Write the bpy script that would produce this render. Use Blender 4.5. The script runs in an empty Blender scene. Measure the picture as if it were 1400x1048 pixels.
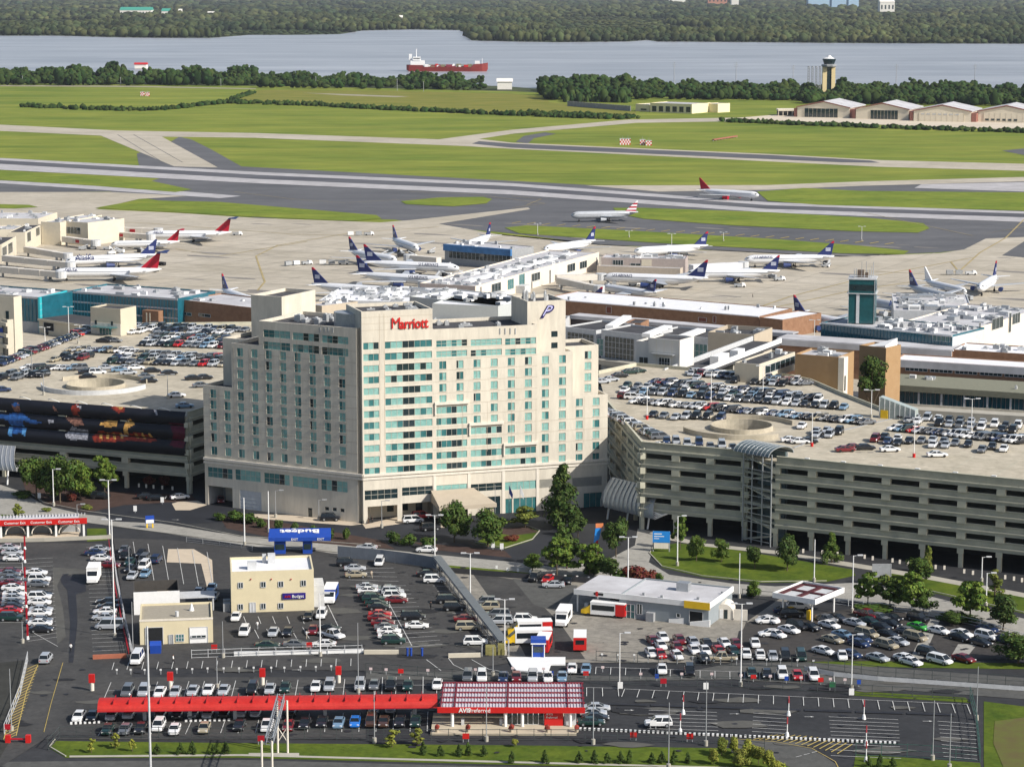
import bpy, bmesh, math, random
import numpy as np
from mathutils import Vector, Matrix, geometry, noise
R = math.radians
sc = bpy.context.scene
C = sc.collection
rnd = random.Random(11)
# ---------------- camera, world, sun, exposure ----------------
F, HC = 3300.0, 124.0
PH = math.atan(549 / F)
cd = bpy.data.cameras.new('camera'); cam = bpy.data.objects.new('camera', cd); C.objects.link(cam)
cam.location = (0, 0, HC); cam.rotation_euler = (math.pi / 2 - PH, 0, 0)
cd.sensor_width = 36; cd.lens = 36 * F / 1400; cd.clip_start = 1; cd.clip_end = 80000
sc.camera = cam
SAZ, SEL = R(-30), R(36)          # sun azimuth measured from +X, elevation
sdir = Vector((math.cos(SAZ) * math.cos(SEL), math.sin(SAZ) * math.cos(SEL), math.sin(SEL)))
w = bpy.data.worlds.new('World'); sc.world = w; w.use_nodes = True
nt = w.node_tree; nt.nodes.clear()
sky = nt.nodes.new('ShaderNodeTexSky'); sky.sky_type = 'NISHITA'; sky.sun_disc = False
sky.sun_elevation = SEL; sky.sun_rotation = math.atan2(sdir.x, sdir.y)
sky.air_density = 1.0; sky.dust_density = 2.0
bg = nt.nodes.new('ShaderNodeBackground'); bg.inputs[1].default_value = 0.105
ow = nt.nodes.new('ShaderNodeOutputWorld')
nt.links.new(sky.outputs[0], bg.inputs[0]); nt.links.new(bg.outputs[0], ow.inputs[0])
sl = bpy.data.lights.new('sun', 'SUN'); so = bpy.data.objects.new('sun', sl); C.objects.link(so)
sl.energy = 5.0; sl.angle = R(0.5); sl.color = (1, .95, .87)
so.rotation_euler = sdir.to_track_quat('Z', 'Y').to_euler(); so.location = (200, -200, 400)
sc.view_settings.view_transform = 'Standard'; sc.view_settings.look = 'None'
sc.view_settings.exposure = 0.22; sc.view_settings.gamma = 1
# ---------------- survey helpers ----------------
def ray(x, y):
    u = 524 - y
    return Vector((x - 700, F * math.cos(PH) + u * math.sin(PH), -F * math.sin(PH) + u * math.cos(PH)))
def G(x, y, z=0.0):                # ground (or level z) point seen at a photo position
    d = ray(x, y); t = (HC - z) / -d.z
    return Vector((d.x * t, d.y * t, z))
def PX(p):                         # the reverse
    q = p - Vector((0, 0, HC)); c, s = math.cos(PH), math.sin(PH)
    zc = q.y * c - q.z * s; u = q.y * s + q.z * c
    return 700 + F * q.x / zc, 524 - F * u / zc, F / zc
def ang(a, b): return math.atan2(b.y - a.y, b.x - a.x)
def Hd(x0, y0, x1, y1): return ang(G(x0, y0), G(x1, y1))
def HT(x, y, yt):
    Y = G(x, y).y; d = ray(x, yt); return HC + Y / d.y * d.z
# ---------------- materials ----------------
MATS = {}
def mat(name, c, rough=.8, var=.12, scale=1.0, metal=0.0, spec=.3, stretch=(1, 1, 1), c2=None, bump=0, coords='Object', coat=0, oc=False, isl=0, ramp=None, fine=0, fs=6, fst=(1, 1, 1)):
    if name in MATS: return MATS[name]
    m = bpy.data.materials.new(name); m.use_nodes = True; n = m.node_tree; L = n.links
    b = n.nodes['Principled BSDF']
    b.inputs['Roughness'].default_value = rough; b.inputs['Metallic'].default_value = metal
    b.inputs['Specular IOR Level'].default_value = spec; b.inputs['Coat Weight'].default_value = coat
    tc = n.nodes.new('ShaderNodeTexCoord'); mp = n.nodes.new('ShaderNodeMapping'); mp.inputs['Scale'].default_value = stretch
    if coords == 'World':
        g = n.nodes.new('ShaderNodeNewGeometry'); L.new(g.outputs['Position'], mp.inputs[0])
    else: L.new(tc.outputs[coords], mp.inputs[0])
    nz = n.nodes.new('ShaderNodeTexNoise'); nz.inputs['Scale'].default_value = scale; nz.inputs['Detail'].default_value = 6
    nz.inputs['Roughness'].default_value = .65
    L.new(mp.outputs[0], nz.inputs['Vector'])
    cr = n.nodes.new('ShaderNodeMapRange'); cr.inputs['From Min'].default_value = .3; cr.inputs['From Max'].default_value = .7
    L.new(nz.outputs[0], cr.inputs[0])
    mx = n.nodes.new('ShaderNodeMix'); mx.data_type = 'RGBA'
    L.new(cr.outputs[0], mx.inputs[0])
    if c2 is None: a1 = tuple(v * (1 - var) for v in c); a2 = tuple(min(1, v * (1 + var)) for v in c)
    else: a1, a2 = c, c2
    mx.inputs[6].default_value = (*a1, 1); mx.inputs[7].default_value = (*a2, 1)
    out = mx.outputs[2]
    if fine:
        m2 = n.nodes.new('ShaderNodeMapping'); m2.inputs['Scale'].default_value = fst; L.new(mp.outputs[0], m2.inputs[0])
        n2 = n.nodes.new('ShaderNodeTexNoise'); n2.inputs['Scale'].default_value = scale * fs; n2.inputs['Detail'].default_value = 10; n2.inputs['Roughness'].default_value = .75; n2.inputs['Distortion'].default_value = .6
        L.new(m2.outputs[0], n2.inputs['Vector']); r1 = n.nodes.new('ShaderNodeMapRange'); r1.inputs['From Min'].default_value = .32; r1.inputs['From Max'].default_value = .62; r1.inputs['To Min'].default_value = 1 - fine; r1.inputs['To Max'].default_value = 1.08
        L.new(n2.outputs[0], r1.inputs[0]); vm = n.nodes.new('ShaderNodeVectorMath'); vm.operation = 'SCALE'; L.new(out, vm.inputs[0]); L.new(r1.outputs[0], vm.inputs['Scale']); out = vm.outputs[0]
    if oc:
        oi = n.nodes.new('ShaderNodeObjectInfo'); mm = n.nodes.new('ShaderNodeMix'); mm.data_type = 'RGBA'; mm.blend_type = 'MULTIPLY'
        mm.inputs[0].default_value = 1; L.new(out, mm.inputs[6]); L.new(oi.outputs['Color'], mm.inputs[7]); out = mm.outputs[2]
    if isl or ramp:
        g2 = n.nodes.new('ShaderNodeNewGeometry')
        if ramp:
            rp = n.nodes.new('ShaderNodeValToRGB'); rp.color_ramp.interpolation = 'CONSTANT'
            e = rp.color_ramp.elements
            while len(e) < len(ramp): e.new(1)
            for i, v in enumerate(ramp): e[i].position = i / len(ramp); e[i].color = (*v, 1)
            L.new(g2.outputs['Random Per Island'], rp.inputs[0]); out = rp.outputs[0]
        else:
            r2 = n.nodes.new('ShaderNodeMapRange'); r2.inputs['To Min'].default_value = 1 - isl; r2.inputs['To Max'].default_value = 1 + isl
            L.new(g2.outputs['Random Per Island'], r2.inputs[0])
            hs = n.nodes.new('ShaderNodeHueSaturation'); L.new(out, hs.inputs['Color']); L.new(r2.outputs[0], hs.inputs['Value'])
            r3 = n.nodes.new('ShaderNodeMapRange'); r3.inputs['To Min'].default_value = .47; r3.inputs['To Max'].default_value = .53
            ml = n.nodes.new('ShaderNodeMath'); ml.operation = 'MULTIPLY'; ml.inputs[1].default_value = 7.31
            fr = n.nodes.new('ShaderNodeMath'); fr.operation = 'FRACT'
            L.new(g2.outputs['Random Per Island'], ml.inputs[0]); L.new(ml.outputs[0], fr.inputs[0]); L.new(fr.outputs[0], r3.inputs[0])
            L.new(r3.outputs[0], hs.inputs['Hue']); out = hs.outputs[0]
    L.new(out, b.inputs['Base Color'])
    if bump:
        bp = n.nodes.new('ShaderNodeBump'); bp.inputs['Strength'].default_value = bump; bp.inputs['Distance'].default_value = .1
        L.new(nz.outputs[0], bp.inputs['Height']); L.new(bp.outputs[0], b.inputs['Normal'])
    MATS[name] = m; return m
CONC = mat('concrete', (.36, .34, .29), .9, .14, .25)
PRE = mat('precast', (.46, .445, .35), .85, .16, .35)
PRE2 = mat('precast_grey', (.29, .29, .235), .85, .2, .3, c2=(.42, .41, .33))
DECK = mat('deck_concrete', (.38, .34, .26), .9, c2=(.48, .43, .34), scale=.12, fine=.22, fs=4)
DARK = mat('dark_void', (.012, .013, .015), .9)  # near-black colour standing in for the unlit depth of openings
BLK = mat('black', (.02, .02, .022), .6)
GREY = mat('grey_paint', (.3, .31, .32), .6)
LGREY = mat('light_grey', (.5, .51, .52), .6)
WHITE = mat('white_paint', (.75, .75, .74), .55, .05)
CREAM = mat('cream_wall', (.56, .51, .41), .85, .06, .5)
TAN = mat('tan_wall', (.42, .36, .28), .85, .06, .4)
BEIGE = mat('beige_panel', (.50, .45, .35), .85, .05, .3)
HOTEL = mat('hotel_precast', (.54, .495, .415), .85, c2=(.62, .575, .485), scale=.12, fine=.13, fs=5, fst=(1, 1, .18))
HOTEL2 = mat('hotel_band', (.66, .61, .53), .8, .05, .3, fine=.1, fs=4, fst=(1, 1, .3))
BRICK = mat('brick', (.20, .105, .06), .9, c2=(.29, .165, .10), scale=.5)
ROOFL = mat('roof_light', (.36, .35, .36), .8, c2=(.55, .55, .57), scale=.12)
ROOFW = mat('roof_white', (.72, .72, .74), .7, .08, .3)
ROOFD = mat('roof_dark', (.055, .055, .06), .9, .25, .2)
ROOFT = mat('roof_gravel', (.27, .24, .19), .95, c2=(.33, .30, .24), scale=1.5)
TEAL = mat('teal_glass', (.012, .10, .14), .12, .25, .35, spec=.8)
TEALB = mat('turquoise_panel', (.03, .38, .44), .35, .08, .3)
GLD = mat('glass_dark', (.015, .03, .035), .08, .3, .8, spec=.8)
GLM = mat('glass_mid', (.04, .15, .155), .12, .25, .6, spec=.7)
GLP = mat('glass_pale', (.15, .34, .31), .25, c2=(.27, .47, .43), scale=1.2, spec=.6)
RED = mat('red_paint', (.50, .016, .014), .45, .08, .5)
DRED = mat('deep_red', (.35, .01, .02), .5, .1)
BLUE = mat('blue_paint', (.015, .06, .33), .45, .08)
BLUEB = mat('bright_blue', (.02, .22, .62), .45, .06)
YEL = mat('yellow_paint', (.75, .48, .02), .5, .08)
METAL = mat('galvanised_metal', (.42, .44, .46), .45, .12, 2, metal=.6)
RUB = mat('rubber', (.02, .02, .02), .85)
GLASS = mat('car_glass', (.012, .016, .02), .12, .1, spec=.5)
LAMP = mat('lamp_glass', (.7, .7, .7), .2, .02)
TAILR = mat('tail_light_red', (.4, .01, .01), .3)
PAINT = mat('car_paint', (1, 1, 1), .28, .02, 2, spec=.5, coat=.6, oc=True)
LINE = mat('line_paint', (.62, .62, .60), .8, c2=(.40, .40, .39), scale=1.5)
YLINE = mat('yellow_line', (.45, .34, .10), .8, .2)
ASPH = mat('asphalt', (.020, .021, .024), .85, c2=(.040, .041, .044), scale=.06, coords='World', fine=.3, fs=9)
ASPL = mat('asphalt_lot', (.038, .038, .038), .85, c2=(.072, .07, .067), scale=.09, coords='World', fine=.35, fs=9)
ASPT = mat('asphalt_taxiway', (.080, .081, .088), .85, c2=(.130, .130, .136), scale=.012, coords='World', stretch=(1, 3, 1), fine=.2, fs=9)
ROADC = mat('road_concrete', (.27, .26, .235), .85, c2=(.35, .335, .30), scale=.1, coords='World', fine=.25, fs=7)
APR = mat('apron_concrete', (.36, .32, .25), .85, c2=(.50, .45, .37), scale=.014, coords='World', stretch=(1, 2, 1), fine=.25, fs=7)
RWY = mat('runway_concrete', (.40, .385, .39), .8, .09, .03, coords='World', fine=.2, fs=4)
RUBW = mat('runway_rubber', (.06, .06, .07), .8, c2=(.12, .12, .13), scale=.02, coords='World', stretch=(.3, 3, 1))
GRASS = mat('grass_field', (.105, .165, .022), .95, c2=(.27, .285, .05), scale=.0065, coords='World', stretch=(1, 3.2, 1), spec=.1, fine=.4, fs=5, fst=(.6, 1.6, 1))
LAWN = mat('lawn', (.05, .088, .011), .95, c2=(.115, .15, .018), scale=.15, coords='World', spec=.1, fine=.35, fs=5)
REED = mat('reeds', (.11, .14, .02), .95, c2=(.24, .21, .05), scale=.02, coords='World', stretch=(1, 3, 1), spec=.1)
MULCH = mat('mulch', (.055, .032, .025), .95, .3, .5)
LEAF = mat('leaf', (.8, .8, .7), .7, c2=(2.0, 1.9, 1.5), scale=.55, spec=.2, oc=True, isl=.35)
BARK = mat('bark', (.10, .075, .05), .95, .2, 3)
# ---------------- object helpers ----------------
def tag(o, label=None, cat=None, group=None, kind=None):
    if label: o['label'] = label
    if cat: o['category'] = cat
    if group: o['group'] = group
    if kind: o['kind'] = kind
    return o
def T(name, label, cat, loc, rz=0.0, group=None):
    o = bpy.data.objects.new(name, None); C.objects.link(o)
    o.location = loc; o.rotation_euler = (0, 0, rz); o.empty_display_size = .5
    return tag(o, label, cat, group)
class MB:
    def __init__(s): s.v = []; s.f = []; s.m = []; s.cur = 0; s.M = None
    def add(s, vs, fs):
        n = len(s.v)
        if s.M is not None: vs = [tuple(s.M @ Vector(p)) for p in vs]
        s.v += [tuple(p) for p in vs]
        for f in fs: s.f.append([n + i for i in f]); s.m.append(s.cur)
        return s
    def box(s, x0, x1, y0, y1, z0, z1):
        return s.add([(x0, y0, z0), (x1, y0, z0), (x1, y1, z0), (x0, y1, z0), (x0, y0, z1), (x1, y0, z1), (x1, y1, z1), (x0, y1, z1)],
                     [(0, 3, 2, 1), (4, 5, 6, 7), (0, 1, 5, 4), (1, 2, 6, 5), (2, 3, 7, 6), (3, 0, 4, 7)])
    def quad(s, a, b, c, d): return s.add([a, b, c, d], [(0, 1, 2, 3)])
    def prism(s, poly, z0, z1):
        n = len(poly); vs = [(p[0], p[1], z0) for p in poly] + [(p[0], p[1], z1) for p in poly]
        ar = sum(poly[i][0] * poly[(i + 1) % n][1] - poly[(i + 1) % n][0] * poly[i][1] for i in range(n))
        fs = [(i, (i + 1) % n, n + (i + 1) % n, n + i) for i in range(n)]
        tri = geometry.tessellate_polygon([[Vector((p[0], p[1], 0)) for p in poly]])
        for t in tri:
            fs.append((t[2] + n, t[1] + n, t[0] + n)); fs.append(t)
        return s.add(vs, fs)
    def cyl(s, p0, p1, r0, r1=None, n=8, cap=True):
        p0 = Vector(p0); p1 = Vector(p1); r1 = r0 if r1 is None else r1
        d = (p1 - p0).normalized(); a = d.orthogonal().normalized(); b = d.cross(a)
        vs = []
        for p, r in ((p0, r0), (p1, r1)):
            for i in range(n):
                t = 2 * math.pi * i / n; vs.append(p + a * (r * math.cos(t)) + b * (r * math.sin(t)))
        fs = [(i, (i + 1) % n, n + (i + 1) % n, n + i) for i in range(n)]
        if cap: fs += [tuple(range(n - 1, -1, -1)), tuple(range(n, 2 * n))]
        return s.add(vs, fs)
    def loft(s, rings, cap=True):
        n = len(rings[0]); vs = [p for r in rings for p in r]; fs = []
        for k in range(len(rings) - 1):
            for i in range(n):
                a = k * n + i; b = k * n + (i + 1) % n; fs.append((a, b, b + n, a + n))
        if cap: fs += [tuple(range(n - 1, -1, -1)), tuple(range(len(vs) - n, len(vs)))]
        return s.add(vs, fs)
    def pierced(s, x0, x1, z0, z1, holes, y=0.0, d=.3):
        xs = sorted({x0, x1, *[h[0] for h in holes], *[h[1] for h in holes]}); zs = sorted({z0, z1, *[h[2] for h in holes], *[h[3] for h in holes]})
        xs = [v for v in xs if x0 - 1e-6 <= v <= x1 + 1e-6]; zs = [v for v in zs if z0 - 1e-6 <= v <= z1 + 1e-6]
        for j in range(len(zs) - 1):
            za, zb = zs[j], zs[j + 1]; zc = (za + zb) / 2; hh = [h for h in holes if h[2] < zc < h[3]]; st = None
            for i in range(len(xs)):
                inside = i == len(xs) - 1 or any(h[0] < (xs[i] + xs[i + 1]) / 2 < h[1] for h in hh)
                if not inside and st is None: st = xs[i]
                if inside and st is not None: s.quad((st, y, za), (xs[i], y, za), (xs[i], y, zb), (st, y, zb)); st = None
        for h in holes:
            a, b, c, e = h
            s.quad((a, y, c), (a, y, e), (a, y + d, e), (a, y + d, c)); s.quad((b, y, e), (b, y, c), (b, y + d, c), (b, y + d, e))
            s.quad((a, y, c), (a, y + d, c), (b, y + d, c), (b, y, c)); s.quad((a, y, e), (b, y, e), (b, y + d, e), (a, y + d, e))
        return s
    def build(s, name, mats, parent=None, loc=None, smooth=False):
        me = bpy.data.meshes.new(name); me.from_pydata(s.v, [], s.f)
        for m in (mats if isinstance(mats, (list, tuple)) else [mats]): me.materials.append(m)
        if s.cur or any(s.m): me.polygons.foreach_set('material_index', s.m)
        if smooth: me.polygons.foreach_set('use_smooth', [True] * len(s.f))
        me.update()
        o = bpy.data.objects.new(name, me); C.objects.link(o)
        if parent: o.parent = parent
        if loc is not None: o.location = loc
        return o
def loose(mb, name, mats, parent, kind=None):   # one object for every separate piece of mb
    n = len(mb.v); par = list(range(n))
    def fd(a):
        while par[a] != a: par[a] = par[par[a]]; a = par[a]
        return a
    for f in mb.f:
        r = fd(f[0])
        for i in f[1:]: par[fd(i)] = r
    grp = {}
    for k, f in enumerate(mb.f): grp.setdefault(fd(f[0]), []).append(k)
    for ks in grp.values():
        q = MB(); ids = {}; 
        for k in ks:
            for i in mb.f[k]:
                if i not in ids: ids[i] = len(q.v); q.v.append(mb.v[i])
            q.f.append([ids[i] for i in mb.f[k]]); q.m.append(mb.m[k])
        q.build(name, mats, parent)
def family(o): return [(q, family(q)) for q in o.children]
def copy_fam(o, fam, parent=None):
    c = o.copy(); C.objects.link(c); c.parent = parent
    for q, f in fam: copy_fam(q, f, c)
    return c
def thing(mb, name, mats, label, cat, group=None, loc=None, smooth=False, kind=None):
    return tag(mb.build(name, mats, None, loc, smooth), label, cat, group, kind)
def struct(mb, name, mats): return tag(mb.build(name, mats), kind='structure')
def sheet(name, pts, m, z, world=False):
    P = [Vector((p[0], p[1], z)) if world else G(p[0], p[1], z) for p in pts]
    mb = MB(); tri = geometry.tessellate_polygon([[Vector((p.x, p.y, 0)) for p in P]])
    vs = [tuple(p) for p in P]; fs = []
    for t in tri:
        a, b, c = (P[i] for i in t)
        fs.append(t if (b - a).cross(c - a).z > 0 else t[::-1])
    mb.add(vs, fs); return struct(mb, name, m)
def text(body, size, m, parent, loc, rot=(math.pi / 2, 0, 0), name='lettering', ext=.05, sx=1, bold=0, align='CENTER', font_shear=0):
    cu = bpy.data.curves.new(name, 'FONT'); cu.body = body; cu.size = size; cu.extrude = ext; cu.align_x = align; cu.offset = bold; cu.shear = font_shear
    cu.resolution_u = 3
    tmp = bpy.data.objects.new('tmp', cu); C.objects.link(tmp)
    me = bpy.data.meshes.new_from_object(tmp.evaluated_get(bpy.context.evaluated_depsgraph_get())); bpy.data.objects.remove(tmp)
    me.materials.clear(); me.materials.append(m)
    o = bpy.data.objects.new(name, me); C.objects.link(o); o.parent = parent; o.location = loc; o.rotation_euler = rot; o.scale = (sx, 1, 1)
    return o
ORD = 'first second third fourth fifth sixth seventh eighth ninth tenth eleventh twelfth thirteenth fourteenth fifteenth sixteenth seventeenth eighteenth nineteenth'.split()
def ordn(i):
    i += 1
    if i < 20: return ORD[i - 1]
    t = {2: ('twentieth', 'twenty'), 3: ('thirtieth', 'thirty'), 4: ('fortieth', 'forty')}[i // 10]
    return t[0] if i % 10 == 0 else t[1] + '-' + ORD[i % 10 - 1]
# ---------------- setting: land, river, airfield ----------------
BASE = mat('wood_floor', (.045, .06, .02), .95, .3, .01, coords='World')
struct(MB().quad((-30000, -3000, -.6), (30000, -3000, -.6), (30000, 60000, -.6), (-30000, 60000, -.6)), 'ground', BASE)
WAT = mat('river_water', (.22, .235, .27), .32, c2=(.46, .47, .50), scale=.0022, coords='World', stretch=(1, 4, 1), spec=.5, fine=.3, fs=5, fst=(.35, 1.8, 1))  # pale streaks paint sky sheen on the ripples into the colour
wn = WAT.node_tree; wb = wn.nodes['Principled BSDF']
g_ = wn.nodes.new('ShaderNodeNewGeometry'); m_ = wn.nodes.new('ShaderNodeMapping'); m_.inputs['Scale'].default_value = (1, 2.5, 1)
z_ = wn.nodes.new('ShaderNodeTexNoise'); z_.inputs['Scale'].default_value = .02; z_.inputs['Detail'].default_value = 8
bp_ = wn.nodes.new('ShaderNodeBump'); bp_.inputs['Strength'].default_value = .35; bp_.inputs['Distance'].default_value = 1
wn.links.new(g_.outputs['Position'], m_.inputs[0]); wn.links.new(m_.outputs[0], z_.inputs[0]); wn.links.new(z_.outputs[0], bp_.inputs['Height']); wn.links.new(bp_.outputs[0], wb.inputs['Normal'])
FARSH = [(-600, 52), (-200, 51), (0, 49), (80, 49), (150, 51), (220, 52), (290, 52), (340, 48), (400, 48), (465, 47), (495, 42), (560, 40.5), (632, 41.5), (636, 50), (645, 55.5), (700, 57), (760, 58), (860, 57), (884, 55), (900, 57), (1050, 58), (1150, 59), (1250, 59.5), (1400, 60), (1600, 60.5), (2000, 61)]
NEARSH = [(-600, 104), (0, 106), (330, 108), (520, 113), (690, 118), (730, 121), (800, 123), (1000, 126), (1200, 129), (1400, 131), (2000, 136)]
sheet('river', FARSH + NEARSH[::-1], WAT, -.5)
sheet('grass_field', [(-500, 112), (0, 114), (400, 118), (700, 125), (860, 132), (1400, 140), (1900, 146), (1900, 420), (1400, 352), (900, 340), (520, 305), (0, 296), (-500, 296)], GRASS, 0)
sheet('reed_bank', [(330, 126), (360, 123), (520, 124), (700, 128), (745, 133), (752, 140), (830, 147), (870, 152), (868, 160), (760, 158), (640, 154), (500, 148), (420, 142), (340, 141), (315, 137)], REED, .04)
GRAVL = mat('gravel_track', (.30, .27, .2), .95, .15, .05, coords='World')
sheet('track', [(0, 116.5), (180, 117.5), (350, 121), (350, 122), (180, 119), (0, 118)], GRAVL, .05)
sheet('track', [(415, 127), (480, 129), (560, 132), (540, 133), (470, 130.5)], GRAVL, .06)
# taxiways and runways
sheet('taxiway', [(-400, 158), (0, 170.5), (160, 178.5), (350, 182), (600, 190.5), (700, 177.5), (860, 163.5), (1060, 160), (1400, 165), (1900, 172), (1900, 182), (1400, 178), (1240, 172), (1060, 165), (870, 168), (700, 183), (655, 190), (700, 195), (1050, 210.5), (1205, 219), (1400, 224), (1900, 240), (1900, 250), (1400, 233.5), (1200, 228), (700, 203.5), (630, 199.5), (350, 188.5), (150, 186), (0, 179), (-400, 166)], APR, .06)
sheet('taxiway_centre', [(655, 193), (700, 196.5), (1050, 212), (1190, 219.5), (1203, 222.5), (1150, 222), (700, 202), (645, 196.5)], RUBW, .09)
sheet('apron_hangars', [(985, 163), (1060, 157), (1400, 168), (1900, 178), (1900, 186), (1400, 177), (1240, 171.5), (1060, 165)], mat('hangar_apron', (.55, .48, .38), .9, .1, .02, coords='World'), .1)
sheet('taxiway_shoulder', [(187, 210), (230, 196), (245, 187), (262, 191), (290, 205), (345, 236), (330, 240), (190, 226)], ASPT, .08)
sheet('taxiway_link', [(132, 183), (216, 184), (298, 229), (238, 227.5)], APR, .11)
for k in range(2):
    a = (160 + 22 * k, 184); b = (222 + 27 * k, 222)
    sheet('crack_line', [a, (a[0] + 1.3, a[1]), (b[0] + 1.3, b[1]), b], ASPT, .14)
# fork and small patches
sheet('taxiway_spur', [(1370, 206), (1400, 203), (1500, 200), (1500, 212), (1400, 212)], ASPT, .09)
sheet('service_road', [(705, 194), (716, 186), (745, 181), (760, 183), (730, 189), (722, 196)], ASPT, .1)
# wide asphalt with the grass islands
sheet('asphalt_field', [(-500, 240), (0, 249), (200, 250), (250, 233), (300, 226), (900, 258), (1050, 258), (1100, 256), (1400, 244), (1900, 250), (1900, 360), (1400, 352), (1320, 341), (1285, 345), (1150, 350), (820, 334), (690, 318), (600, 310), (540, 300), (350, 298), (150, 262), (0, 263), (-500, 255)], ASPT, .05)
sheet('runway', [(-500, 180), (0, 216), (350, 235), (700, 250.5), (1050, 276.5), (1400, 289), (1900, 305), (1900, 321), (1400, 303.5), (1050, 290.5), (700, 266), (350, 250.5), (0, 232), (-500, 198)], RWY, .16)
sheet('runway_centre', [(-500, 186), (0, 219), (350, 239), (700, 254.5), (1050, 280.5), (1400, 292), (1900, 309), (1900, 314), (1400, 297), (1050, 285.5), (700, 260), (350, 244.5), (0, 224), (-500, 191)], RUBW, .2)
sheet('taxiway', [(-300, 228), (0, 246.5), (130, 254), (255, 262), (330, 268), (300, 271), (130, 259), (0, 250.5), (-300, 236)], RWY, .14)
sheet('taxiway', [(800, 253.5), (1050, 253), (1180, 248), (1400, 242), (1900, 236), (1900, 244), (1400, 248), (1180, 254), (1050, 259.5), (900, 262)], APR, .12)
sheet('taxiway', [(1260, 252), (1400, 249), (1500, 249), (1500, 258), (1400, 262), (1250, 257)], RWY, .17)
gi = [[(-300, 223), (0, 236), (130, 240), (210, 248), (262, 259), (240, 262.5), (130, 254), (0, 246), (-300, 240)],
      [(1035, 262), (1100, 257), (1180, 261), (1400, 263), (1700, 262), (1700, 300), (1400, 288), (1120, 280), (1050, 274.5)],
      [(130, 284), (190, 273.5), (300, 276), (420, 286), (515, 294), (522, 299), (480, 302), (350, 296.5), (240, 290)],
      [(0, 279), (40, 280), (52, 283), (20, 285), (0, 284.5), (-60, 283)],
      [(548, 275), (600, 270), (660, 269), (673, 272), (665, 278), (620, 282), (555, 279)],
      [(838, 284), (880, 284), (1050, 290), (1180, 297), (1262, 305), (1271, 312), (1255, 318), (1170, 316), (1000, 308), (880, 299), (845, 292)],
      [(690, 311), (720, 308), (860, 315), (1050, 326), (1180, 336), (1243, 343), (1235, 347.5), (1150, 346), (900, 332), (710, 319)]]
GR2 = mat('grass_island', (.10, .165, .02), .95, c2=(.23, .26, .04), scale=.02, coords='World', stretch=(1, 2, 1), spec=.1, fine=.35, fs=5)
for p in gi: sheet('grass_island', p, GR2, .22)
sheet('apron', [(-900, 250), (0, 262.5), (150, 262.5), (255, 268), (190, 272), (130, 286), (240, 291), (350, 298), (520, 304), (560, 301), (700, 286), (722, 283.5), (725, 286), (600, 306), (690, 322), (820, 335), (1150, 351), (1285, 346), (1318, 341), (1348, 326), (1400, 324), (1900, 330), (2200, 620), (-1000, 620)], APR, .1)
sheet('asphalt_patch', [(1370, 349), (1400, 330), (1460, 325), (1500, 345), (1400, 352)], ASPT, .13)
# apron joints, stains and painted lead-in lines
STN = mat('apron_stain', (.20, .185, .17), .9, .25, .05, coords='World')
JN = mat('apron_joint', (.27, .25, .21), .9, .1, .05, coords='World')
YL = mat('lead_in_line', (.34, .27, .13), .9, .2, .1, coords='World')
def pline(name, pts, wd, m, z, world=False):     # a painted line on the ground, wd metres wide
    P = [Vector((p[0], p[1], z)) if world else G(p[0], p[1], z) for p in pts]; mb = MB(); n = len(P); o = []
    for i in range(n):
        t = (P[min(i + 1, n - 1)] - P[max(i - 1, 0)]); t.z = 0; t.normalize(); o.append(Vector((-t.y, t.x, 0)) * wd / 2)
    for i in range(n - 1): mb.quad(P[i] - o[i], P[i + 1] - o[i + 1], P[i + 1] + o[i + 1], P[i] + o[i])
    return struct(mb, name, m)
for p in ([(352, 397), (362, 385), (355, 365), (350, 350), (380, 335), (480, 318), (600, 310)], [(0, 300), (200, 305), (400, 320), (480, 322)], [(1060, 420), (1160, 398), (1280, 380)],
          [(1180, 370), (1290, 376), (1310, 370), (1300, 358)], [(1310, 372), (1340, 345), (1375, 325), (1400, 300)], [(240, 340), (300, 350), (420, 330)], [(440, 380), (500, 420)], [(980, 440), (1080, 405), (1180, 380), (1330, 352)]):
    pline('lead_in_line', p, .8, YL, .17)
for k in range(14):
    a = G(-200, 300) + Vector((0, -k * 24.0, 0)); d = Vector((math.cos(R(-28)), math.sin(R(-28)), 0))
    pline('apron_joint', [a - d * 100, a + d * 900], .35, JN, .14, True)
for k in range(40):
    a = G(100, 300) + Vector((math.cos(R(-28)), math.sin(R(-28)), 0)) * (k * 19 - 250); d = Vector((math.cos(R(62)), math.sin(R(62)), 0))
    pline('apron_joint', [a - d * 260, a + d * 60], .3, JN, .135, True)
mb = MB()
for k in range(70):
    x = rnd.uniform(0, 1400); y = rnd.uniform(305, 410); p = G(x, y, .12)
    r = rnd.uniform(2, 7); a0 = R(-28)
    pts = []
    for i in range(9):
        t = i / 9 * 6.283; q = Vector((r * 2.2 * math.cos(t) * rnd.uniform(.6, 1.2), r * .45 * math.sin(t), 0)); q.rotate(Matrix.Rotation(a0, 3, 'Z')); pts.append(p + q)
    mb.add(pts, [tuple(range(9))])
struct(mb, 'apron_stain', STN)
# yellow shoulder ticks beside the taxiway
mb = MB()
for k in range(26):
    for (y0, y1, xa, xb) in ((305, 335, 700, 1230),):
        x = xa + (xb - xa) * k / 26; y = y0 + (y1 - y0) * k / 26
        p = G(x, y, .26); q = G(x + 12, y - 2.2, .26); n_ = Vector((0, 1, 0)) * .8
        mb.quad(p - n_, q - n_, q + n_, p + n_)
struct(mb, 'shoulder_marking', YLINE)
for pts in ([(560, 262), (640, 265), (700, 272), (745, 278), (700, 284)], [(320, 262), (400, 272), (470, 277), (560, 272), (640, 268)], [(700, 268), (740, 272), (720, 280)], [(1180, 290), (1330, 322), (1400, 310)]):
    pline('taxi_line', pts, .5, YL, .24)
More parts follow.
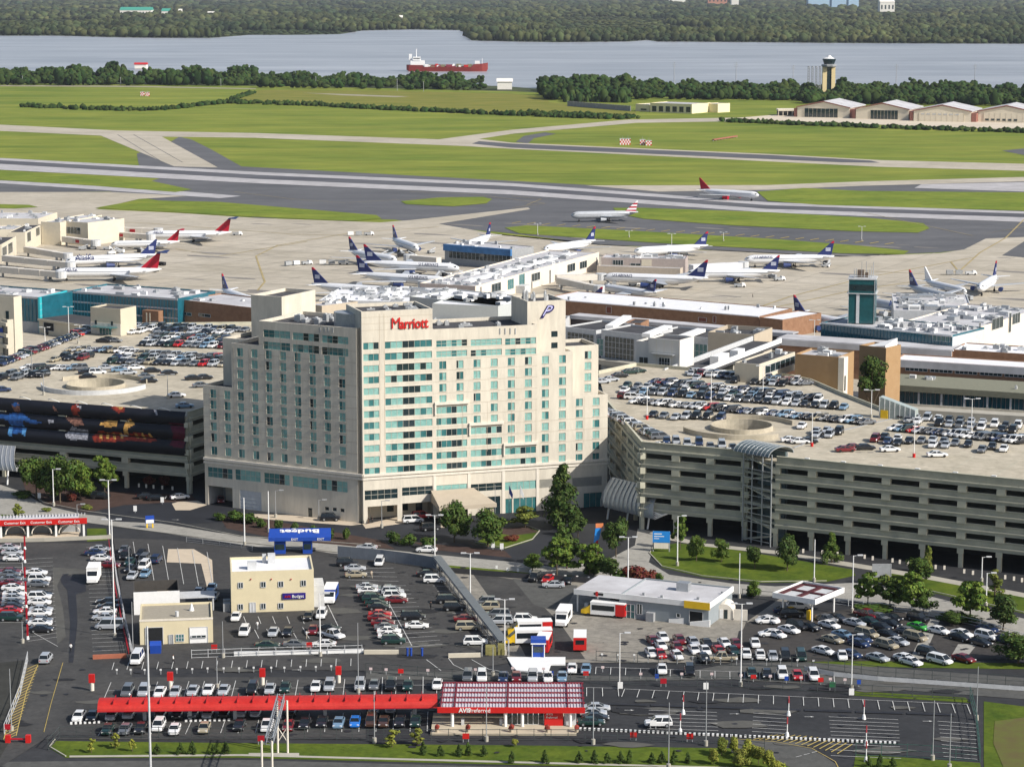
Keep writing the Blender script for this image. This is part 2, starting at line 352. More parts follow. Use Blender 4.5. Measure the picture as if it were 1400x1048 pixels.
# near shore and airfield hedges (masses nobody could count)
ICO = {}
def ico(sub):
    if sub not in ICO:
        bm = bmesh.new(); bmesh.ops.create_icosphere(bm, subdivisions=sub, radius=1); bm.verts.ensure_lookup_table()
        ICO[sub] = (np.array([v.co[:] for v in bm.verts]), np.array([[v.index for v in f.verts] for f in bm.faces])); bm.free()
    return ICO[sub]
def blobs(name, items, m, sub=1, kind='stuff', jit=.22, lab=None, cat=None):
    """items: (x, y, z_centre, rx, rz); one mesh of lumpy leaf masses"""
    V, Fc = ico(sub); n = len(items); A = np.array(items); rg = np.random.default_rng(5)
    base = V[None] * np.ones((n, 1, 1)); k = rg.uniform(1 - jit, 1 + jit, (n, len(V), 1)); base = base * k
    base[:, :, 0] *= A[:, 3:4]; base[:, :, 1] *= A[:, 3:4]; base[:, :, 2] *= A[:, 4:5]
    base += A[:, None, :3]
    vs = base.reshape(-1, 3); fs = (Fc[None] + (np.arange(n) * len(V))[:, None, None]).reshape(-1, 3)
    me = bpy.data.meshes.new(name); me.vertices.add(len(vs)); me.vertices.foreach_set('co', vs.ravel())
    me.loops.add(fs.size); me.loops.foreach_set('vertex_index', fs.ravel().astype(np.int32))
    me.polygons.add(len(fs)); me.polygons.foreach_set('loop_start', np.arange(0, fs.size, 3, dtype=np.int32)); me.polygons.foreach_set('loop_total', np.full(len(fs), 3, dtype=np.int32))
    me.materials.append(m); me.update(calc_edges=True)
    o = bpy.data.objects.new(name, me); C.objects.link(o); return tag(o, lab, cat, kind=kind)
WOOD = mat('hazed_foliage', (.016, .032, .020), .95, c2=(.085, .092, .034), scale=.0022, coords='World', isl=.5, spec=.05, stretch=(1, .35, 1), fine=.45, fs=4)  # bluish tint puts part of the distance haze into the leaf colour
WOODN = mat('bank_foliage', (.012, .028, .010), .95, c2=(.045, .07, .018), scale=.02, coords='World', isl=.4, spec=.05)
def shore_y(x, S):
    for a, b in zip(S, S[1:]):
        if a[0] <= x <= b[0]: return a[1] + (b[1] - a[1]) * (x - a[0]) / (b[0] - a[0])
    return S[0][1] if x < S[0][0] else S[-1][1]
rg = random.Random(3)
near, far = [], []
Y = 4650.0
while Y < 17000:
    k = Y / 5000; half = Y * .25; x = -half
    while x < half:
        x += rg.uniform(9, 17) * k; yy = Y + rg.uniform(-20, 20) * k * k
        px, py, s = PX(Vector((x, yy, 0)))
        if py > shore_y(px, FARSH) - .25: continue
        clearing = noise.noise(Vector((x * .0016, yy * .0006, 4))) > .30 and yy > 5600
        r = rg.uniform(5, 12) * k; h = rg.uniform(7, 19) * (1 + .6 * noise.noise(Vector((x * .004, yy * .003, 0))))
        if clearing: h *= .25
        (near if Y < 6200 else far).append((x, yy, h * .5, r, h * .62))
    Y += 42 * k * k
blobs('far_woods', near, WOOD, 1, jit=.2)
blobs('distant_woods', far, WOOD, 1, jit=.25)
bank = []
for (x0, x1, n, ya, yb, yc, yd, h0, h1) in ((-300, 350, 900, 104, 116, 107, 118, 12, 20), (350, 660, 330, 108, 121, 114, 124, 8, 15), (738, 860, 260, 119, 136, 121, 142, 12, 19), (860, 1100, 420, 121, 136, 125, 138, 8, 14), (1095, 1420, 700, 124, 142, 127, 146, 8, 14), (1400, 1800, 500, 127, 146, 131, 150, 10, 17)):
    for i in range(n):
        t = rg.random(); x = x0 + (x1 - x0) * t; u = rg.random() ** 1.3
        ylo = ya + (yc - ya) * t; yhi = yb + (yd - yb) * t; y = ylo + (yhi - ylo) * u
        h = .78 * rg.uniform(h0, h1) * (1 + .9 * noise.noise(Vector((x * .035, y * .1, 2)))); 
        if x0 == 350: h *= .35 + .65 * min(1, abs(math.sin((x - 345) / 32)) + .25); 
        p = G(x, y); r = rg.uniform(3, 5.5)
        bank.append((p.x, p.y, h * .5, r * 1.1, h * .46))
        for q in range(3): bank.append((p.x + rg.uniform(-4, 4), p.y + rg.uniform(-4, 4), h * rg.uniform(.45, .95), r * .55, r * .5))
blobs('bank_woods', bank, WOODN, 2, jit=.13)
hed = []
for pts, h, dn in (([(30, 146), (80, 148.5), (170, 151), (225, 150.5), (290, 143), (330, 140)], 5, 3.2), ([(310, 141), (420, 144), (520, 149.5), (640, 155), (760, 160), (860, 163)], 5, 2.4), ([(985, 166), (1100, 171), (1250, 176.5), (1400, 181), (1500, 184)], 4, 2.6), ([(715, 155), (800, 158), (870, 162)], 4, 2.6),
                   ([(775, 139), (860, 140)], 12, 2.5), ([(320, 136), (345, 128)], 4, 3)):
    for a, b in zip(pts, pts[1:]):
        A, B = G(*a), G(*b); n = int((B - A).length / dn)
        for i in range(n * 2):
            p = A.lerp(B, rg.random()); r = rg.uniform(1.6, 3.4); hed.append((p.x + rg.uniform(-3, 3), p.y + rg.uniform(-14, 14), r * .5, r, h * rg.uniform(.35, .7)))
blobs('field_hedges', hed, WOODN, 1, jit=.3)
sheet('parking_ground', [(-900, 560), (2300, 560), (3000, 1500), (-1600, 1500)], ASPH, .16)
ZC = [.165]
def nz(): ZC[0] += .0025; return ZC[0]
sheet('road', [(-300, 640), (0, 662), (30, 672), (60, 690), (110, 702), (200, 712), (300, 728), (380, 738), (460, 744), (560, 754), (640, 762), (705, 768), (760, 775), (830, 765), (868, 745), (872, 722), (905, 728), (892, 752), (887, 768), (915, 785), (1000, 797), (1060, 801), (1170, 796), (1260, 812), (1400, 845), (1800, 930), (1800, 990), (1400, 872), (1240, 838), (1170, 822), (1060, 815), (1000, 812), (900, 805), (840, 797), (760, 792), (700, 784), (600, 776), (470, 757), (380, 751), (290, 738), (200, 725), (150, 717), (100, 713), (0, 704), (-300, 690)], ROADC, nz())
sheet('hotel_drive', [(150, 712), (130, 690), (105, 672), (280, 660), (300, 692), (400, 706), (500, 722), (560, 712), (650, 700), (760, 706), (800, 712), (770, 745), (735, 770), (700, 768), (640, 760), (600, 752), (520, 745), (440, 728), (330, 713), (240, 716)], mat('fresh_asphalt', (.02, .022, .028), .8, .25, .1, coords='World'), nz())
sheet('pavement', [(495, 715), (500, 722), (560, 714), (600, 702), (585, 697), (500, 716)], mat('pale_paving', (.50, .42, .32), .9, .08, .5), nz())
sheet('pavement', [(345, 702), (400, 704), (480, 712), (495, 716), (480, 718), (370, 710), (345, 706)], MATS['pale_paving'], nz())
sheet('pavement', [(235, 688), (262, 680), (283, 690), (260, 697), (240, 697)], MATS['pale_paving'], nz())
sheet('mulch_bed', [(300, 706), (345, 706), (430, 722), (520, 738), (540, 750), (470, 745), (380, 736), (310, 722)], MULCH, nz())
sheet('mulch_bed', [(30, 655), (150, 672), (262, 676), (270, 684), (170, 690), (120, 700), (60, 688), (36, 672)], MULCH, nz())
sheet('mulch_bed', [(560, 740), (690, 752), (700, 762), (600, 752)], MULCH, nz())
sheet('island_lawn', [(650, 742), (690, 750), (728, 738), (738, 726), (720, 719), (680, 722)], LAWN, nz())
sheet('mulch_bed', [(680, 722), (720, 719), (737, 727), (700, 732), (680, 728)], MULCH, nz())
sheet('lawn', [(119, 722), (145, 722), (147, 738), (119, 740)], LAWN, nz()); sheet('lawn', [(0, 702), (30, 704), (30, 712), (0, 712)], LAWN, nz())
sheet('lawn', [(600, 771), (700, 780), (760, 786), (760, 790), (700, 786), (610, 776)], LAWN, nz())
sheet('lawn', [(888, 757), (893, 748), (925, 742), (985, 748), (1060, 760), (1165, 778), (1170, 786), (1130, 795), (1040, 796), (960, 788), (905, 775)], LAWN, nz())
sheet('lawn', [(1185, 782), (1260, 786), (1400, 812), (1600, 850), (1600, 885), (1400, 838), (1260, 806), (1190, 796)], LAWN, nz())
sheet('pavement', [(905, 728), (960, 742), (1060, 752), (1160, 768), (1260, 784), (1400, 810), (1600, 850), (1600, 858), (1400, 816), (1260, 790), (1160, 774), (1060, 757), (960, 746), (900, 735)], CONC, nz())
sheet('lawn', [(75, 1012), (330, 1015), (700, 1018), (1000, 1022), (1062, 1034), (1080, 1052), (900, 1050), (330, 1035), (90, 1035), (68, 1022)], LAWN, nz())
sheet('lawn', [(1345, 958), (1400, 965), (1700, 1010), (1700, 1150), (1350, 1130), (1345, 1040)], LAWN, nz()); sheet('lawn', [(1168, 944), (1320, 953), (1328, 960), (1168, 950)], LAWN, nz())
sheet('lawn', [(1170, 1030), (1340, 1042), (1345, 1070), (1165, 1060)], LAWN, nz()); sheet('lawn', [(1100, 902), (1330, 905), (1400, 906), (1400, 914), (1250, 912), (1100, 908)], LAWN, nz())
sheet('lawn', [(1050, 1030), (1062, 1034), (1085, 1048), (1120, 1090), (1000, 1090)], LAWN, nz())
sheet('approach_road', [(-300, 1044), (60, 1040), (330, 1038), (900, 1053), (1090, 1060), (1100, 1200), (-400, 1200)], mat('road_grey', (.085, .085, .08), .85, .15, .1, coords='World', fine=.3, fs=7), nz())
sheet('kerb', [(95, 1032), (330, 1030), (900, 1045), (1050, 1049), (1050, 1051), (900, 1047.5), (330, 1032.5), (95, 1034.5)], CONC, nz())
sheet('kerb', [(340, 1028.5), (409, 1028.5), (409, 1032), (340, 1032)], CONC, nz())
sheet('highway_ramp', [(500, 905), (690, 920), (900, 925), (1000, 906), (1100, 904), (1250, 915), (1400, 926), (1700, 950), (1700, 990), (1400, 955), (1200, 940), (1000, 928), (860, 930), (500, 928)], MATS['road_grey'], nz())
sheet('ramp_curve', [(1000, 1010), (1060, 1012), (1110, 1022), (1145, 1045), (1160, 1075), (1100, 1080), (1085, 1050), (1050, 1035), (1000, 1028)], MATS['road_grey'], nz())
sheet('lot_surface', [(-200, 742), (150, 742), (185, 900), (180, 925), (500, 925), (500, 1010), (60, 1010), (0, 1048), (-300, 1048)], ASPL, nz())
sheet('lot_surface', [(155, 735), (240, 738), (310, 745), (430, 752), (600, 780), (700, 905), (620, 918), (180, 912)], mat('asphalt_mid', (.045, .044, .044), .85, c2=(.06, .058, .056), scale=.08, coords='World', fine=.35, fs=9), nz())
sheet('concrete_patch', [(230, 750), (265, 750), (290, 765), (292, 802), (283, 802), (275, 770), (228, 768)], MATS['pale_paving'], nz())
sheet('concrete_patch', [(601, 781), (640, 786), (690, 850), (720, 890), (690, 896), (605, 786)], ROADC, nz()); sheet('concrete_yard', [(600, 776), (790, 790), (1020, 850), (1070, 815), (1130, 820), (1050, 850), (1010, 862), (1000, 905), (700, 905), (660, 850)], mat('yard_concrete', (.21, .195, .17), .85, c2=(.28, .26, .22), scale=.12, coords='World', fine=.4, fs=5), nz())
sheet('asphalt_strip', [(645, 782), (705, 792), (765, 850), (800, 900), (722, 903), (700, 860)], ASPL, nz()); sheet('asphalt_strip', [(700, 790), (790, 800), (770, 838), (730, 826)], MATS['road_grey'], nz())
sheet('lot_surface', [(1020, 850), (1180, 830), (1330, 850), (1400, 870), (1400, 900), (1100, 904), (1000, 900)], mat('asphalt_brown', (.04, .036, .034), .85, c2=(.055, .05, .046), scale=.1, coords='World', fine=.35, fs=8), nz())
sheet('concrete_patch', [(1272, 845), (1286, 845), (1262, 900), (1244, 900)], ROADC, nz()); sheet('concrete_patch', [(1310, 880), (1336, 880), (1320, 900), (1298, 900)], ROADC, nz())
sheet('soil_patch', [(1360, 985), (1400, 980), (1500, 990), (1500, 1048), (1372, 1048), (1358, 1015)], mat('soil', (.10, .075, .03), .95, c2=(.10, .12, .02), scale=.3, coords='World'), nz())
sheet('lawn_track', [(0, 905), (36, 902), (34, 945), (20, 1000), (0, 1035)], mat('dark_soil', (.035, .035, .03), .9, .3, .2), nz())  # dark ground strip along the left edge, lightly mottled
DRY = sheet('hatched_lane', [(37, 908), (53, 910), (36, 950), (22, 1005), (5, 1005), (28, 945)], mat('brown_asphalt', (.075, .065, .05), .9, .2, .3), nz())
OIL = mat('oil_stain', (.022, .022, .026), .6, .3, .4, coords='World'); TAR = mat('tar_patch', (.018, .018, .02), .8, .2, .3, coords='World'); WRN = mat('worn_asphalt', (.085, .083, .075), .9, .2, .3, coords='World')
sheet('oil_stain', [(82, 784), (100, 788), (118, 800), (118, 808), (104, 812), (106, 850), (100, 905), (94, 905), (96, 850), (92, 806), (84, 796)], OIL, nz()); sheet('worn_patch', [(72, 775), (117, 778), (117, 783), (85, 786), (78, 800), (86, 830), (90, 870), (78, 880), (72, 820)], WRN, nz())
ro = random.Random(31)
def spots(name, m_, n, area, r0, r1, z_, el=1.6):
    mb = MB()
    for i in range(n):
        x = ro.uniform(area[0], area[2]); y = ro.uniform(area[1], area[3]); p = G(x, y, z_ + i * .00002); r = ro.uniform(r0, r1); k = 9
        mb.add([p + Vector((r * el * ro.uniform(.6, 1.1) * math.cos(6.283 * j / k), r * ro.uniform(.6, 1.1) * math.sin(6.283 * j / k), 0)) for j in range(k)], [tuple(range(k))])
    return struct(mb, name, m_)
for a in ((0, 750, 480, 1005), (460, 775, 690, 905), (500, 925, 1330, 1030), (1020, 840, 1390, 905), (650, 790, 1000, 905)): spots('oil_stain', OIL, 60, a, .2, .8, .300, 1.2)
for a in ((0, 750, 480, 1005), (800, 930, 1320, 1030), (460, 780, 690, 900)): spots('tar_patch', TAR, 10, a, .8, 2.2, .298, 2.2); spots('worn_patch', WRN, 14, a, .8, 2.6, .296, 2.5)
def crack(pts, wd=.07): return pline('crack', pts, wd, TAR, .303)
for i in range(34):
    x = ro.uniform(20, 1320); y = ro.uniform(770, 1005); q = [(x, y)]
    for j in range(5): q.append((q[-1][0] + ro.uniform(4, 14), q[-1][1] + ro.uniform(-2.5, 2.5)))
    crack(q)
for i in range(7): pline('tyre_track', [(820 + 70 * i, 961 + 2.2 * i), (885 + 70 * i, 963 + 2.2 * i)], 1.1, OIL, .301); pline('tyre_track', [(140 + 50 * i, 961), (188 + 50 * i, 960.5)], .8, OIL, .301)
# ---- painted lot markings; each row one painted marking on the ground
def stalls(a0, a1, b0, b1, n, wd=.12, zz=.305, cross=False, name='stall_lines', m_=None):
    """n+1 lines interpolated between line a (a0->a1) and line b (b0->b1), photo positions"""
    mb = MB()
    for i in range(n + 1):
        t = i / n; p = G(a0[0] + (b0[0] - a0[0]) * t, a0[1] + (b0[1] - a0[1]) * t, zz); q = G(a1[0] + (b1[0] - a1[0]) * t, a1[1] + (b1[1] - a1[1]) * t, zz)
        d = (q - p).normalized(); o = Vector((-d.y, d.x, 0)) * wd / 2; mb.quad(p - o, q - o, q + o, p + o) if (q - p).cross(o).z > 0 else mb.quad(p + o, q + o, q - o, p - o)
    if cross:
        mid = (((a0[0] + a1[0]) / 2, (a0[1] + a1[1]) / 2), ((b0[0] + b1[0]) / 2, (b0[1] + b1[1]) / 2))
        for (p0, p1) in ((a0, b0) if cross == 1 else (a1, b1) if cross == 2 else mid,):
            p, q = G(*p0, zz + .004), G(*p1, zz + .004); d = (q - p).normalized(); o = Vector((-d.y, d.x, 0)) * wd / 2; mb.quad(p - o, q - o, q + o, p + o)
    return struct(mb, name, m_ or LINE)
stalls((151.8, 932), (142, 955), (514, 927), (512.5, 949), 17, cross=3)
stalls((156, 905), (153, 915), (480, 899.5), (479.5, 909.5), 16)
stalls((523, 925), (522, 948), (597, 924), (597, 947), 3.5.__int__() + 1, cross=3)
stalls((147, 985), (134, 1005), (400, 982), (397, 1000), 11); stalls((400, 975), (397, 1000), (585, 972), (584, 999), 8)
stalls((802, 939), (802, 951), (845, 940), (846, 951), 2, cross=1); stalls((854, 941), (850, 951.5), (1322, 962), (1327, 975), 23, cross=1)
stalls((815, 911), (814, 921), (1140, 922), (1141, 932), 16, cross=1)
for (x0, x1, y0, y1, n, sk) in ((887, 980, 970, 995, 5, 3), (1030, 1076, 974, 999, 5, 3), (1133, 1228, 979, 1004, 5, 4), (1133, 1230, 1008, 1032, 3, 4), (1282, 1334, 985, 1033, 9, 4)): stalls((x0, y0), (x1, y0 + sk), (x0 + (8 if x0 > 1250 else 3 if x0 > 1100 else -2), y1), (x1 + 2, y1 + sk), n)
stalls((0, 746), (30, 746), (0, 850), (33, 850), 18); stalls((36, 764), (72, 762), (38, 876), (78, 870), 20); stalls((118, 748), (148, 748), (127, 895), (172, 893), 26)
stalls((182, 740), (190, 790), (283, 754), (292, 803), 5); stalls((333, 842), (337, 852), (412, 842), (416, 852), 4); stalls((348, 860), (354, 872), (430, 856), (440, 872), 5)
stalls((473, 776), (538, 776), (475, 792), (545, 794), 3); stalls((490, 800), (555, 800), (540, 885), (605, 880), 14); stalls((592, 800), (620, 802), (640, 868), (680, 868), 9)
pline('stall_line', [(522, 806), (563, 882)], .14, LINE, .3125); pline('stall_line', [(448, 826), (462, 855)], .14, LINE, .3125)
for p in ([(118, 894), (640, 904)],): pass
pline('lane_line', [(583, 901), (603, 916)], .14, LINE, .312); pline('lane_line', [(613, 899), (620, 908), (645, 920)], .14, LINE, .312); pline('lane_line', [(645, 901), (668, 914), (690, 918)], .14, LINE, .312)
pline('lane_line', [(53, 905), (36, 945), (22, 1005)], .14, YLINE, .312); pline('lane_line', [(37, 905), (20, 960), (5, 1010)], .14, YLINE, .312)
mb = MB()
for k in range(24): t = k / 23; p = G(54 - 33 * t, 906 + 98 * t, .32); q = G(37 - 32 * t, 914 + 98 * t, .32); d = (q - p).normalized(); o = Vector((-d.y, d.x, 0)) * .09; mb.quad(p + o, q + o, q - o, p - o)
struct(mb, 'hatching', YLINE)
pline('lane_line', [(86, 905), (70, 960), (60, 1000)], .1, YLINE, .312); pline('lane_line', [(28, 742), (38, 860), (79, 883)], .12, LINE, .308)
mb = MB()
for k in range(15):
    x = 1030 + 8.2 * k; yc = 1010 + max(0, (x - 1040)) ** 1.55 / 70; p = G(x, yc, .32); q = G(x + 26 - k * .4, min(yc - 2, yc - 6 - k * .5), .32); d = (q - p).normalized(); o = Vector((-d.y, d.x, 0)) * .1; mb.quad(p + o, q + o, q - o, p - o)
struct(mb, 'hatching', YLINE); pline('edge_line', [(1000, 1009), (1060, 1013), (1110, 1022), (1142, 1040), (1152, 1060)], .13, YLINE, .316)
for p in ([(1088, 1034), (1096, 1032)], [(1099, 1031), (1107, 1029)], [(1110, 1028), (1118, 1026)]): pline('lane_dash', p, .14, LINE, .316)
# arrows painted on the aisles
for (x, y) in ((860, 970), (1004, 975), (1106, 979), (1268, 985), (405, 915), (132, 790), (240, 710)):
    mb = MB(); mb.M = Matrix.Translation(G(x, y, .324)); mb.add([(-.8, -.07, 0), (.3, -.07, 0), (.3, .07, 0), (-.8, .07, 0)], [(0, 1, 2, 3)]); mb.add([(.3, -.3, 0), (.9, 0, 0), (.3, .3, 0)], [(0, 1, 2)]); struct(mb, 'arrow_marking', LINE)
# chequered kerbs in black and white (each a wheel-stop line)
def cheq(label, a, b, n, h=.35, wd=.5):
    A, B = G(*a), G(*b); o = T('chequered_kerb', label, 'kerb', (A.x, A.y, .2), ang(A, B)); L = (B - A).length
    for c_ in (0, 1):
        m = MB()
        for i in range(c_, n, 2): m.box(L * i / n, L * (i + 1) / n - .002, -wd / 2, wd / 2, 0, h)
        m.build(('white_block', 'black_block')[c_], [WHITE if c_ == 0 else BLK], o)
cheq('black and white chequered kerb at left end of the front row', (96, 991), (140, 989), 14); cheq('black and white chequered kerb under the long red canopy', (253, 987.5), (318, 986), 20)
cheq('long chequered kerb running right from the glazed kiosk', (786, 998), (1228, 1018), 140)
# kerbs round islands
def kerbline(pts, h=.14, wd=.2, z=.2):
    P = [G(p[0], p[1]) for p in pts]; mb = MB()
    for a, b in zip(P, P[1:]): mb.M = Matrix.Translation((a.x, a.y, z)) @ Matrix.Rotation(ang(a, b), 4, 'Z'); mb.box(-.03, (b - a).length + .03, -wd / 2, wd / 2, 0, h)
    return struct(mb, 'kerb', CONC)
kerbline([(888, 757), (893, 748)]); kerbline([(888, 757), (905, 775), (960, 788), (1040, 796), (1130, 795)]); kerbline([(650, 742), (690, 750), (728, 738), (738, 726), (720, 719)]); kerbline([(36, 672), (60, 688), (120, 700), (240, 716), (330, 734), (440, 741), (520, 747)])
kerbline([(0, 704), (100, 713), (290, 738), (470, 757), (600, 776), (760, 792)]); kerbline([(1190, 796), (1260, 806), (1400, 838)]); kerbline([(75, 1012), (68, 1022), (90, 1035)])
# ---------------- hotel ----------------
class Face:
    def __init__(s, O, a): s.O = Vector((O[0], O[1], 0)); s.a = a; s.d = Vector((math.cos(a), math.sin(a), 0)); s.n = Vector((-s.d.y, s.d.x, 0)); s.z0 = 0
    def uz(s, px, py, y=0.0):      # photo position -> (along face, height), y metres behind the face
        d = ray(px, py); o = s.O + s.n * y - Vector((0, 0, HC)); t = (o.dot(s.n)) / d.dot(s.n); p = d * t + Vector((0, 0, HC)) - s.O
        return p.dot(s.d), p.z - s.z0
A_, B_, C_ = G(281, 690), G(497, 716), G(830, 692)
FL = Face(A_, ang(A_, B_)); FR = Face(B_, ang(B_, C_))
hotel = T('hotel', 'tall cream precast hotel tower with red lettering and bands of teal windows', 'hotel', B_)
def wing(face): o = bpy.data.objects.new('wing', None); C.objects.link(o); o.parent = hotel; o.location = face.O - B_; o.rotation_euler = (0, 0, face.a); return o
HM = Matrix.Identity(4)
def fm(face): return Matrix.Translation(face.O - B_) @ Matrix.Rotation(face.a, 4, 'Z')
wins = []                           # (matrix, x0, x1, z0, z1, y, material, panes)
walls, bands, roofs, louv = MB(), MB(), MB(), MB()
def ux(face, px, py=600): return face.uz(px, py)[0]
def section(face, u0, u1, ztop, depth, holes, z0=0, y0=0.0, d=.22, roof=True, left=True, par=.8):
    M = fm(face); walls.M = M; roofs.M = M; bands.M = M
    walls.pierced(u0, u1, z0, ztop, [h[:4] for h in holes], y0, d)
    walls.quad((u0, y0 + depth, z0), (u0, y0, z0), (u0, y0, ztop), (u0, y0 + depth, ztop))
    walls.quad((u1, y0, z0), (u1, y0 + depth, z0), (u1, y0 + depth, ztop), (u1, y0, ztop))
    walls.quad((u1, y0 + depth, z0), (u0, y0 + depth, z0), (u0, y0 + depth, ztop), (u1, y0 + depth, ztop))
    # parapet thickness and roof deck below it
    t = .4; zr = ztop - par
    for (a, b, c, e) in ((u0, u1, y0, y0 + t), (u0, u1, y0 + depth - t, y0 + depth), (u0, u0 + t, y0 + t, y0 + depth - t), (u1 - t, u1, y0 + t, y0 + depth - t)):
        walls.quad((a, c, ztop), (b, c, ztop), (b, e, ztop), (a, e, ztop))
    walls.quad((u0 + t, y0 + t, zr), (u0 + t, y0 + t, ztop), (u1 - t, y0 + t, ztop), (u1 - t, y0 + t, zr))
    walls.quad((u0 + t, y0 + depth - t, zr), (u1 - t, y0 + depth - t, zr), (u1 - t, y0 + depth - t, ztop), (u0 + t, y0 + depth - t, ztop))
    walls.quad((u0 + t, y0 + t, zr), (u0 + t, y0 + depth - t, zr), (u0 + t, y0 + depth - t, ztop), (u0 + t, y0 + t, ztop))
    walls.quad((u1 - t, y0 + t, zr), (u1 - t, y0 + t, ztop), (u1 - t, y0 + depth - t, ztop), (u1 - t, y0 + depth - t, zr))
    roofs.quad((u0 + t, y0 + t, zr), (u1 - t, y0 + t, zr), (u1 - t, y0 + depth - t, zr), (u0 + t, y0 + depth - t, zr))
    for h in holes: wins.append((M, h[0], h[1], h[2], h[3], y0 + d, h[4] if len(h) > 4 else 'w'))
# ---- left face rows and columns
PZ = [FL.uz(468, 496.8 - 3.5 + 15.35 * k)[1] for k in range(9)]; PZ.append(FL.uz(468, 634.5)[1])   # window centres
cols = [FL.uz(270 + c / 6.087, 560)[0] for c in (133, 250, 362, 482, 600, 718, 838, 962, 1083, 1205)]
hw, hh = .84, .98
def win_l(c, ks): return [(cols[c] - hw, cols[c] + hw, PZ[k] - hh, PZ[k] + hh) for k in ks]
uL = [0, ux(FL, 318.5), ux(FL, 356), ux(FL, 488.5)]
zl1 = FL.uz(300, 528)[1]; zl2 = FL.uz(338, 470.5)[1]; zl3 = FL.uz(420, 443.5)[1]
def rib(face, xa, xb, ya, yb, k='r'):
    xm = (xa + xb) / 2; u0, _ = face.uz(xa, ya); u1, _ = face.uz(xb, ya); return (u0, u1, face.uz(xm, yb)[1], face.uz(xm, ya)[1], k)
low = [(284, 317.6, 639.5, 653), (321.7, 356, 643, 657), (361, 395.7, 647.5, 661.5), (400, 435, 652, 666.3), (439, 475, 656.6, 671)]
lowr = [rib(FL, *q) for q in low]
gar = (FL.uz(285, 680)[0], FL.uz(318, 680)[0], 0, FL.uz(301, 665)[1], 'g'); door = (FL.uz(328, 690)[0], FL.uz(357.5, 690)[0], 0, FL.uz(343, 671)[1], 'd')
smw = [(FL.uz(x, 697)[0] - .55, FL.uz(x, 697)[0] + .55, FL.uz(x, y + 2.3)[1], FL.uz(x, y - 2.3)[1], 'k') for x, y in ((447, 695), (457.5, 696), (468, 697.3))]
sdoor = [(FL.uz(424, 700)[0] - .6, FL.uz(424, 700)[0] + .6, 0, 2.3, 'k')]
section(FL, uL[0], uL[1], zl1, 17, win_l(0, range(4, 10)) + win_l(1, range(4, 10)) + lowr[:1] + [gar])
section(FL, uL[1], uL[2], zl2, 18, win_l(2, range(10)) + win_l(3, range(10)) + lowr[1:2] + [door])
topr = [rib(FL, xa, xb, y0 + (xa + xb - 836) * .0475, y1 + (xa + xb - 836) * .0475) for xa, xb in ((360, 396.5), (400, 436), (440, 476)) for y0, y1 in ((455.6, 465.6), (471.8, 482))]
section(FL, uL[2], uL[3], zl3, 19, [w for c in range(4, 10) for w in win_l(c, range(10))] + topr + lowr[2:] + smw + sdoor)
# set-back flank left of the left wing and the lift tower behind it
section(FL, FL.uz(305, 500, 6)[0], uL[1], FL.uz(310, 462, 6)[1], 12, [], y0=6)
tA = FL.uz(343, 405, 13)[0]; tB = FL.uz(385, 405, 13)[0]
section(FL, tA, tB, FL.uz(360, 404, 13)[1], 15, [], y0=13)
# ---- right face
KZ = [FR.uz(545, 471.5 - .5 + 15.5 * k)[1] for k in range(12)]   # centre of strip k
sh = .78
def strip(xa, xb, k, kind='s'): u0 = ux(FR, xa, 560); u1 = ux(FR, xb, 560); e = .25 if k == 11 else 0; return (u0, u1, KZ[k] - sh - 2 * e, KZ[k] + sh, kind)
rc = [605.6, 629, 652.3, 675.7, 699, 722.3, 745.5, 768.8, 792, 815]
def win_r(c, ks): u = ux(FR, rc[c], 560); return [(u - hw, u + hw, KZ[k] - hh + .1, KZ[k] + hh - .1, 'w') for k in ks]
lr = [rib(FR, 498.5, 543.6, 669, 682, 'q'), rib(FR, 549.6, 591.5, 665, 676, 'q'), rib(FR, 596.5, 638.5, 662, 672.3, 'p'), rib(FR, 643.7, 686, 660.5, 670.5, 'q'), rib(FR, 690.5, 732.8, 657.5, 668.5, 'p'), rib(FR, 737.5, 766, 654.5, 666, 'l'), rib(FR, 774, 823, 652, 664.5, 'l')]
def gnd(xa, xb, zt, k): return (ux(FR, xa, 690), ux(FR, xb, 690), .0, zt, k)
gr = [gnd(502.6, 543.3, 4.0, 'a'), gnd(550, 596, 4.2, 'a'), gnd(600, 640, 4.2, 'a'), gnd(662, 684, 4.4, 'k'), gnd(691, 700, 3.6, 't'), gnd(702, 745, 3.6, 't'), gnd(798, 823, 3.6, 't')]
ua = [ux(FR, x, 560) for x in (495.3, 592, 734.5, 783, 829.3)]
ua[0] = 0; ua[4] = (C_ - B_).length
h = [strip(497.5, 518.5, k) for k in range(12)] + [strip(527, 591, k) for k in range(12)] + lr[:2] + gr[:2]
section(FR, 0, ua[1], FR.uz(540, 424)[1], 14, h)
cz = []
cz += [strip(596.5, 638.5, k) for k in range(6, 12)] + [strip(643.5, 686, k) for k in range(8, 12)] + [strip(690.5, 732.8, k) for k in range(10, 12)]
for c, ks in ((0, range(2, 6)), (1, range(2, 6)), (2, range(2, 8)), (3, range(2, 8)), (4, range(2, 10)), (5, range(2, 10))): cz += win_r(c, ks)
for xa, xb in ((596.5, 638.5), (643.6, 686), (690.7, 732.8)):
    for ya, yb in ((464.8, 473.3), (479.2, 487.3)): s_ = (xa + xb) / 2; cz.append(rib(FR, xa, xb, ya - (s_ - 617) * .03, yb - (s_ - 617) * .03, 'r'))
section(FR, ua[1], ua[2], FR.uz(660, 447)[1], 16, cz + lr[2:5] + gr[2:6])
section(FR, ua[2], ua[3], FR.uz(758, 481)[1], 16, win_r(6, range(2, 12)) + win_r(7, range(2, 12)) + lr[5:6] )
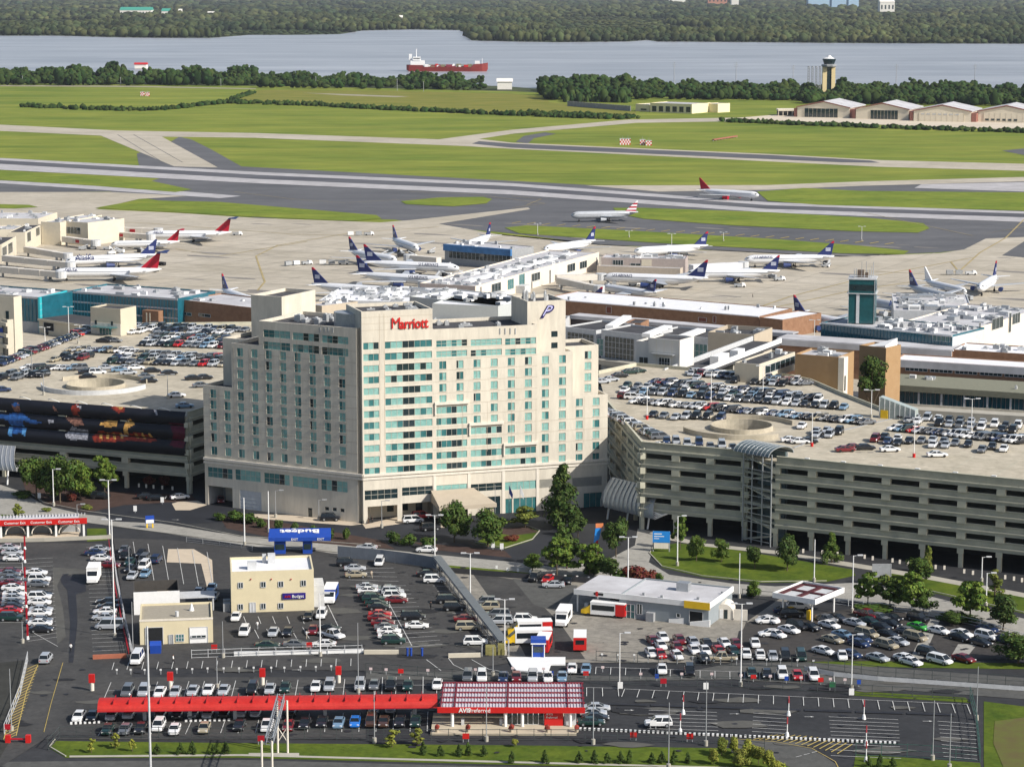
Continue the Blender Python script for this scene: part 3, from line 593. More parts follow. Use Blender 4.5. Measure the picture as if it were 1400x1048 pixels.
section(FR, ua[3], ua[4], FR.uz(806, 540)[1], 16, win_r(8, range(6, 12)) + win_r(9, range(6, 12)) + lr[6:] + gr[6:])
u_, z_8 = FR.uz(804, 488, 4)
section(FR, ua[3] - 1, FR.uz(818, 500, 4)[0], FR.uz(800, 472, 4)[1], 11, [(u_ - hw, u_ + hw, KZ[k] - hh + .1, KZ[k] + hh - .1, 'w') for k in range(2, 6)], y0=4, z0=20)
# tower with the letter mark
t0 = FR.uz(721, 420, 2.5)[0]; t1 = FR.uz(773.3, 420, 2.5)[0]; zt = FR.uz(747, 411, 2.5)[1]
tw = [(FR.uz(758, 456, 2.5)[0] - .8, FR.uz(758, 456, 2.5)[0] + .8, FR.uz(758, y + 4, 2.5)[1], FR.uz(758, y - 4, 2.5)[1], 'k') for y in (456.5, 472)]
section(FR, t0, t1, zt, 12, tw, y0=2.5, z0=28)
# mouldings: cornice bands of the base, joints between storeys
bands.M = fm(FL); LL = (B_ - A_).length
for z0, z1, pr in ((11.15, 11.75, .35), (10.35, 10.85, .2)): bands.box(-.2, LL + .0, -pr, -.003, z0, z1)
bands.M = fm(FR); LR_ = (C_ - B_).length
for z0, z1, pr in ((11.15, 11.75, .35), (10.35, 10.85, .2)): bands.box(.0, LR_ + .2, -pr, -.003, z0, z1)
bands.M = fm(FR)
for x in (593.7, 641, 688.2, 735.2, 770): u = ux(FR, x, 560); bands.box(u - .35, u + .35, -.12, -.004, 0, 10.3)
for k in range(12): bands.box(ux(FR, 527, 560), ux(FR, 591, 560), -.05, -.003, KZ[k] + sh + .05, KZ[k] + sh + .2)
for xa, xb, k in ((594, 641, 6), (641, 688, 8), (688, 735, 10)):
    bands.box(ux(FR, xa, 560), ux(FR, xb, 560), -.5, -.006, KZ[k] + sh + .55, KZ[k] + sh + 1.15); bands.box(ux(FR, xa, 560), ux(FR, xa, 560) + .35, -.4, -.006, KZ[k] - 1, KZ[k] + sh + .5)
# little scuppers under the parapets
dk = MB(); dk.M = fm(FR)
for x in (683.5, 690.5, 697.5, 704.5): u = ux(FR, x, 460); z = FR.uz(x, 452)[1]; dk.box(u - .12, u + .12, -.12, -.003, z - .8, z + .6)
dk.M = fm(FL)
for x in (438, 444, 449, 455): u = ux(FL, x, 450); z = FL.uz(x, 450.5)[1]; dk.box(u - .12, u + .12, -.12, -.003, z - .7, z + .5)
loose(dk, 'scupper', [GREY], hotel)
walls.M = None
walls.build('wall', [HOTEL], hotel); bands.build('cornice', [HOTEL2], hotel)
# faint panel joints, cut as thin dark reveals
jn = MB()
for face, L_ in ((FL, LL), (FR, LR_)):
    jn.M = fm(face)
    for k in range(10):
        z = KZ[k] - 1.32
        top = uL[2] if face is FL else ua[2]
        if face is FL: jn.box(0 if z < zl1 - 1 else uL[2], uL[3], -.012, -.004, z, z + .07)
        else: jn.box(ua[1], ua[4] if k > 6 else ua[2], -.012, -.004, z, z + .07)
    n = 10
    for i in range(1, n):
        u = L_ * i / n
        if face is FL: jn.box(u, u + .07, -.014, -.004, 15.4, zl1 - 1 if u < uL[1] else zl2 - 1 if u < uL[2] else zl3 - 3)
        elif u > ua[1]: jn.box(u, u + .07, -.014, -.004, 15.4, 27)
for x in (519.3, 525.7): u = ux(FR, x, 560); jn.box(u, u + .1, -.014, -.004, 15.5, 49)
jn.M = fm(FR)
for z in (45.2, 46.7, 48.2): jn.box(.1, ua[1] - .1, -.014, -.004, z, z + .06)
jn.build('panel_joint', [mat('joint_line', (.40, .34, .26), .9)], hotel)
loose(roofs, 'roof', [ROOFD], hotel)
# window panes: each opening a part; beyond the first hundred the small punched ones are one part
big = [q for q in wins if q[6] not in 'w']; small = [q for q in wins if q[6] == 'w']
rest = MB(); FRM = mat('window_frame', (.42, .40, .34), .7)
rw = random.Random(5)
for i, (M, x0, x1, z0, z1, y, k) in enumerate(big + small):
    if k == 'a': continue
    one = i < 100; mb = MB() if one else rest; mb.M = M
    L_ = x1 - x0; e = .02
    if k == 'w':
        r = rw.random(); g = 1 if r < .25 else 0 if r < .92 else 2; xm = x0 + L_ * (.5 if rw.random() < .8 else .3)
        mb.cur = g; mb.box(x0, xm, y - .1, y, z0, z1); mb.cur = 1 if rw.random() < .2 else 0; mb.box(xm, x1, y - .1, y, z0, z1)
        mb.cur = 3; mb.box(xm - .04, xm + .04, y - .14, y - .102, z0, z1); mb.box(x0 - .05, x1 + .05, y - .3, y - .225, z0 - .12, z0 - .01)
    elif k in 'rsqp':
        n = max(2, round(L_ / (1.35 if k in 'rs' else 1.7))); 
        for j in range(n):
            a = x0 + L_ * j / n; b = x0 + L_ * (j + 1) / n
            if k == 'q': g = 2
            elif k == 'p': g = 0
            else: g = 2 if ((j % 6 == 3 and (k == 's' or L_ < 7)) or (j % 6 == 4 and k == 's' and L_ > 8) or rw.random() < .1) else (0 if rw.random() < .65 else 1)
            mb.cur = g; mb.box(a, b, y - .1, y, z0, z1)
        mb.cur = 3
        for j in range(n + 1): a = x0 + L_ * j / n; mb.box(a - .035, a + .035, y - .14, y - .102, z0, z1)
        if k in 'rq': mb.box(x0, x1, y - .15, y - .103, (z0 + z1) / 2 - .04, (z0 + z1) / 2 + .04)
    elif k == 't':
        n = max(1, round(L_ / 1.6)); mb.cur = 1; mb.box(x0, x1, y - .1, y, z0, z1); mb.cur = 3
        for j in range(n + 1): a = x0 + L_ * j / n; mb.box(a - .04, a + .04, y - .14, y - .102, z0, z1)
    elif k == 'l':
        mb.cur = 4; mb.box(x0, x1, y - .05, y, z0, z1); mb.cur = 3
        for j in range(9): z = z0 + (z1 - z0) * (j + .3) / 9; mb.box(x0, x1, y - .2, y - .06, z, z + .07)
    elif k == 'd': mb.cur = 5; mb.box(x0, x1, y - .15, y, z0, z1); [mb.box(x0, x1, y - .18, y - .151, z, z + .05) for z in (.9, 1.8, 2.7, 3.6)]
    elif k == 'g': mb.cur = 4; mb.box(x0, x1, y + 6, y + 6.1, z0, z1); mb.quad((x0, y, .02), (x1, y, .02), (x1, y + 6, .02), (x0, y + 6, .02)); mb.quad((x0, y, z1), (x0, y + 6, z1), (x1, y + 6, z1), (x1, y, z1)); mb.quad((x0, y, z0), (x0, y + 6, z0), (x0, y + 6, z1), (x0, y, z1)); mb.quad((x1, y, z0), (x1, y, z1), (x1, y + 6, z1), (x1, y + 6, z0))
    else: mb.cur = 2; mb.box(x0, x1, y - .1, y, z0, z1)
    if one: mb.build({'d': 'garage_door', 'g': 'garage_opening', 'l': 'louvre'}.get(k, 'window'), [GLP, GLM, GLD, FRM, GREY, LGREY], hotel)
tag(rest.build('window', [GLP, GLM, GLD, FRM, GREY, LGREY], hotel), kind='stuff')
# arcade behind the columns at the entrance
ar = MB(); ar.M = fm(FR); a, b = gr[0][0], gr[2][1]
ar.box(a, b, 5, 5.2, 0, 4.1); ar.quad((a, .35, 4.25), (a, 5, 4.25), (b, 5, 4.25), (b, .35, 4.25)); ar.quad((a, .35, .06), (b, .35, .06), (b, 5, .06), (a, 5, .06))
ar.cur = 1
for x in (a + 6, a + 9.5, a + 13, a + 18): ar.box(x, x + 1.6, 4.9, 4.99, .1 if x > a + 12 else 1.4, 3)
ar.build('arcade', [CREAM, GLD], hotel)
# porte-cochere
pc = MB(); pc.M = fm(FR); u0, u1 = ux(FR, 583, 690), ux(FR, 652, 690)
a_ = (u0 + 1, -.4, 6.9); b_ = (u1 - 1, -.4, 6.9); c_ = (u1 + 1.5, -10.5, 5.1); d_ = (u0, -10.5, 5.1)
pc.quad(d_, c_, b_, a_); pc.quad((d_[0], d_[1], 4.2), (d_[0], d_[1], 5.1), (a_[0], a_[1], 6.9), (a_[0], a_[1], 4.2)); pc.quad((c_[0], c_[1], 5.1), (c_[0], c_[1], 4.2), (b_[0], b_[1], 4.2), (b_[0], b_[1], 6.9))
pc.quad((d_[0], d_[1], 4.2), (c_[0], c_[1], 4.2), c_, d_); pc.quad((d_[0], d_[1], 4.2), (a_[0], a_[1], 4.2), (b_[0], b_[1], 4.2), (c_[0], c_[1], 4.2))
pc.box(c_[0] - 1.4, c_[0] - .5, -10, -9.1, 0, 4.2); pc.box(d_[0] + .5, d_[0] + 1.4, -10, -9.1, 0, 4.2)
pc.build('entrance_canopy', [TAN], hotel)
# lift tower's sunlit side already in walls; roof plant
def rooftop(mb, M, spots, seed=1):
    mb.M = M; r = random.Random(seed)
    for (x, y, z, a, b, c) in spots: mb.cur = r.choice((0, 0, 1, 2)); mb.box(x, x + a, y, y + b, z, z + c); mb.cur = 1; mb.cyl((x + a / 2, y + b / 2, z + c), (x + a / 2, y + b / 2, z + c + .25), min(a, b) * .3, n=8)
rp = MB(); r0 = random.Random(9); sp = []
for i in range(16): sp.append((uL[2] + 4 + r0.uniform(0, 13), 5 + r0.uniform(0, 9), zl3 - .8, r0.uniform(.8, 2.2), r0.uniform(.8, 2), r0.uniform(.5, 1.8)))
rooftop(rp, fm(FL), sp); sp = []
for i in range(9): sp.append((ua[1] + r0.uniform(1, 22), 4 + r0.uniform(0, 9), FR.uz(660, 447)[1] - .8, r0.uniform(.6, 1.6), r0.uniform(.6, 1.5), r0.uniform(.4, 1)))
for i in range(14): sp.append((t0 + r0.uniform(.3, 7.5), 3.5 + r0.uniform(0, 9), zt - .8, .5, .5, r0.uniform(1, 2.6)))
for i in range(8): sp.append((r0.uniform(2, 13), 2 + r0.uniform(0, 9), 49.2, r0.uniform(1, 3), r0.uniform(.3, 1), r0.uniform(.3, .8)))
rooftop(rp, fm(FR), sp)
loose(rp, 'roof_unit', [METAL, LGREY, GREY], hotel)
# curved grey screen on the left wing roof
cs = MB(); cs.M = fm(FL); c0 = (ux(FL, 462, 440), 7, zl3 - .8); n = 14; pts = [(c0[0] + 5 * math.cos(t), c0[1] + 3.6 * math.sin(t)) for t in [2 * math.pi * i / n for i in range(n)]]
cs.prism(pts, zl3 - .79, zl3 + 2.6); cs.build('roof_screen', [METAL], hotel)
mx, mz = FR.uz(560.5, 448)
text('M', 3.7, RED, hotel, (0, 0, 0), name='hotel_lettering')
lt = C.objects[-1] if False else [o for o in hotel.children if o.name.startswith('hotel_lettering')][0]
C.objects.link(lt) if False else None; lt.matrix_local = fm(FR) @ Matrix.Translation((FR.uz(541, 447)[0], -.25, FR.uz(541, 448.8)[1])) @ Matrix.Rotation(math.pi / 2, 4, 'X') @ Matrix.Scale(.85, 4, (1, 0, 0))
l2 = text('arriott', 3.3, RED, hotel, (0, 0, 0), name='hotel_lettering', bold=.07, align='LEFT')
l2.matrix_local = fm(FR) @ Matrix.Translation((FR.uz(546.2, 447)[0], -.25, FR.uz(546, 449)[1])) @ Matrix.Rotation(math.pi / 2, 4, 'X') @ Matrix.Scale(.78, 4, (1, 0, 0))
# letter mark on the tower
pm = text('P', 4.0, mat('mark_navy', (.02, .015, .10), .4), hotel, (0, 0, 0), name='letter_mark', bold=.16, font_shear=.6)
px_, pz_ = FR.uz(744, 433, 2.5)
pm.matrix_local = fm(FR) @ Matrix.Translation((px_, 2.3, pz_ - .1)) @ Matrix.Rotation(math.pi / 2, 4, 'X')
p2 = text('P', 3.4, mat('mark_lilac', (.5, .5, .8), .4), hotel, (0, 0, 0), name='letter_mark', bold=-.02, font_shear=.6)
p2.matrix_local = fm(FR) @ Matrix.Translation((px_ + .1, 2.2, pz_ + .3)) @ Matrix.Rotation(math.pi / 2, 4, 'X')
# ---------------- generic building ----------------
def bld(name, label, cat, p1, p2, h, depth, wm, rm, z0=0.0, par=.5, group=None, roofname='roof', over=0, world=False):
    P1 = Vector((p1[0], p1[1], 0)) if world else G(p1[0], p1[1], h); P2 = Vector((p2[0], p2[1], 0)) if world else G(p2[0], p2[1], h)
    P1.z = P2.z = 0; a = ang(P1, P2); L = (P2 - P1).length
    o = T(name, label, cat, (P1.x, P1.y, z0), a, group); fc = Face(P1, a); fc.z0 = z0; h -= z0
    m = MB(); t = .3; zr = h - par
    if par > 0:
        m.prism([(0, 0), (L, 0), (L, t), (0, t)], 0, h); m.prism([(0, depth - t), (L, depth - t), (L, depth), (0, depth)], 0, h)
        m.prism([(0, t), (t, t), (t, depth - t), (0, depth - t)], 0, h); m.prism([(L - t, t), (L, t), (L, depth - t), (L - t, depth - t)], 0, h)
        m.build('wall', [wm], o)
        q = MB(); q.box(t + .003, L - t - .003, t + .003, depth - t - .003, zr - .3, zr); q.build(roofname, [rm], o)
    else:
        m.box(0, L, 0, depth, 0, h - .45); m.build('wall', [wm], o)
        q = MB(); q.box(-over, L + over, -over, depth + over, h - .446, h); q.build(roofname, [rm], o)
    return o, L, fc, zr
def feat(o, name, boxes, mats, mi=None):   # each box its own part
    for k, b in enumerate(boxes):
        m = MB(); m.box(*b); m.build(name, mats if mi is None else [mats[mi[k]]], o)
def panes(o, x0, x1, z0, z1, n, gm=None, fm_=None, y=-.02, name='window', rows=1, side=None, w=.12):
    """a glazed panel: pane with mullions standing proud of it. side: None front, ('L', depth) or ('R', L)"""
    m = MB(); M = None
    if side: M = Matrix.Translation((side[1], 0, 0)) @ Matrix.Rotation(math.pi / 2, 4, 'Z'); m.M = M
    m.box(x0, x1, y - .05, y, z0, z1); m.cur = 1
    for j in range(n + 1): a = x0 + (x1 - x0) * j / n; m.box(a - w / 2, a + w / 2, y - .13, y - .053, z0, z1)
    for j in range(rows + 1): z = z0 + (z1 - z0) * j / rows; m.box(x0, x1, y - .11, y - .051, z - .05, z + .05)
    return m.build(name, [gm or GLD, fm_ or LGREY], o)
def clutter(o, L, D, z, n, seed=0, big=2.5, x0=1, y0=1):
    r = random.Random(seed)
    for i in range(n):
        a, b, c = r.uniform(.6, big), r.uniform(.6, big * .8), r.uniform(.4, 1.5); x = r.uniform(x0, max(x0 + .1, L - 1 - a)); y = r.uniform(y0, max(y0 + .1, D - 1 - b)); m = MB()
        m.box(x, x + a, y, y + b, z + .003, z + c)
        if r.random() < .5: m.cur = 1; m.cyl((x + a / 2, y + b / 2, z + c), (x + a / 2, y + b / 2, z + c + .3), min(a, b) * .3, n=8)
        else: m.cur = 1; m.box(x + a * .1, x + a * .9, y - .02, y, z + .2, z + c * .8)
        m.build('roof_unit', [r.choice((METAL, LGREY, WHITE, GREY)), GREY], o)
# ---------------- parking garages ----------------
FLOORS = [(18.1, 20.5), (14.7, 16.7), (11.3, 13.3), (7.9, 9.9), (4.4, 6.5)]
def garage_side(o, A, B, bay, skip=(), first=True, cm=0, top=True):
    """spandrels, corbelled columns and floor edges along the world line A-B (origin of o at A0)"""
    d = (B - A); L = d.length; a = math.atan2(d.y, d.x); M = Matrix.Translation(A) @ Matrix.Rotation(a, 4, 'Z'); n = max(1, round(L / bay))
    for k, (z0, z1) in enumerate(FLOORS):
        if k in skip: continue
        m = MB(); m.M = M
        m.box(0, L, -.02, .28, z0 + .85, z1); m.box(0, L, -.45, .25, z0, z0 + .847); m.cur = 1; m.box(0, L, -.2, .30, z1 + .003, z1 + .14)
        m.box(0, L, -.6, -.453, z0 + .62, z0 + .9)
        m.build('spandrel', [PRE2, PRE, GREY], o)
    for i in range(n + 1):
        x = L * i / n; m = MB(); m.M = M
        m.box(x - .45, x + .45, -.25, .6, 0, 4.4); m.box(x - .4, x + .4, .3, .7, 4.0, 19.2)
        m.box(x - .7, x + .7, -.5, -.255, 3.3, 4.395)
        for k, (z0, z1) in enumerate(FLOORS):
            if k + 1 < len(FLOORS): m.box(x - .95, x + .95, -.52, .62, FLOORS[k + 1][1] + .003, z0 - .003)
        m.build('column', [PRE], o)
def deck_poly(o, poly, hole, z, th, name, m_, hn=32):
    """slab with a round hole; poly in world coordinates"""
    lo = [[Vector((p[0], p[1], 0)) for p in poly]]
    if hole: lo.append([Vector((hole[0] + hole[2] * math.cos(-t), hole[1] + hole[2] * math.sin(-t), 0)) for t in [2 * math.pi * i / hn for i in range(hn)]])
    tri = geometry.tessellate_polygon(lo); fl = [p for l in lo for p in l]; n = len(fl); m = MB()
    vs = [(p.x, p.y, z) for p in fl] + [(p.x, p.y, z - th) for p in fl]; fs = []
    for t in tri:
        a, b, c = (fl[i] for i in t); up = (b - a).cross(c - a).z > 0; t = t if up else t[::-1]
        fs.append(t); fs.append([i + n for i in t[::-1]])
    s0 = 0
    for l in lo:
        k = len(l)
        for i in range(k): a = s0 + i; b = s0 + (i + 1) % k; fs.append((a, a + n, b + n, b))
        s0 += k
    m.add(vs, fs); return m.build(name, [m_], o)
def ring(o, c, r, z0, z1, t0, t1, name, m_, th=.3, n=28):
    m = MB(); rs = []
    for i in range(n + 1):
        t = t0 + (t1 - t0) * i / n; ct, st = math.cos(t), math.sin(t)
        rs.append([(c[0] + (r - th / 2) * ct, c[1] + (r - th / 2) * st, z0), (c[0] + (r + th / 2) * ct, c[1] + (r + th / 2) * st, z0), (c[0] + (r + th / 2) * ct, c[1] + (r + th / 2) * st, z1), (c[0] + (r - th / 2) * ct, c[1] + (r - th / 2) * st, z1)])
    m.loft(rs); return m.build(name, [m_], o)
def V2(p): return Vector((p[0], p[1], 0))
ZD = 19.4
# right garage
gr_ = T('parking_garage', 'long grey concrete parking garage with five open levels right of the hotel', 'garage', (0, 0, 0))
P0, P1, P2, P3 = V2(G(829, 546, 20.5)), V2(G(878, 604, 20.5)), V2(G(1020, 616, 20.5)), V2(G(1062, 624, 20.5))
dd = Vector((math.cos(R(-27.2)), math.sin(R(-27.2)), 0)); P4 = P3 + dd * 110
garage_side(gr_, P0, P1, 9); garage_side(gr_, P1, P2, 8.4); garage_side(gr_, P3, P4, 8.35)
back = [V2(G(*p, ZD)) for p in ((1500, 592), (1400, 580), (1222, 568), (1150, 540), (1108, 522), (1070, 514), (960, 508), (870, 500), (818, 511))]
inn = Vector((dd.y, -dd.x, 0)) * -.3
out = [P0, P1, P2, P3, P4, P4 + Vector((-dd.y, dd.x, 0)) * 30] + back
hc = G(1014, 586, ZD)
deck_poly(gr_, out, (hc.x, hc.y, 7.3), ZD, .5, 'roof_deck', DECK)
for z in (16, 12.6, 9.2, 5.6): deck_poly(gr_, [(p.x, p.y) for p in out], (hc.x, hc.y, 7.3), z, .5, 'floor_slab', PRE2)
inner = [P0 + Vector((9, 3, 0)), P1 + Vector((6, 9, 0)), P2 + Vector((3, 12, 0)), P3 + Vector((5, 12, 0)), P4 + Vector((5, 12, 0)), P4 + Vector((6, 13, 0)), P3 + Vector((5, 13, 0)), P2 + Vector((3, 13, 0)), P1 + Vector((7, 10, 0)), P0 + Vector((10, 3, 0))]
m = MB(); m.prism([(p.x, p.y) for p in inner], 0, 19.0) ; m.build('void_wall', [DARK], gr_)  # near-black wall painted as the deep shade between the decks
for A, B in zip(back[2:], back[3:]):
    m = MB(); m.M = Matrix.Translation(A) @ Matrix.Rotation(ang(A, B), 4, 'Z'); m.box(.02, (B - A).length - .02, -.15, .15, 0, 20.3); m.build('rear_wall', [PRE], gr_)
ring(gr_, hc, 7.3, 9, ZD + 1.1, 0, 6.2832, 'ramp_well', DECK, n=40); ring(gr_, hc, 14.5, ZD + .003, ZD + 1.2, R(195), R(300), 'ramp_wall', DECK); ring(gr_, hc, 13.5, ZD + .003, ZD + 1.1, R(20), R(120), 'ramp_wall', DECK)
m = MB(); m.prism([(hc.x + 7.2 * math.cos(t), hc.y + 7.2 * math.sin(t)) for t in [i * math.pi / 12 for i in range(24)]], 8.6, 9); m.build('ramp_floor', [ROOFT], gr_)
# expansion joint / curb across the deck
pj = [V2(G(*p, ZD)) for p in ((1085, 612), (1145, 590), (1225, 571))]
m = MB()
for A, B in zip(pj, pj[1:]): m.M = Matrix.Translation(A) @ Matrix.Rotation(ang(A, B), 4, 'Z'); m.box(0, (B - A).length, -.25, .25, ZD + .003, ZD + .12)
m.build('deck_kerb', [GREY], gr_)
for k in range(5):      # faint worn joints on the deck
    A = V2(G(1120 + 60 * k, 622 + 7 * k, ZD)); m = MB(); m.M = Matrix.Translation(A) @ Matrix.Rotation(R(62.8), 4, 'Z'); m.box(0, 18, -.07, .07, ZD + .002, ZD + .012); m.build('deck_joint', [PRE2], gr_)
# stair tower of glass and steel at its corner
st = T('stair_tower', 'open steel and glass stair tower with arched roof on the garage corner', 'tower', P2, ang(P2, P3))
LS = (P3 - P2).length; m = MB()
for x in (.4, LS / 3, LS * 2 / 3, LS - .4):
    for y in (-1.2, 4): m.box(x - .12, x + .12, y - .12, y + .12, 0, 21)
for z in range(0, 21, 2): m.box(.4, LS - .4, -1.25, -1.12, z + .9, z + 1.05); m.box(.4, LS - .4, 3.9, 4.0, z + .9, z + 1.05)
m.build('steel_frame', [METAL], st)
for k in range(6):
    z = .5 + 3.4 * k; m = MB(); m.M = Matrix.Translation((0, 0, z)) 
    s_ = 1 if k % 2 == 0 else -1; xa, xb = (.8, LS - .8) if s_ > 0 else (LS - .8, .8)
    m.add([(xa, -.6, 0), (xb, -.6, 1.7), (xb, .9, 1.7), (xa, .9, 0), (xa, -.6, .3), (xb, -.6, 2.0), (xb, .9, 2.0), (xa, .9, .3)], [(0, 1, 5, 4), (3, 7, 6, 2), (4, 5, 6, 7), (0, 3, 2, 1), (0, 4, 7, 3), (1, 2, 6, 5)]); m.build('stair_flight', [PRE], st)
m = MB(); m.box(.5, LS - .5, 3.5, 3.8, 0, 21); m.build('rear_screen', [mat('screen_glass', (.10, .15, .17), .2, .3, .5, spec=.7)], st)
m = MB(); rs = []
for i in range(11): t = math.pi * i / 10; rs.append([(-.8, 1.0 - 4.2 * math.cos(t), 20.8 + 1.9 * math.sin(t)), (LS + .4, 1.0 - 4.2 * math.cos(t), 20.8 + 1.9 * math.sin(t)), (LS + .4, 1.0 - 4.0 * math.cos(t), 20.8 + 1.7 * math.sin(t)), (-.8, 1.0 - 4.0 * math.cos(t), 20.8 + 1.7 * math.sin(t))])
m.loft(rs); m.build('arched_roof', [mat('roof_glass', (.10, .13, .135), .2, .3, .8, spec=.7)], st)
m = MB()
for j in range(10): x = -.8 + (LS + 1.2) * j / 9; m.loft([[(x - .06, 1.0 - 4.3 * math.cos(t), 20.8 + 2.0 * math.sin(t)), (x + .06, 1.0 - 4.3 * math.cos(t), 20.8 + 2.0 * math.sin(t)), (x + .06, 1.0 - 4.1 * math.cos(t), 20.8 + 1.8 * math.sin(t)), (x - .06, 1.0 - 4.1 * math.cos(t), 20.8 + 1.8 * math.sin(t))] for t in [math.pi * i / 10 for i in range(11)]])
m.build('roof_rib', [METAL], st)
# left garage with the painted banner
gl = T('parking_garage', 'left parking garage with black sports banner wrapped round its upper levels', 'garage', (0, 0, 0))
Q0 = V2(G(257, 563, 20.5)); Q1 = V2(G(0, 543, 20.5)); dl = (Q1 - Q0).normalized(); e_ = Vector((math.cos(R(65)), math.sin(R(65)), 0))
QL = Q0 + dl * 90; QR = Q0 + e_ * 120
garage_side(gl, QL, Q0, 18.2, skip=(0, 1, 2)); garage_side(gl, Q0, QR, 12)
kb = G(0, 500, ZD); bd = (G(125, 452, ZD) - kb).normalized()
outl = [V2(QL), V2(Q0), V2(QR), V2(G(345, 444, ZD)), V2(G(172, 446, ZD)), V2(G(125, 452, ZD)), V2(kb), V2(kb - bd * 30)]
hl = G(131, 528, ZD)
deck_poly(gl, outl, (hl.x, hl.y, 7.6), ZD, .5, 'roof_deck', DECK)
for z in (16, 12.6, 9.2, 5.6): deck_poly(gl, outl, None, z, .5, 'floor_slab', PRE2)
c_in = [Q0 + dl * 88 + e_ * 13, Q0 + dl * 8 + e_ * 13, Q0 + dl * 8 + e_ * 100, Q0 + dl * 9 + e_ * 100, Q0 + dl * 9 + e_ * 14, Q0 + dl * 88 + e_ * 14]
m = MB(); m.prism([(p.x, p.y) for p in c_in], 0, 19.0); m.build('void_wall', [DARK], gl)  # black inner wall stands in for shade behind the left facade
ring(gl, hl, 7.6, 9, ZD + 1.0, 0, 6.2832, 'ramp_well', DECK, n=40); ring(gl, hl, 14, ZD + .003, ZD + 1.2, R(185), R(345), 'ramp_wall', LGREY); ring(gl, hl, 13.5, ZD + .003, ZD + 1.1, R(20), R(140), 'ramp_wall', DECK)
m = MB(); m.prism([(hl.x + 7.5 * math.cos(t), hl.y + 7.5 * math.sin(t)) for t in [i * math.pi / 12 for i in range(24)]], 8.6, 9); m.build('ramp_floor', [ROOFT], gl)
m = MB(); A = V2(kb - bd * 30); B = V2(G(125, 452, ZD)); m.M = Matrix.Translation(A) @ Matrix.Rotation(ang(A, B), 4, 'Z'); m.box(0, (B - A).length, -.2, .2, 0, ZD + 1.2); m.build('rear_wall', [PRE], gl)
A = V2(G(172, 446, ZD)); B = V2(G(345, 444, ZD)); m = MB(); m.M = Matrix.Translation(A) @ Matrix.Rotation(ang(A, B), 4, 'Z'); m.box(0, (B - A).length, -.2, .2, 0, ZD + 1.0); m.build('rear_wall', [PRE], gl)
# banner: three bowed black bands with painted figures, hung on the front
bn = T('banner', 'black wraparound banner of athletes in action covering the left garage front', 'banner', Q0, ang(QL, Q0))
BNM = mat('banner_black', (.012, .013, .02), .5, .2, .4)
fig = {}
def bandy(z, zl, zh): t = (z - zl) / (zh - zl) * math.pi; return -.55 - .75 * math.sin(t)
BB = [(9.6, 13.3), (13.6, 17.0), (17.3, 20.6)]
for zl, zh in BB:
    m = MB(); rs = []
    n = 8
    for i in range(n + 1): z = zl + (zh - zl) * i / n; rs.append([(-88, bandy(z, zl, zh), z), (-.3, bandy(z, zl, zh), z), (-.3, bandy(z, zl, zh) + .08, z), (-88, bandy(z, zl, zh) + .08, z)])
    m.loft(rs); m.build('banner_band', [BNM], bn)
FB = Face(Q0, ang(QL, Q0))
def blot(name, pts, m_, z_off=.02):          # a painted patch following the bowed bands
    P = [FB.uz(x, y, -.9) for x, y in pts]
    us = [p[0] for p in P]; zs = [p[1] for p in P]; st_ = .35
    for zl, zh in BB:
        m = MB(); z = zl
        while z < zh - .01:
            z2 = min(zh, z + st_); zc = (z + z2) / 2; xs = []
            for (a, b) in zip(P, P[1:] + P[:1]):
                if (a[1] - zc) * (b[1] - zc) < 0: xs.append(a[0] + (b[0] - a[0]) * (zc - a[1]) / (b[1] - a[1]))
            xs.sort()
            for x0, x1 in zip(xs[::2], xs[1::2]): m.quad((x0, bandy(z, zl, zh) - z_off, z), (x1, bandy(z, zl, zh) - z_off, z), (x1, bandy(z2, zl, zh) - z_off, z2), (x0, bandy(z2, zl, zh) - z_off, z2))
            z = z2
        if m.f: m.build(name, [m_], bn)
BJ = mat('print_blue', (.008, .03, .10), .5, c2=(.04, .16, .50), scale=.9); BL2 = mat('print_light_blue', (.10, .30, .60), .5, .4, 2); SK = mat('print_skin', (.05, .02, .02), .5, c2=(.45, .22, .15), scale=1.6); WH2 = mat('print_white', (.06, .06, .08), .5, c2=(.6, .6, .65), scale=1.8)
ORG = mat('print_orange', (.10, .02, .008), .5, c2=(.95, .55, .15), scale=1.1); MR = mat('print_maroon', (.09, .006, .02), .5, .4, 1); RD2 = mat('print_red', (.03, .004, .006), .5, c2=(.45, .06, .03), scale=1.3)
blot('printed_figure', [(17, 552), (22, 549), (28, 552), (28, 561), (24, 566), (19, 562)], SK); blot('printed_figure', [(16, 553), (22, 549), (28, 553), (22, 555)], BJ, .04)
blot('printed_figure', [(-4, 565), (12, 566), (20, 563), (30, 565), (42, 572), (56, 576), (60, 578), (44, 579), (33, 574), (30, 592), (16, 592), (12, 574), (-4, 570)], BJ)
blot('printed_figure', [(12, 581), (17, 581), (18, 597), (12, 594)], BL2, .05); blot('printed_figure', [(30, 582), (36, 583), (36, 595), (31, 594)], BL2, .05); blot('printed_figure', [(66, 573), (74, 573), (75, 578), (68, 578)], WH2)
blot('printed_figure', [(98, 555), (104, 552), (110, 555), (111, 561), (107, 563), (108, 568), (100, 568)], RD2); blot('printed_figure', [(84, 567), (98, 570), (108, 568), (116, 580), (104, 582), (96, 576)], SK)
blot('printed_figure', [(100, 582), (106, 585), (120, 587), (121, 600), (100, 601), (92, 598), (89, 594)], WH2); blot('printed_figure', [(73, 554), (78, 558), (80, 563), (74, 560)], SK); blot('printed_figure', [(104, 553), (112, 556), (112, 559), (105, 555)], WH2, .05)
blot('printed_figure', [(152, 557), (160, 554), (170, 556), (171, 563), (163, 564)], RD2); blot('printed_figure', [(158, 556), (168, 556), (167, 560)], ORG, .05)
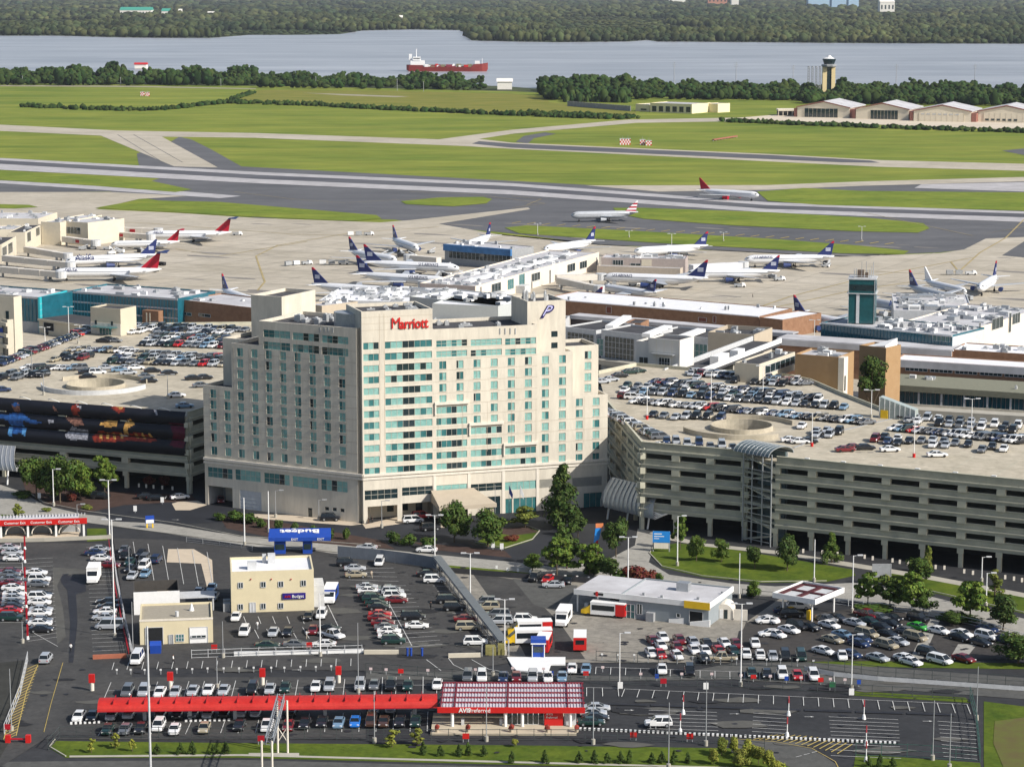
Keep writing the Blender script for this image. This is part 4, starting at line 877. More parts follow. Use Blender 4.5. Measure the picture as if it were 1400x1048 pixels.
blot('printed_figure', [(135, 579), (148, 574), (160, 576), (161, 583), (146, 583)], ORG); blot('printed_figure', [(171, 575), (178, 572), (184, 580), (176, 585), (176, 597), (169, 597)], ORG)
blot('printed_figure', [(126, 596), (136, 588), (148, 591), (160, 590), (172, 594), (186, 590), (205, 594), (215, 603), (200, 604), (180, 602), (150, 604), (130, 603)], RD2); 
for x in (135, 144, 153, 163, 184, 193, 203): blot('printed_figure', [(x, 593), (x + 3, 591), (x + 6, 600), (x + 2, 599)], ORG, .05)
blot('printed_figure', [(230, 578), (252, 580), (254, 592), (252, 612), (232, 609), (238, 592)], MR); blot('printed_figure', [(206, 557), (213, 560), (217, 567), (214, 566), (210, 561)], WH2)
# arched brackets that hold the banner lights
for x, y in ((38, 547), (77, 549), (115, 551), (150, 554), (189, 557), (228, 560)):
    u, z = FB.uz(x, y); m = MB(); pts = [(u - 1.6 + 3.4 * i / 6, -1.3 - .8 * math.sin(math.pi * i / 6), 20.75 + .75 * math.sin(math.pi * (i + 1) / 7)) for i in range(7)]
    for p, q in zip(pts, pts[1:]): m.cyl(p, q, .09, n=5)
    m.build('light_bracket', [WHITE], bn)
# parapet light arms on the right garage
for i in range(7):
    m = MB(); p = P3 + dd * (8.35 * (i + .75)); m.M = Matrix.Translation(p) @ Matrix.Rotation(R(-27.2), 4, 'Z'); m.cyl((0, 0, 20.5), (1.2, -1.2, 21.1), .07, n=5); m.box(.9, 1.9, -1.7, -1.2, 21.0, 21.2); m.build('parapet_lamp', [WHITE], gr_)
for i in range(3):
    m = MB(); p = P1.lerp(P2, .12 + .34 * i); m.M = Matrix.Translation(p) @ Matrix.Rotation(ang(P1, P2), 4, 'Z'); m.cyl((0, 0, 20.5), (1.2, -1.2, 21.1), .07, n=5); m.box(.9, 1.9, -1.7, -1.2, 21.0, 21.2); m.build('parapet_lamp', [WHITE], gr_)
# curved metal canopies over the garage entries
def shell(label, A, B, h0, h1, bulge):
    A = V2(A); B = V2(B); L = (B - A).length; o = T('entry_canopy', label, 'canopy', A, ang(A, B)); n = 14; m = MB(); rs = []
    for i in range(n + 1): t = i / n; y = -bulge * math.sin(t * math.pi * .55) - .3; z = h1 - (h1 - h0) * t; rs.append([(0 + 1.5 * t * t, y, z), (L + 2.5 * t, y - .2, z), (L + 2.5 * t, y + .1, z), (0 + 1.5 * t * t, y + .3, z)])
    m.loft(rs); m.build('metal_shell', [METAL], o)
    for j in range(13):
        x = L * j / 12; m = MB(); pr = None
        for i in range(n + 1):
            t = i / n; p = (x + 2 * t * (j / 12) + .8 * t, -bulge * math.sin(t * math.pi * .55) - .55, h1 - (h1 - h0) * t)
            if pr: m.cyl(pr, p, .09, n=4, cap=False)
            pr = p
        m.build('seam', [GREY], o)
    for x in (1.5, L / 2, L - 1): m = MB(); m.cyl((x, -bulge * .8, 0), (x, -bulge * .6, h0 + 1), .22, n=8); m.build('support_post', [WHITE], o)
    m = MB()
    for i in range(5): m.cyl((L + 2.4, -bulge - .3, h0 + .4 * i), (L + 4.2, -1.5 - .5 * i, h0 + 1.2), .1, n=5)
    m.build('end_truss', [WHITE], o)
    return o
shell('curved ribbed metal canopy over the right garage entrance', G(838, 706), G(903, 722), 3.2, 9.5, 4)
shell('curved ribbed metal canopy at the far left garage entrance', G(-40, 655), G(24, 660), 4, 9.5, 4)
# ---------------- terminals ----------------
def Z(fc, px, py, y=0): return fc.uz(px, py, y)[1]
def U(fc, px, py=420, y=0): return fc.uz(px, py, y)[0]
def sunk(o, fc, px0, px1, py0, py1, n=1, gm=None, rows=1, name='window', y=-.02):
    u0 = U(fc, px0, (py0 + py1) / 2); u1 = U(fc, px1, (py0 + py1) / 2); xm = (px0 + px1) / 2
    return panes(o, u0, u1, Z(fc, xm, py1), Z(fc, xm, py0), n, gm, LGREY, y, name, rows)
# -- left teal glass terminal
a, L, fc, zr = bld('terminal', 'long teal glass terminal front at far left, grey flat roof', 'terminal', (92.5, 397.5), (243, 408), 13, 24, TEAL, ROOFL, par=.6)
mb = MB()
for k in range(34): x = L * k / 33; mb.box(x - .06, x + .06, -.2, -.003, 4, 12.2)
mb.build('mullion', [mat('teal_mullion', (.02, .13, .2), .4)], a)
feat(a, 'light_band', [(0, L, -.12, -.003, 8.9, 9.5), (0, L, -.12, -.003, 12.3, 12.98), (0, L, -.14, -.003, 5.6, 6.1)], [ROOFL]); clutter(a, L, 24, zr, 16, 3, 4)
m = MB(); u0, u1 = U(fc, 201), U(fc, 223); m.box(u0, u1, -3, -.003, 3, 8.4); m.cur = 1; m.box(u0 + 1.6, u0 + 2.1, -3.1, -3.003, 4.2, 7.6); m.box(u0 + 3.0, u0 + 3.5, -3.1, -3.003, 4.2, 7.6); m.build('brick_bay', [BRICK, CREAM], a)
b, L2, f2, zr = bld('terminal', 'bright turquoise panel end wall of the teal terminal', 'terminal', (54, 406.5), (92, 397), 13, .7, TEALB, ROOFL, par=.6)
m = MB(); 
for k in (.33, .66): m.box(L2 * k - .5, L2 * k + .5, -.08, -.004, 8.6, 9.6)
m.build('round_vent', [GLD], b); feat(b, 'panel_seam', [(L2 * k / 6 - .04, L2 * k / 6 + .04, -.03, -.003, 4, 12.6) for k in range(1, 6)] + [(0, L2, -.034, -.0035, z, z + .07) for z in (6.3, 8.4, 10.6)], [LGREY])
P_2 = G(54, 406.3, 13); P_1 = P_2 + Vector((-math.cos(R(27)), math.sin(R(27)), 0)) * 45
c, L3, f3, zr = bld('terminal', 'dark teal curtain wall terminal wing at the left edge', 'terminal', P_1, P_2, 13, 21, TEAL, ROOFL, par=.6, world=True)
mb = MB()
for k in range(28): x = L3 * k / 27; mb.box(x - .06, x + .06, -.2, -.003, 1, 12.2)
mb.build('mullion', [MATS['teal_mullion']], c); feat(c, 'light_band', [(0, L3, -.12, -.003, 12.3, 12.98)], [ROOFL]); clutter(c, L3, 21, zr, 14, 4, 4)
m = MB(); m.box(U(f3, 5), L3, -.3, -.204, 0, 4); m.build('base_wall', [GREY], c)
d, L4, f4, zr = bld('terminal', 'low brick terminal block between the teal glass and the hotel', 'terminal', (243, 409), (420, 429), 12, 22, BRICK, ROOFL, par=.4)
clutter(d, L4, 22, zr, 14, 5, 4); sunk(d, f4, 249, 262, 427, 431, 2); sunk(d, f4, 272, 288, 429, 433, 2)
# dark connecting roof with tan fascia and the two-storey beige lift lobby
e, L5, f5, zr = bld('walkway', 'dark flat roofed walkway with tan edge in front of teal terminal', 'walkway', (53, 435.5), (122, 445), 5.5, 15, BEIGE, ROOFD, par=0, over=.3)
feat(e, 'fascia', [(0, L5, -.6, -.32, 4.9, 5.6)], [BEIGE]); sunk(e, f5, 60, 74, 441, 452, 1, DARK)
e, L5, f5, zr = bld('walkway', 'dark flat roofed walkway right of the beige lift lobby', 'walkway', (172, 445), (300, 460), 5.5, 14, GREY, ROOFD, par=0, over=.3)
feat(e, 'fascia', [(0, L5, -.6, -.32, 4.9, 5.6)], [BEIGE])
o, L, f, zr = bld('lift_lobby', 'beige two storey lift lobby standing on the left garage roof', 'building', (123.5, 419.5), (164.5, 422.5), 27.5, 8, BEIGE, ROOFD, z0=ZD)
feat(o, 'lower_wall', [(.02, L - .02, -.12, -.003, .1, 3.6)], [HOTEL2]); feat(o, 'window', [(L * k - .35, L * k + .35, -.2, -.125, 3.0, 4.2) for k in (.18, .72)], [GLD])
m = MB(); m.prism([(L * .17, -3), (L * .82, -3), (L * .9, -.13), (L * .1, -.13)], 2.4, 2.6); m.build('glass_canopy', [GLM], o); panes(o, L * .3, L * .7, .1, 2.3, 4, GLM, LGREY, -.16, 'door')
# yellowish building at the far left edge
o, L, f, zr = bld('office_building', 'yellow cream office block at the left edge with blue sign', 'building', (-40, 402), (18.5, 406), 27, 4, CREAM, ROOFD)
feat(o, 'window', [(L - 3.2, L - 2, -.06, -.003, 19, 22.5)], [GLD]); feat(o, 'blue_sign', [(L - 6.5, L - 1.6, -.3, -.06, 14, 17)], [BLUE])
o, L, f, zr = bld('office_building', 'lower yellow cream block with slatted side at left edge', 'building', (-40, 424), (10, 437), 20, 3, CREAM, ROOFD)
feat(o, 'balcony', [(L - 6, L + .6, -.8, -.003, z, z + 1.1) for z in (4, 7.5, 11, 14.5, 18)], [CREAM]); feat(o, 'window', [(L - 5.5, L - .4, -.1, -.004, z + 1.2, z + 3.3) for z in (4, 7.5, 11, 14.5)], [GLD])
# -- left concourse with jetways
def box_b(name, label, cat, p1, p2, h, D, wm=CREAM, rm=ROOFL, z0=0, wins_=(), n=0, par=.4, seed=1, group=None):
    o, L, f, zr = bld(name, label, cat, p1, p2, h, D, wm, rm, z0=z0, par=par, group=group)
    for w_ in wins_: sunk(o, f, *w_)
    if n: clutter(o, L, D, zr, n, seed, 3)
    return o, L, f, zr
box_b('concourse', 'cream left concourse block with flat roof near the parked jets', 'concourse', (56, 303), (82, 304), 11, 40, CREAM, ROOFL, n=8)
box_b('concourse', 'cream concourse lounge with dark ribbon window facing the apron', 'concourse', (84, 302), (120, 304.5), 11, 26, CREAM, ROOFL, wins_=[(88, 110, 310.5, 319.5, 5)], n=6, seed=2)
box_b('concourse', 'low cream concourse wing at far left with dark openings', 'concourse', (-60, 298), (52, 299), 10, 34, CREAM, ROOFL, n=14, seed=3)
box_b('concourse', 'sunlit cream concourse side wall with three dark openings', 'concourse', (34, 317.5), (57, 306.5), 9.5, 8, CREAM, ROOFD, wins_=[(37, 42, 317, 330), (49, 54, 311, 322)], n=4, seed=4)
box_b('concourse', 'small cream gable block at left edge of the apron', 'concourse', (2, 334), (22, 323), 8.5, 12, CREAM, ROOFD, wins_=[(3, 9, 337, 349), (11, 17, 332, 346)], n=3, seed=5)
box_b('concourse', 'plain cream block left of the sunlit concourse wall', 'concourse', (-10, 314), (33, 313), 9, 20, CREAM, ROOFL, n=6, seed=6)
# jet bridges: telescoping tunnels on wheeled legs
def jetway(label, p1, p2, h=4.6, wd=3.2, m_=None, sign=False):
    A = V2(G(p1[0], p1[1], h)); B = V2(G(p2[0], p2[1], h)); L = (B - A).length; o = T('jet_bridge', label, 'jet bridge', A, ang(A, B), 'jet bridges at the gates')
    m_ = m_ or mat('jetbridge_wall', (.60, .56, .50), .7, .06, .6)
    for k, (a, b, g) in enumerate(((0, .36, 0), (.36, .70, .15), (.70, 1, .3))):
        m = MB(); m.box(L * a, L * b - .02, -wd / 2 + g, wd / 2 - g, h - 2.6 + g * .3, h - g * .5); m.build('tunnel', [m_], o)
    m = MB(); m.cyl((L + .6, 0, h - 2.7), (L + .6, 0, h + .1), 2.3, n=12); m.build('cab', [LGREY], o)
    m = MB(); m.box(L * .78, L * .82, -1.5, -1.1, 0, h - 2.5); m.box(L * .78, L * .82, 1.1, 1.5, 0, h - 2.5); m.box(L * .76, L * .84, -1.6, 1.6, .1, .8); m.build('drive_column', [GREY], o)
    m = MB(); m.cyl((1.5, 0, 0), (1.5, 0, h - 2.5), .5, n=8); m.build('rotunda_post', [GREY], o)
    if sign:
        m = MB(); m.box(L * .45, L * .56, -wd / 2 - .05, -wd / 2 + .14, h - 2.1, h - .7); m.build('gate_sign', [DRED], o)
    return o
jetway('cream jet bridge with red gate sign reaching the highest left jet', (150, 310), (215, 312), sign=True)
jetway('cream jet bridge with red gate sign below the topmost one', (128, 314), (205, 320), sign=True)
jetway('short jet bridge with red sign beside the dark ribbon window lounge', (88, 323), (130, 328), sign=True)
jetway('long pale jet bridge leading to the jet with the dark face tail', (36, 337), (92, 346)); jetway('long pale jet bridge crossing from left edge above the lower jets', (6, 349), (95, 358))
jetway('lowest pale jet bridge leading to the lowest red tailed jet', (0, 364), (82, 371))
# -- centre concourse: long sunlit wall with dark openings
cA, cB = (650, 391), (819, 344.5)
o, L, f, zr = bld('concourse', 'long cream centre concourse with dark square openings and cluttered grey roof', 'concourse', cA, cB, 7.5, 24, mat('cream_pink', (.66, .59, .50), .85, .05, .3), ROOFL, par=.5)
for (x0, x1, y0, y1, g) in ((672, 684.5, 387, 398.5, GLD), (694, 702, 381.5, 395, GLM), (709.5, 717, 374.5, 391, GLM), (726.5, 738, 373, 383.5, GLD), (775.5, 786, 360.5, 371, GLD), (792.5, 802, 357, 366.5, GLD), (656.5, 658, 392, 404, GLD), (726.2, 727.5, 384, 398, GLD), (751, 752.6, 369, 394, GLD), (815, 816, 352, 368, GLD)):
    sunk(o, f, x0, x1, y0, y1, 1 if x1 - x0 < 5 else 3, g)
clutter(o, L, 24, zr, 60, 8, 4); feat(o, 'end_wall', [(-.2, -.003, .1, 23.9, 0, 7.45)], [mat('mauve_shade_wall', (.36, .31, .29), .9)])  # end wall's shade is painted in as a darker mauve
feat(o, 'roof_strip', [(L * .1, L * .95, 8, 12, zr + .003, zr + .5)], [WHITE])
feat(o, 'ground_shed', [(L * k, L * k + 6, -4, -.2, 0, 3.2) for k in (.12, .3)], [LGREY])
o, L, f, zr = bld('terminal', 'pale grey terminal with lilac roof just behind the hotel', 'terminal', (560, 405), (681, 418), 14, 26, mat('pale_grey_wall', (.45, .47, .46), .8, .05), ROOFW, par=.4)
sunk(o, f, 605, 626, 417, 420.5, 3); sunk(o, f, 655, 677, 421.5, 425, 3); clutter(o, L, 26, zr, 26, 12, 4)
o, L, f, zr = bld('terminal', 'pale sunlit end block beside the lilac roof behind the hotel', 'terminal', (681, 418.5), (709, 407), 14, 24, mat('pale_grey_wall', (.45, .47, .46)), ROOFW, par=.4)
o, L, f, zr = bld('terminal', 'low dark roofed terminal strip behind the hotel tower', 'terminal', (593, 436), (770, 440), 9, 16, LGREY, ROOFD, par=.4); clutter(o, L, 16, zr, 16, 14, 2.5)
o, L, f, zr = bld('terminal', 'tan plant room left of the pale roofs behind the hotel', 'terminal', (419, 415), (440, 418), 17, 16, TAN, ROOFL, par=.4); clutter(o, L, 16, zr, 4, 15, 3)
o, L, f, zr = bld('terminal', 'white cluttered roof terminal filling the gap behind the red lettering', 'terminal', (436, 410), (600, 413), 12, 40, LGREY, ROOFW, par=.3); clutter(o, L, 40, zr, 70, 16, 5)
o, L, f, zr = bld('pier', 'gate pier with bright blue fascia over dark glass', 'concourse', (608, 333.5), (700, 341), 9, 16, GREY, ROOFL, par=.3)
feat(o, 'blue_fascia', [(0, L, -1.2, -.003, 6.2, 9.05)], [mat('fascia_blue', (.05, .17, .38), .4, .3, .3)]); sunk(o, f, 614, 698, 346.5, 356, 16); clutter(o, L, 16, zr, 10, 17, 3)
o, L, f, zr = bld('concourse', 'low grey tan gate concourse joining the jets right of centre', 'concourse', (822, 352), (937, 354), 7, 14, mat('mauve_shade_wall', (.36, .31, .29)), ROOFL, par=.4)
sunk(o, f, 838, 852, 355.5, 362.5, 4); sunk(o, f, 862, 876, 360, 363.5, 2); clutter(o, L, 14, zr, 22, 18, 4); feat(o, 'cream_wall', [(L * .48, L * .6, -.2, -.003, 1.5, 6.5)], [CREAM])
o, L, f, zr = bld('walkway', 'tan enclosed corridor running below the grey gate concourse', 'walkway', (816, 363), (930, 367), 5, 5, mat('mauve_tan', (.44, .38, .31), .9), ROOFL, par=.3)
jetway('white jet bridge reaching the long jet in front of the concourse', (760, 376), (820, 374), 5); jetway('grey jet bridge meeting the small jet below the concourse', (765, 379), (818, 390), 5)
jetway('white jet bridge running to the rightmost big jet of the row', (945, 362), (1015, 358), 5.5, 4, ROOFW); jetway('pale jet bridge by the blue fascia pier', (600, 352), (560, 348), 5)
jetway('pale jet bridge reaching the two lower centre jets', (645, 372), (580, 384), 5); jetway('pale jet bridge above the lilac terminal roof', (640, 392), (560, 398), 5)
# -- long brick terminal with white roof
BZ = 4.8
o, L, f, zr = bld('terminal', 'long low brick terminal under a broad whitish roof', 'terminal', (740, 407.5), (1038, 432.5), BZ + 2, 26, BRICK, ROOFW, par=.25)
for x0, x1, y0, y1 in ((829, 836, 419, 428), (955, 966, 434, 439.5), (975, 979, 432, 441)): sunk(o, f, x0, x1, y0, y1, 1, mat('rust_door', (.16, .05, .03), .8))
feat(o, 'eave', [(0, L, -.5, -.003, zr, zr + .35)], [ROOFW]); clutter(o, L, 26, zr, 14, 19, 1.2)
o, L, f, zr = bld('terminal', 'brick terminal end block with white roof and sunny end wall', 'terminal', (1038.5, 433.5), (1070, 437), BZ + 2, 24, BRICK, ROOFW, par=.25)
# bridge roof and dark band below the brick terminal
o, L, f, zr = bld('walkway', 'long light grey roofed corridor in front of the brick terminal', 'walkway', (780, 430.5), (1080, 456), 8.5, 6, mat('corridor_dark', (.06, .05, .05), .8), ROOFL, par=0, over=.2); feat(o, 'parapet_band', [(0, L, -.6, -.22, 7.3, 8.55)], [ROOFL])
o, L, f, zr = bld('terminal', 'brick stub with dark roof at the left of the glass halls', 'terminal', (855, 441), (876, 442), 12, 10, BRICK, ROOFD, par=.3)
# glass halls
o, L, f, zr = bld('glass_hall', 'small glazed hall with dark roof just right of the hotel', 'hall', (770, 446), (815, 451.5), 13, 20, LGREY, ROOFD, par=.5); sunk(o, f, 776, 812, 455.5, 467, 7, GLD, 2)
m = MB(); m.box(U(f, 770), L, -1, -.003, 3.3, 4.4); m.build('drive_edge', [CONC], o)
o, L, f, zr = bld('glass_hall', 'large dark glass hall with white fascia right of the hotel', 'hall', (822, 450.5), (880, 457), 13.5, 16, LGREY, ROOFD, par=.5); sunk(o, f, 827, 867, 461, 491, 8, GLD, 4)
m = MB(); m.box(U(f, 815), U(f, 872), -4, -.14, 2.9, 4.4); m.build('drive_edge', [CONC], o); sunk(o, f, 816, 825, 463, 486, 2, GLM, 3)
o, L, f, zr = bld('glass_hall', 'third glazed hall with dark roof left of the beige box', 'hall', (890, 455), (971, 462), 13, 18, LGREY, ROOFD, par=.5); sunk(o, f, 945, 967, 470, 500, 4, GLM, 3)
for i, (x0, y0, x1, y1) in enumerate(((833, 445, 852, 434), (883, 456, 905, 447.5), (925, 461, 950, 452))):
    A = V2(G(x0, y0, 14)); B = V2(G(x1, y1, 14)); o2 = T('roof_ridge', ['leftmost', 'middle', 'rightmost'][i] + ' of three slanting white roof ridges between glass halls', 'roof ridge', (A.x, A.y, 12.9), ang(A, B)); m = MB(); m.box(0, (B - A).length + 6, -1.4, 1.4, 0, 1.1); m.build('ridge_beam', [WHITE], o2)
o, L, f, zr = bld('lift_lobby', 'white panelled lift lobby with glass doors on the right garage', 'building', (886.5, 461.5), (929.5, 465), 26.5, 9, mat('lobby_white', (.62, .60, .56), .8, .05, .3), ROOFD, z0=15)
sunk(o, f, 901, 916, 489, 509, 4, GLD, 3, 'door'); m = MB(); u = U(f, 908, 495); m.box(u - 3.4, u + 3.4, -1.6, -.16, 7.2, 7.5); m.build('door_canopy', [METAL], o)
feat(o, 'panel_seam', [(L * k / 4, L * k / 4 + .08, -.03, -.003, .2, 11) for k in (1, 2, 3)], [BEIGE])
o, L, f, zr = bld('lift_lobby', 'lower white wing with a dark doorway beside the lift lobby', 'building', (869.5, 465.5), (887, 467), 25.3, 7, MATS['lobby_white'], ROOFD, z0=15); sunk(o, f, 874, 886, 488, 507, 2, GLD, 2)
# plain beige block
o, L, f, zr = bld('plant_building', 'plain tan windowless block with dark sunken roof beside ramp', 'building', (968, 453.5), (1031, 457.5), 20, 17, TAN, ROOFD, par=1.2)
clutter(o, L, 17, zr, 9, 21, 3.4); panes(o, 1, L - 1, 10.2, 12.8, 8, GLM, GREY, -.02)
# ramp bridge and office wing on the back of the right garage
A = V2(G(950, 506, 20)); B = V2(G(1068, 461, 20)); o = T('ramp_bridge', 'sloping white edged access bridge climbing behind the right garage', 'bridge', A, ang(A, B)); L = (B - A).length
m = MB(); m.box(0, L, 0, 9, 17.6, 18.4); m.build('bridge_deck', [ROOFD], o); m = MB(); m.box(0, L, -.2, .2, 18.403, 19.8); m.build('side_rail', [WHITE], o); m = MB(); m.box(0, L, 8.8, 9.2, 18.403, 19.8); m.build('side_rail', [LGREY], o)
feat(o, 'white_box', [(L * .28, L * .4, .6, 3.2, 18.41, 21), (L * .5, L * .58, .6, 3, 18.41, 20.6)], [WHITE]); feat(o, 'pier', [(L * k, L * k + 1, 2, 7, 0, 17.5) for k in (.15, .5, .85)], [CONC])
o, L, f, zr = bld('office_building', 'yellow tan office wing with dark ribbon windows behind garage', 'building', (1038, 498), (1087, 481), 24.5, 7, CREAM, ROOFD, z0=ZD + .1, par=.4); sunk(o, f, 1046, 1086, 493, 504, 6, GLD, 1); clutter(o, L, 7, zr, 4, 22, 2)
o, L, f, zr = bld('brick_block', 'square tan brick block with pale end behind the parked cars', 'building', (1087, 483.5), (1146.5, 488), 26, 12, mat('brick_tan', (.32, .20, .10), .9, c2=(.36, .235, .125), scale=.6), ROOFL, z0=6, par=.5); clutter(o, L, 12, zr, 5, 24, 3)
feat(o, 'pale_pier', [(L + .003, L + 1.6, -.1, 3, 1, 19.9)], [HOTEL2]); feat(o, 'window', [(L - 1.2, L + 1.65, 0.4, 1.4, z, z + 4) for z in (4, 11)], [GLD])
# -- right side: old control tower and its terminal
o, L, f, zr = bld('terminal', 'dark teal glass terminal range under the old control tower', 'terminal', (1123, 440.5), (1302, 458), 15, 22, TEAL, ROOFL, par=.4)
clutter(o, L, 22, zr, 40, 25, 4); m = MB()
for k in range(40): x = L * k / 39; m.box(x - .05, x + .05, -.15, -.003, 9.5, 14.4)
m.build('mullion', [MATS['teal_mullion']], o); feat(o, 'white_eave', [(0, L, -.3, -.003, 14.5, 15.02)], [WHITE]); sunk(o, f, 1275, 1299, 459, 466.5, 4, GLM); feat(o, 'end_wall', [(L + .003, L + .12, 0, 21.9, 0, 14.4)], [LGREY])
o, L, f, zr = bld('concourse', 'cream right concourse with square dark openings and grey roof', 'concourse', (1302.5, 458), (1420, 422), 14, 26, MATS['cream_pink'], ROOFL, par=.4)
for x0, x1, y0, y1 in ((1315, 1323, 444.5, 458), (1356, 1371, 434, 449), (1384, 1394, 428, 442), (1338, 1340, 441, 463), (1379, 1382, 428, 454)): sunk(o, f, x0, x1, y0, y1, 3 if x1 - x0 > 5 else 1)
clutter(o, L, 26, zr, 40, 26, 5)
o, L, f, zr = bld('concourse', 'far right grey concourse roof crowded with pale plant', 'concourse', (1222, 424), (1330, 426), 13, 46, LGREY, ROOFL, par=.3); clutter(o, L, 46, zr, 44, 27, 6)
o, L, f, zr = bld('terminal', 'long brick band building with grey roof across the right', 'terminal', (1063, 462), (1302, 478), 11.5, 10, BRICK, ROOFL, par=0, over=.3)
feat(o, 'parapet_band', [(0, L, -.75, -.33, 9.4, 11.3)], [ROOFL])
for x in (1262, 1284, 1318, 1340): pass
sunk(o, f, 1255, 1300, 477, 482, 7, GLD)
o, L, f, zr = bld('terminal', 'brick wing with white roof at the right edge', 'terminal', (1302.5, 477.5), (1470, 488), 11.5, 16, BRICK, ROOFW, par=.3); clutter(o, L, 16, zr, 18, 29, 3)
o, L, f, zr = bld('stair_block', 'tall plain brick stair block with dark triangular roof', 'building', (1175, 471.5), (1211.5, 475.5), 24, 8, MATS['brick_tan'], ROOFD, z0=4, par=.6)
m = MB(); m.add([(1, .6, 19.5), (L - .6, .6, 19.5), (L - .6, 7, 19.5), (L - .6, 7, 22), (L - .6, .6, 20.5)], [(0, 1, 2), (1, 4, 3, 2), (0, 4, 1), (0, 3, 4), (0, 2, 3)]); m.build('skylight', [WHITE], o)
o, L, f, zr = bld('terminal', 'brick wing with ribbon windows behind the flat canopy', 'terminal', (1222, 491), (1480, 507), 13, 12, BRICK, ROOFW, par=.3)
for k in range(7): sunk(o, f, 1238 + 34 * k, 1268 + 34 * k, 497.5 + 2.1 * k, 507 + 2.1 * k, 5, GLD)
feat(o, 'parapet_band', [(0, L, -.4, -.003, 10.8, 12.95)], [ROOFL])
feat(o, 'end_wall', [(-.3, -.003, 0, 12, 0, 12.9)], [LGREY])
o, L, f, zr = bld('drive_canopy', 'wide flat concrete canopy over the glass drop-off front', 'canopy', (1197, 521.5), (1480, 540), 11, 16, TEAL, mat('canopy_olive', (.19, .19, .14), .9), par=0, over=.5)
feat(o, 'fascia', [(-1, L, -3.2, -.52, 9.3, 11.0)], [mat('canopy_olive', (.30, .30, .22))]); feat(o, 'column', [(L * k / 9, L * k / 9 + .5, -2.8, -2.3, 0, 9.29) for k in range(1, 9)], [LGREY])
m = MB()
for k in range(48): x = L * k / 47; m.box(x - .06, x + .06, -.2, -.003, 0, 9.2)
m.build('mullion', [GREY], o); clutter(o, L, 14, 11, 8, 31, 3)
o, L, f, zr = bld('elevated_road', 'pale elevated drop-off road edge above the right garage', 'road deck', (1222, 558), (1470, 573), 9, 9, CONC, CONC, par=.6)
# glass stair enclosure on the deck
A = V2(G(1202, 571, ZD)); o = T('stair_enclosure', 'white framed glass stair enclosure with yellow door on garage deck', 'stair', (A.x, A.y, ZD), R(-27)); m = MB()
m.add([(0, 0, 0), (9, 0, 0), (9, 0, 2.6), (0, 0, 5.2), (0, 2.5, 0), (9, 2.5, 0), (9, 2.5, 2.6), (0, 2.5, 5.2)], [(0, 1, 2, 3), (5, 4, 7, 6), (3, 2, 6, 7), (1, 5, 6, 2), (4, 0, 3, 7)]); m.build('glass_wall', [mat('stair_glass', (.35, .40, .38), .25, .1)], o)
m = MB()
for k in range(8): x = k * 9 / 7; h = 5.2 - 2.6 * k / 7; m.box(x - .07, x + .07, -.1, -.003, 0, h)
m.build('frame', [WHITE], o); feat(o, 'door', [(.4, 2.2, -.3, -.12, 0, 2)], [YEL])
# old control tower
A = G(1159, 441, 15); B = G(1186, 442, 15); a = ang(A, B) + .06; L = (B - A).length; o = T('control_tower', 'square teal glass old control tower topped with antennas', 'tower', (A.x, A.y, 14.9), a)
ts = 8.6; TG = mat('tower_teal', (.01, .075, .085), .2, .2, .4, spec=.7); m = MB(); m.box(0, ts, 0, ts, 0, 14.2); m.build('shaft', [TG], o)
m = MB(); m.box(-.25, ts + .25, -.25, ts + .25, 14.203, 14.6); m.box(-.5, ts + .5, -.5, ts + .5, 9.6, 9.8); m.build('ledge', [LGREY], o)
m = MB(); m.box(.3, ts - .3, -.05, -.003, 10.6, 12.6); m.box(ts + .003, ts + .05, .3, ts - .3, 10.6, 12.6); m.build('cab_window', [GLD], o)
feat(o, 'pale_strip', [(2.6, 3.6, -.2, -.06, 0, 9.4)] + [(x, x + .14, -.12, -.055, 0, 14.1) for x in (.0, 8.3)], [LGREY])
r = random.Random(4)
for i in range(12):
    m = MB(); x, y = r.uniform(.5, 8), r.uniform(.5, 8); m.cyl((x, y, 14.6), (x, y, 14.6 + r.uniform(1.5, 5.5)), .09, n=5); m.build('antenna', [GREY], o)
feat(o, 'equipment_box', [(2.6, 4.6, 2.5, 4.5, 14.61, 17), (5, 6, 3, 4, 14.61, 16.2)], [mat('rusty_brown', (.12, .09, .07), .8)])
feat(o, 'roof_rail', [(-.2, ts + .2, -.25, -.2, 15.4, 15.5), (-.2, ts + .2, -.25, -.2, 14.9, 15.0)], [LGREY])
# trailers and bus parked on the upper road
for i, (x, y, n_) in enumerate(((1308, 519, 'left'), (1347, 522, 'right'))):
    p = G(x, y, 4.5); o = T('box_trailer', n_ + ' white box trailer parked behind the flat canopy', 'trailer', (p.x, p.y, 4.5), R(-20), 'white box trailers'); m = MB(); m.box(-4.5, 4.5, -1.2, 1.2, 1, 3.6); m.build('body', [mat('trailer_white', (.5, .52, .48), .7)], o)
    m = MB(); m.box(-4.2, 4.2, -.9, .9, .3, .99); m.build('chassis', [BLK], o)
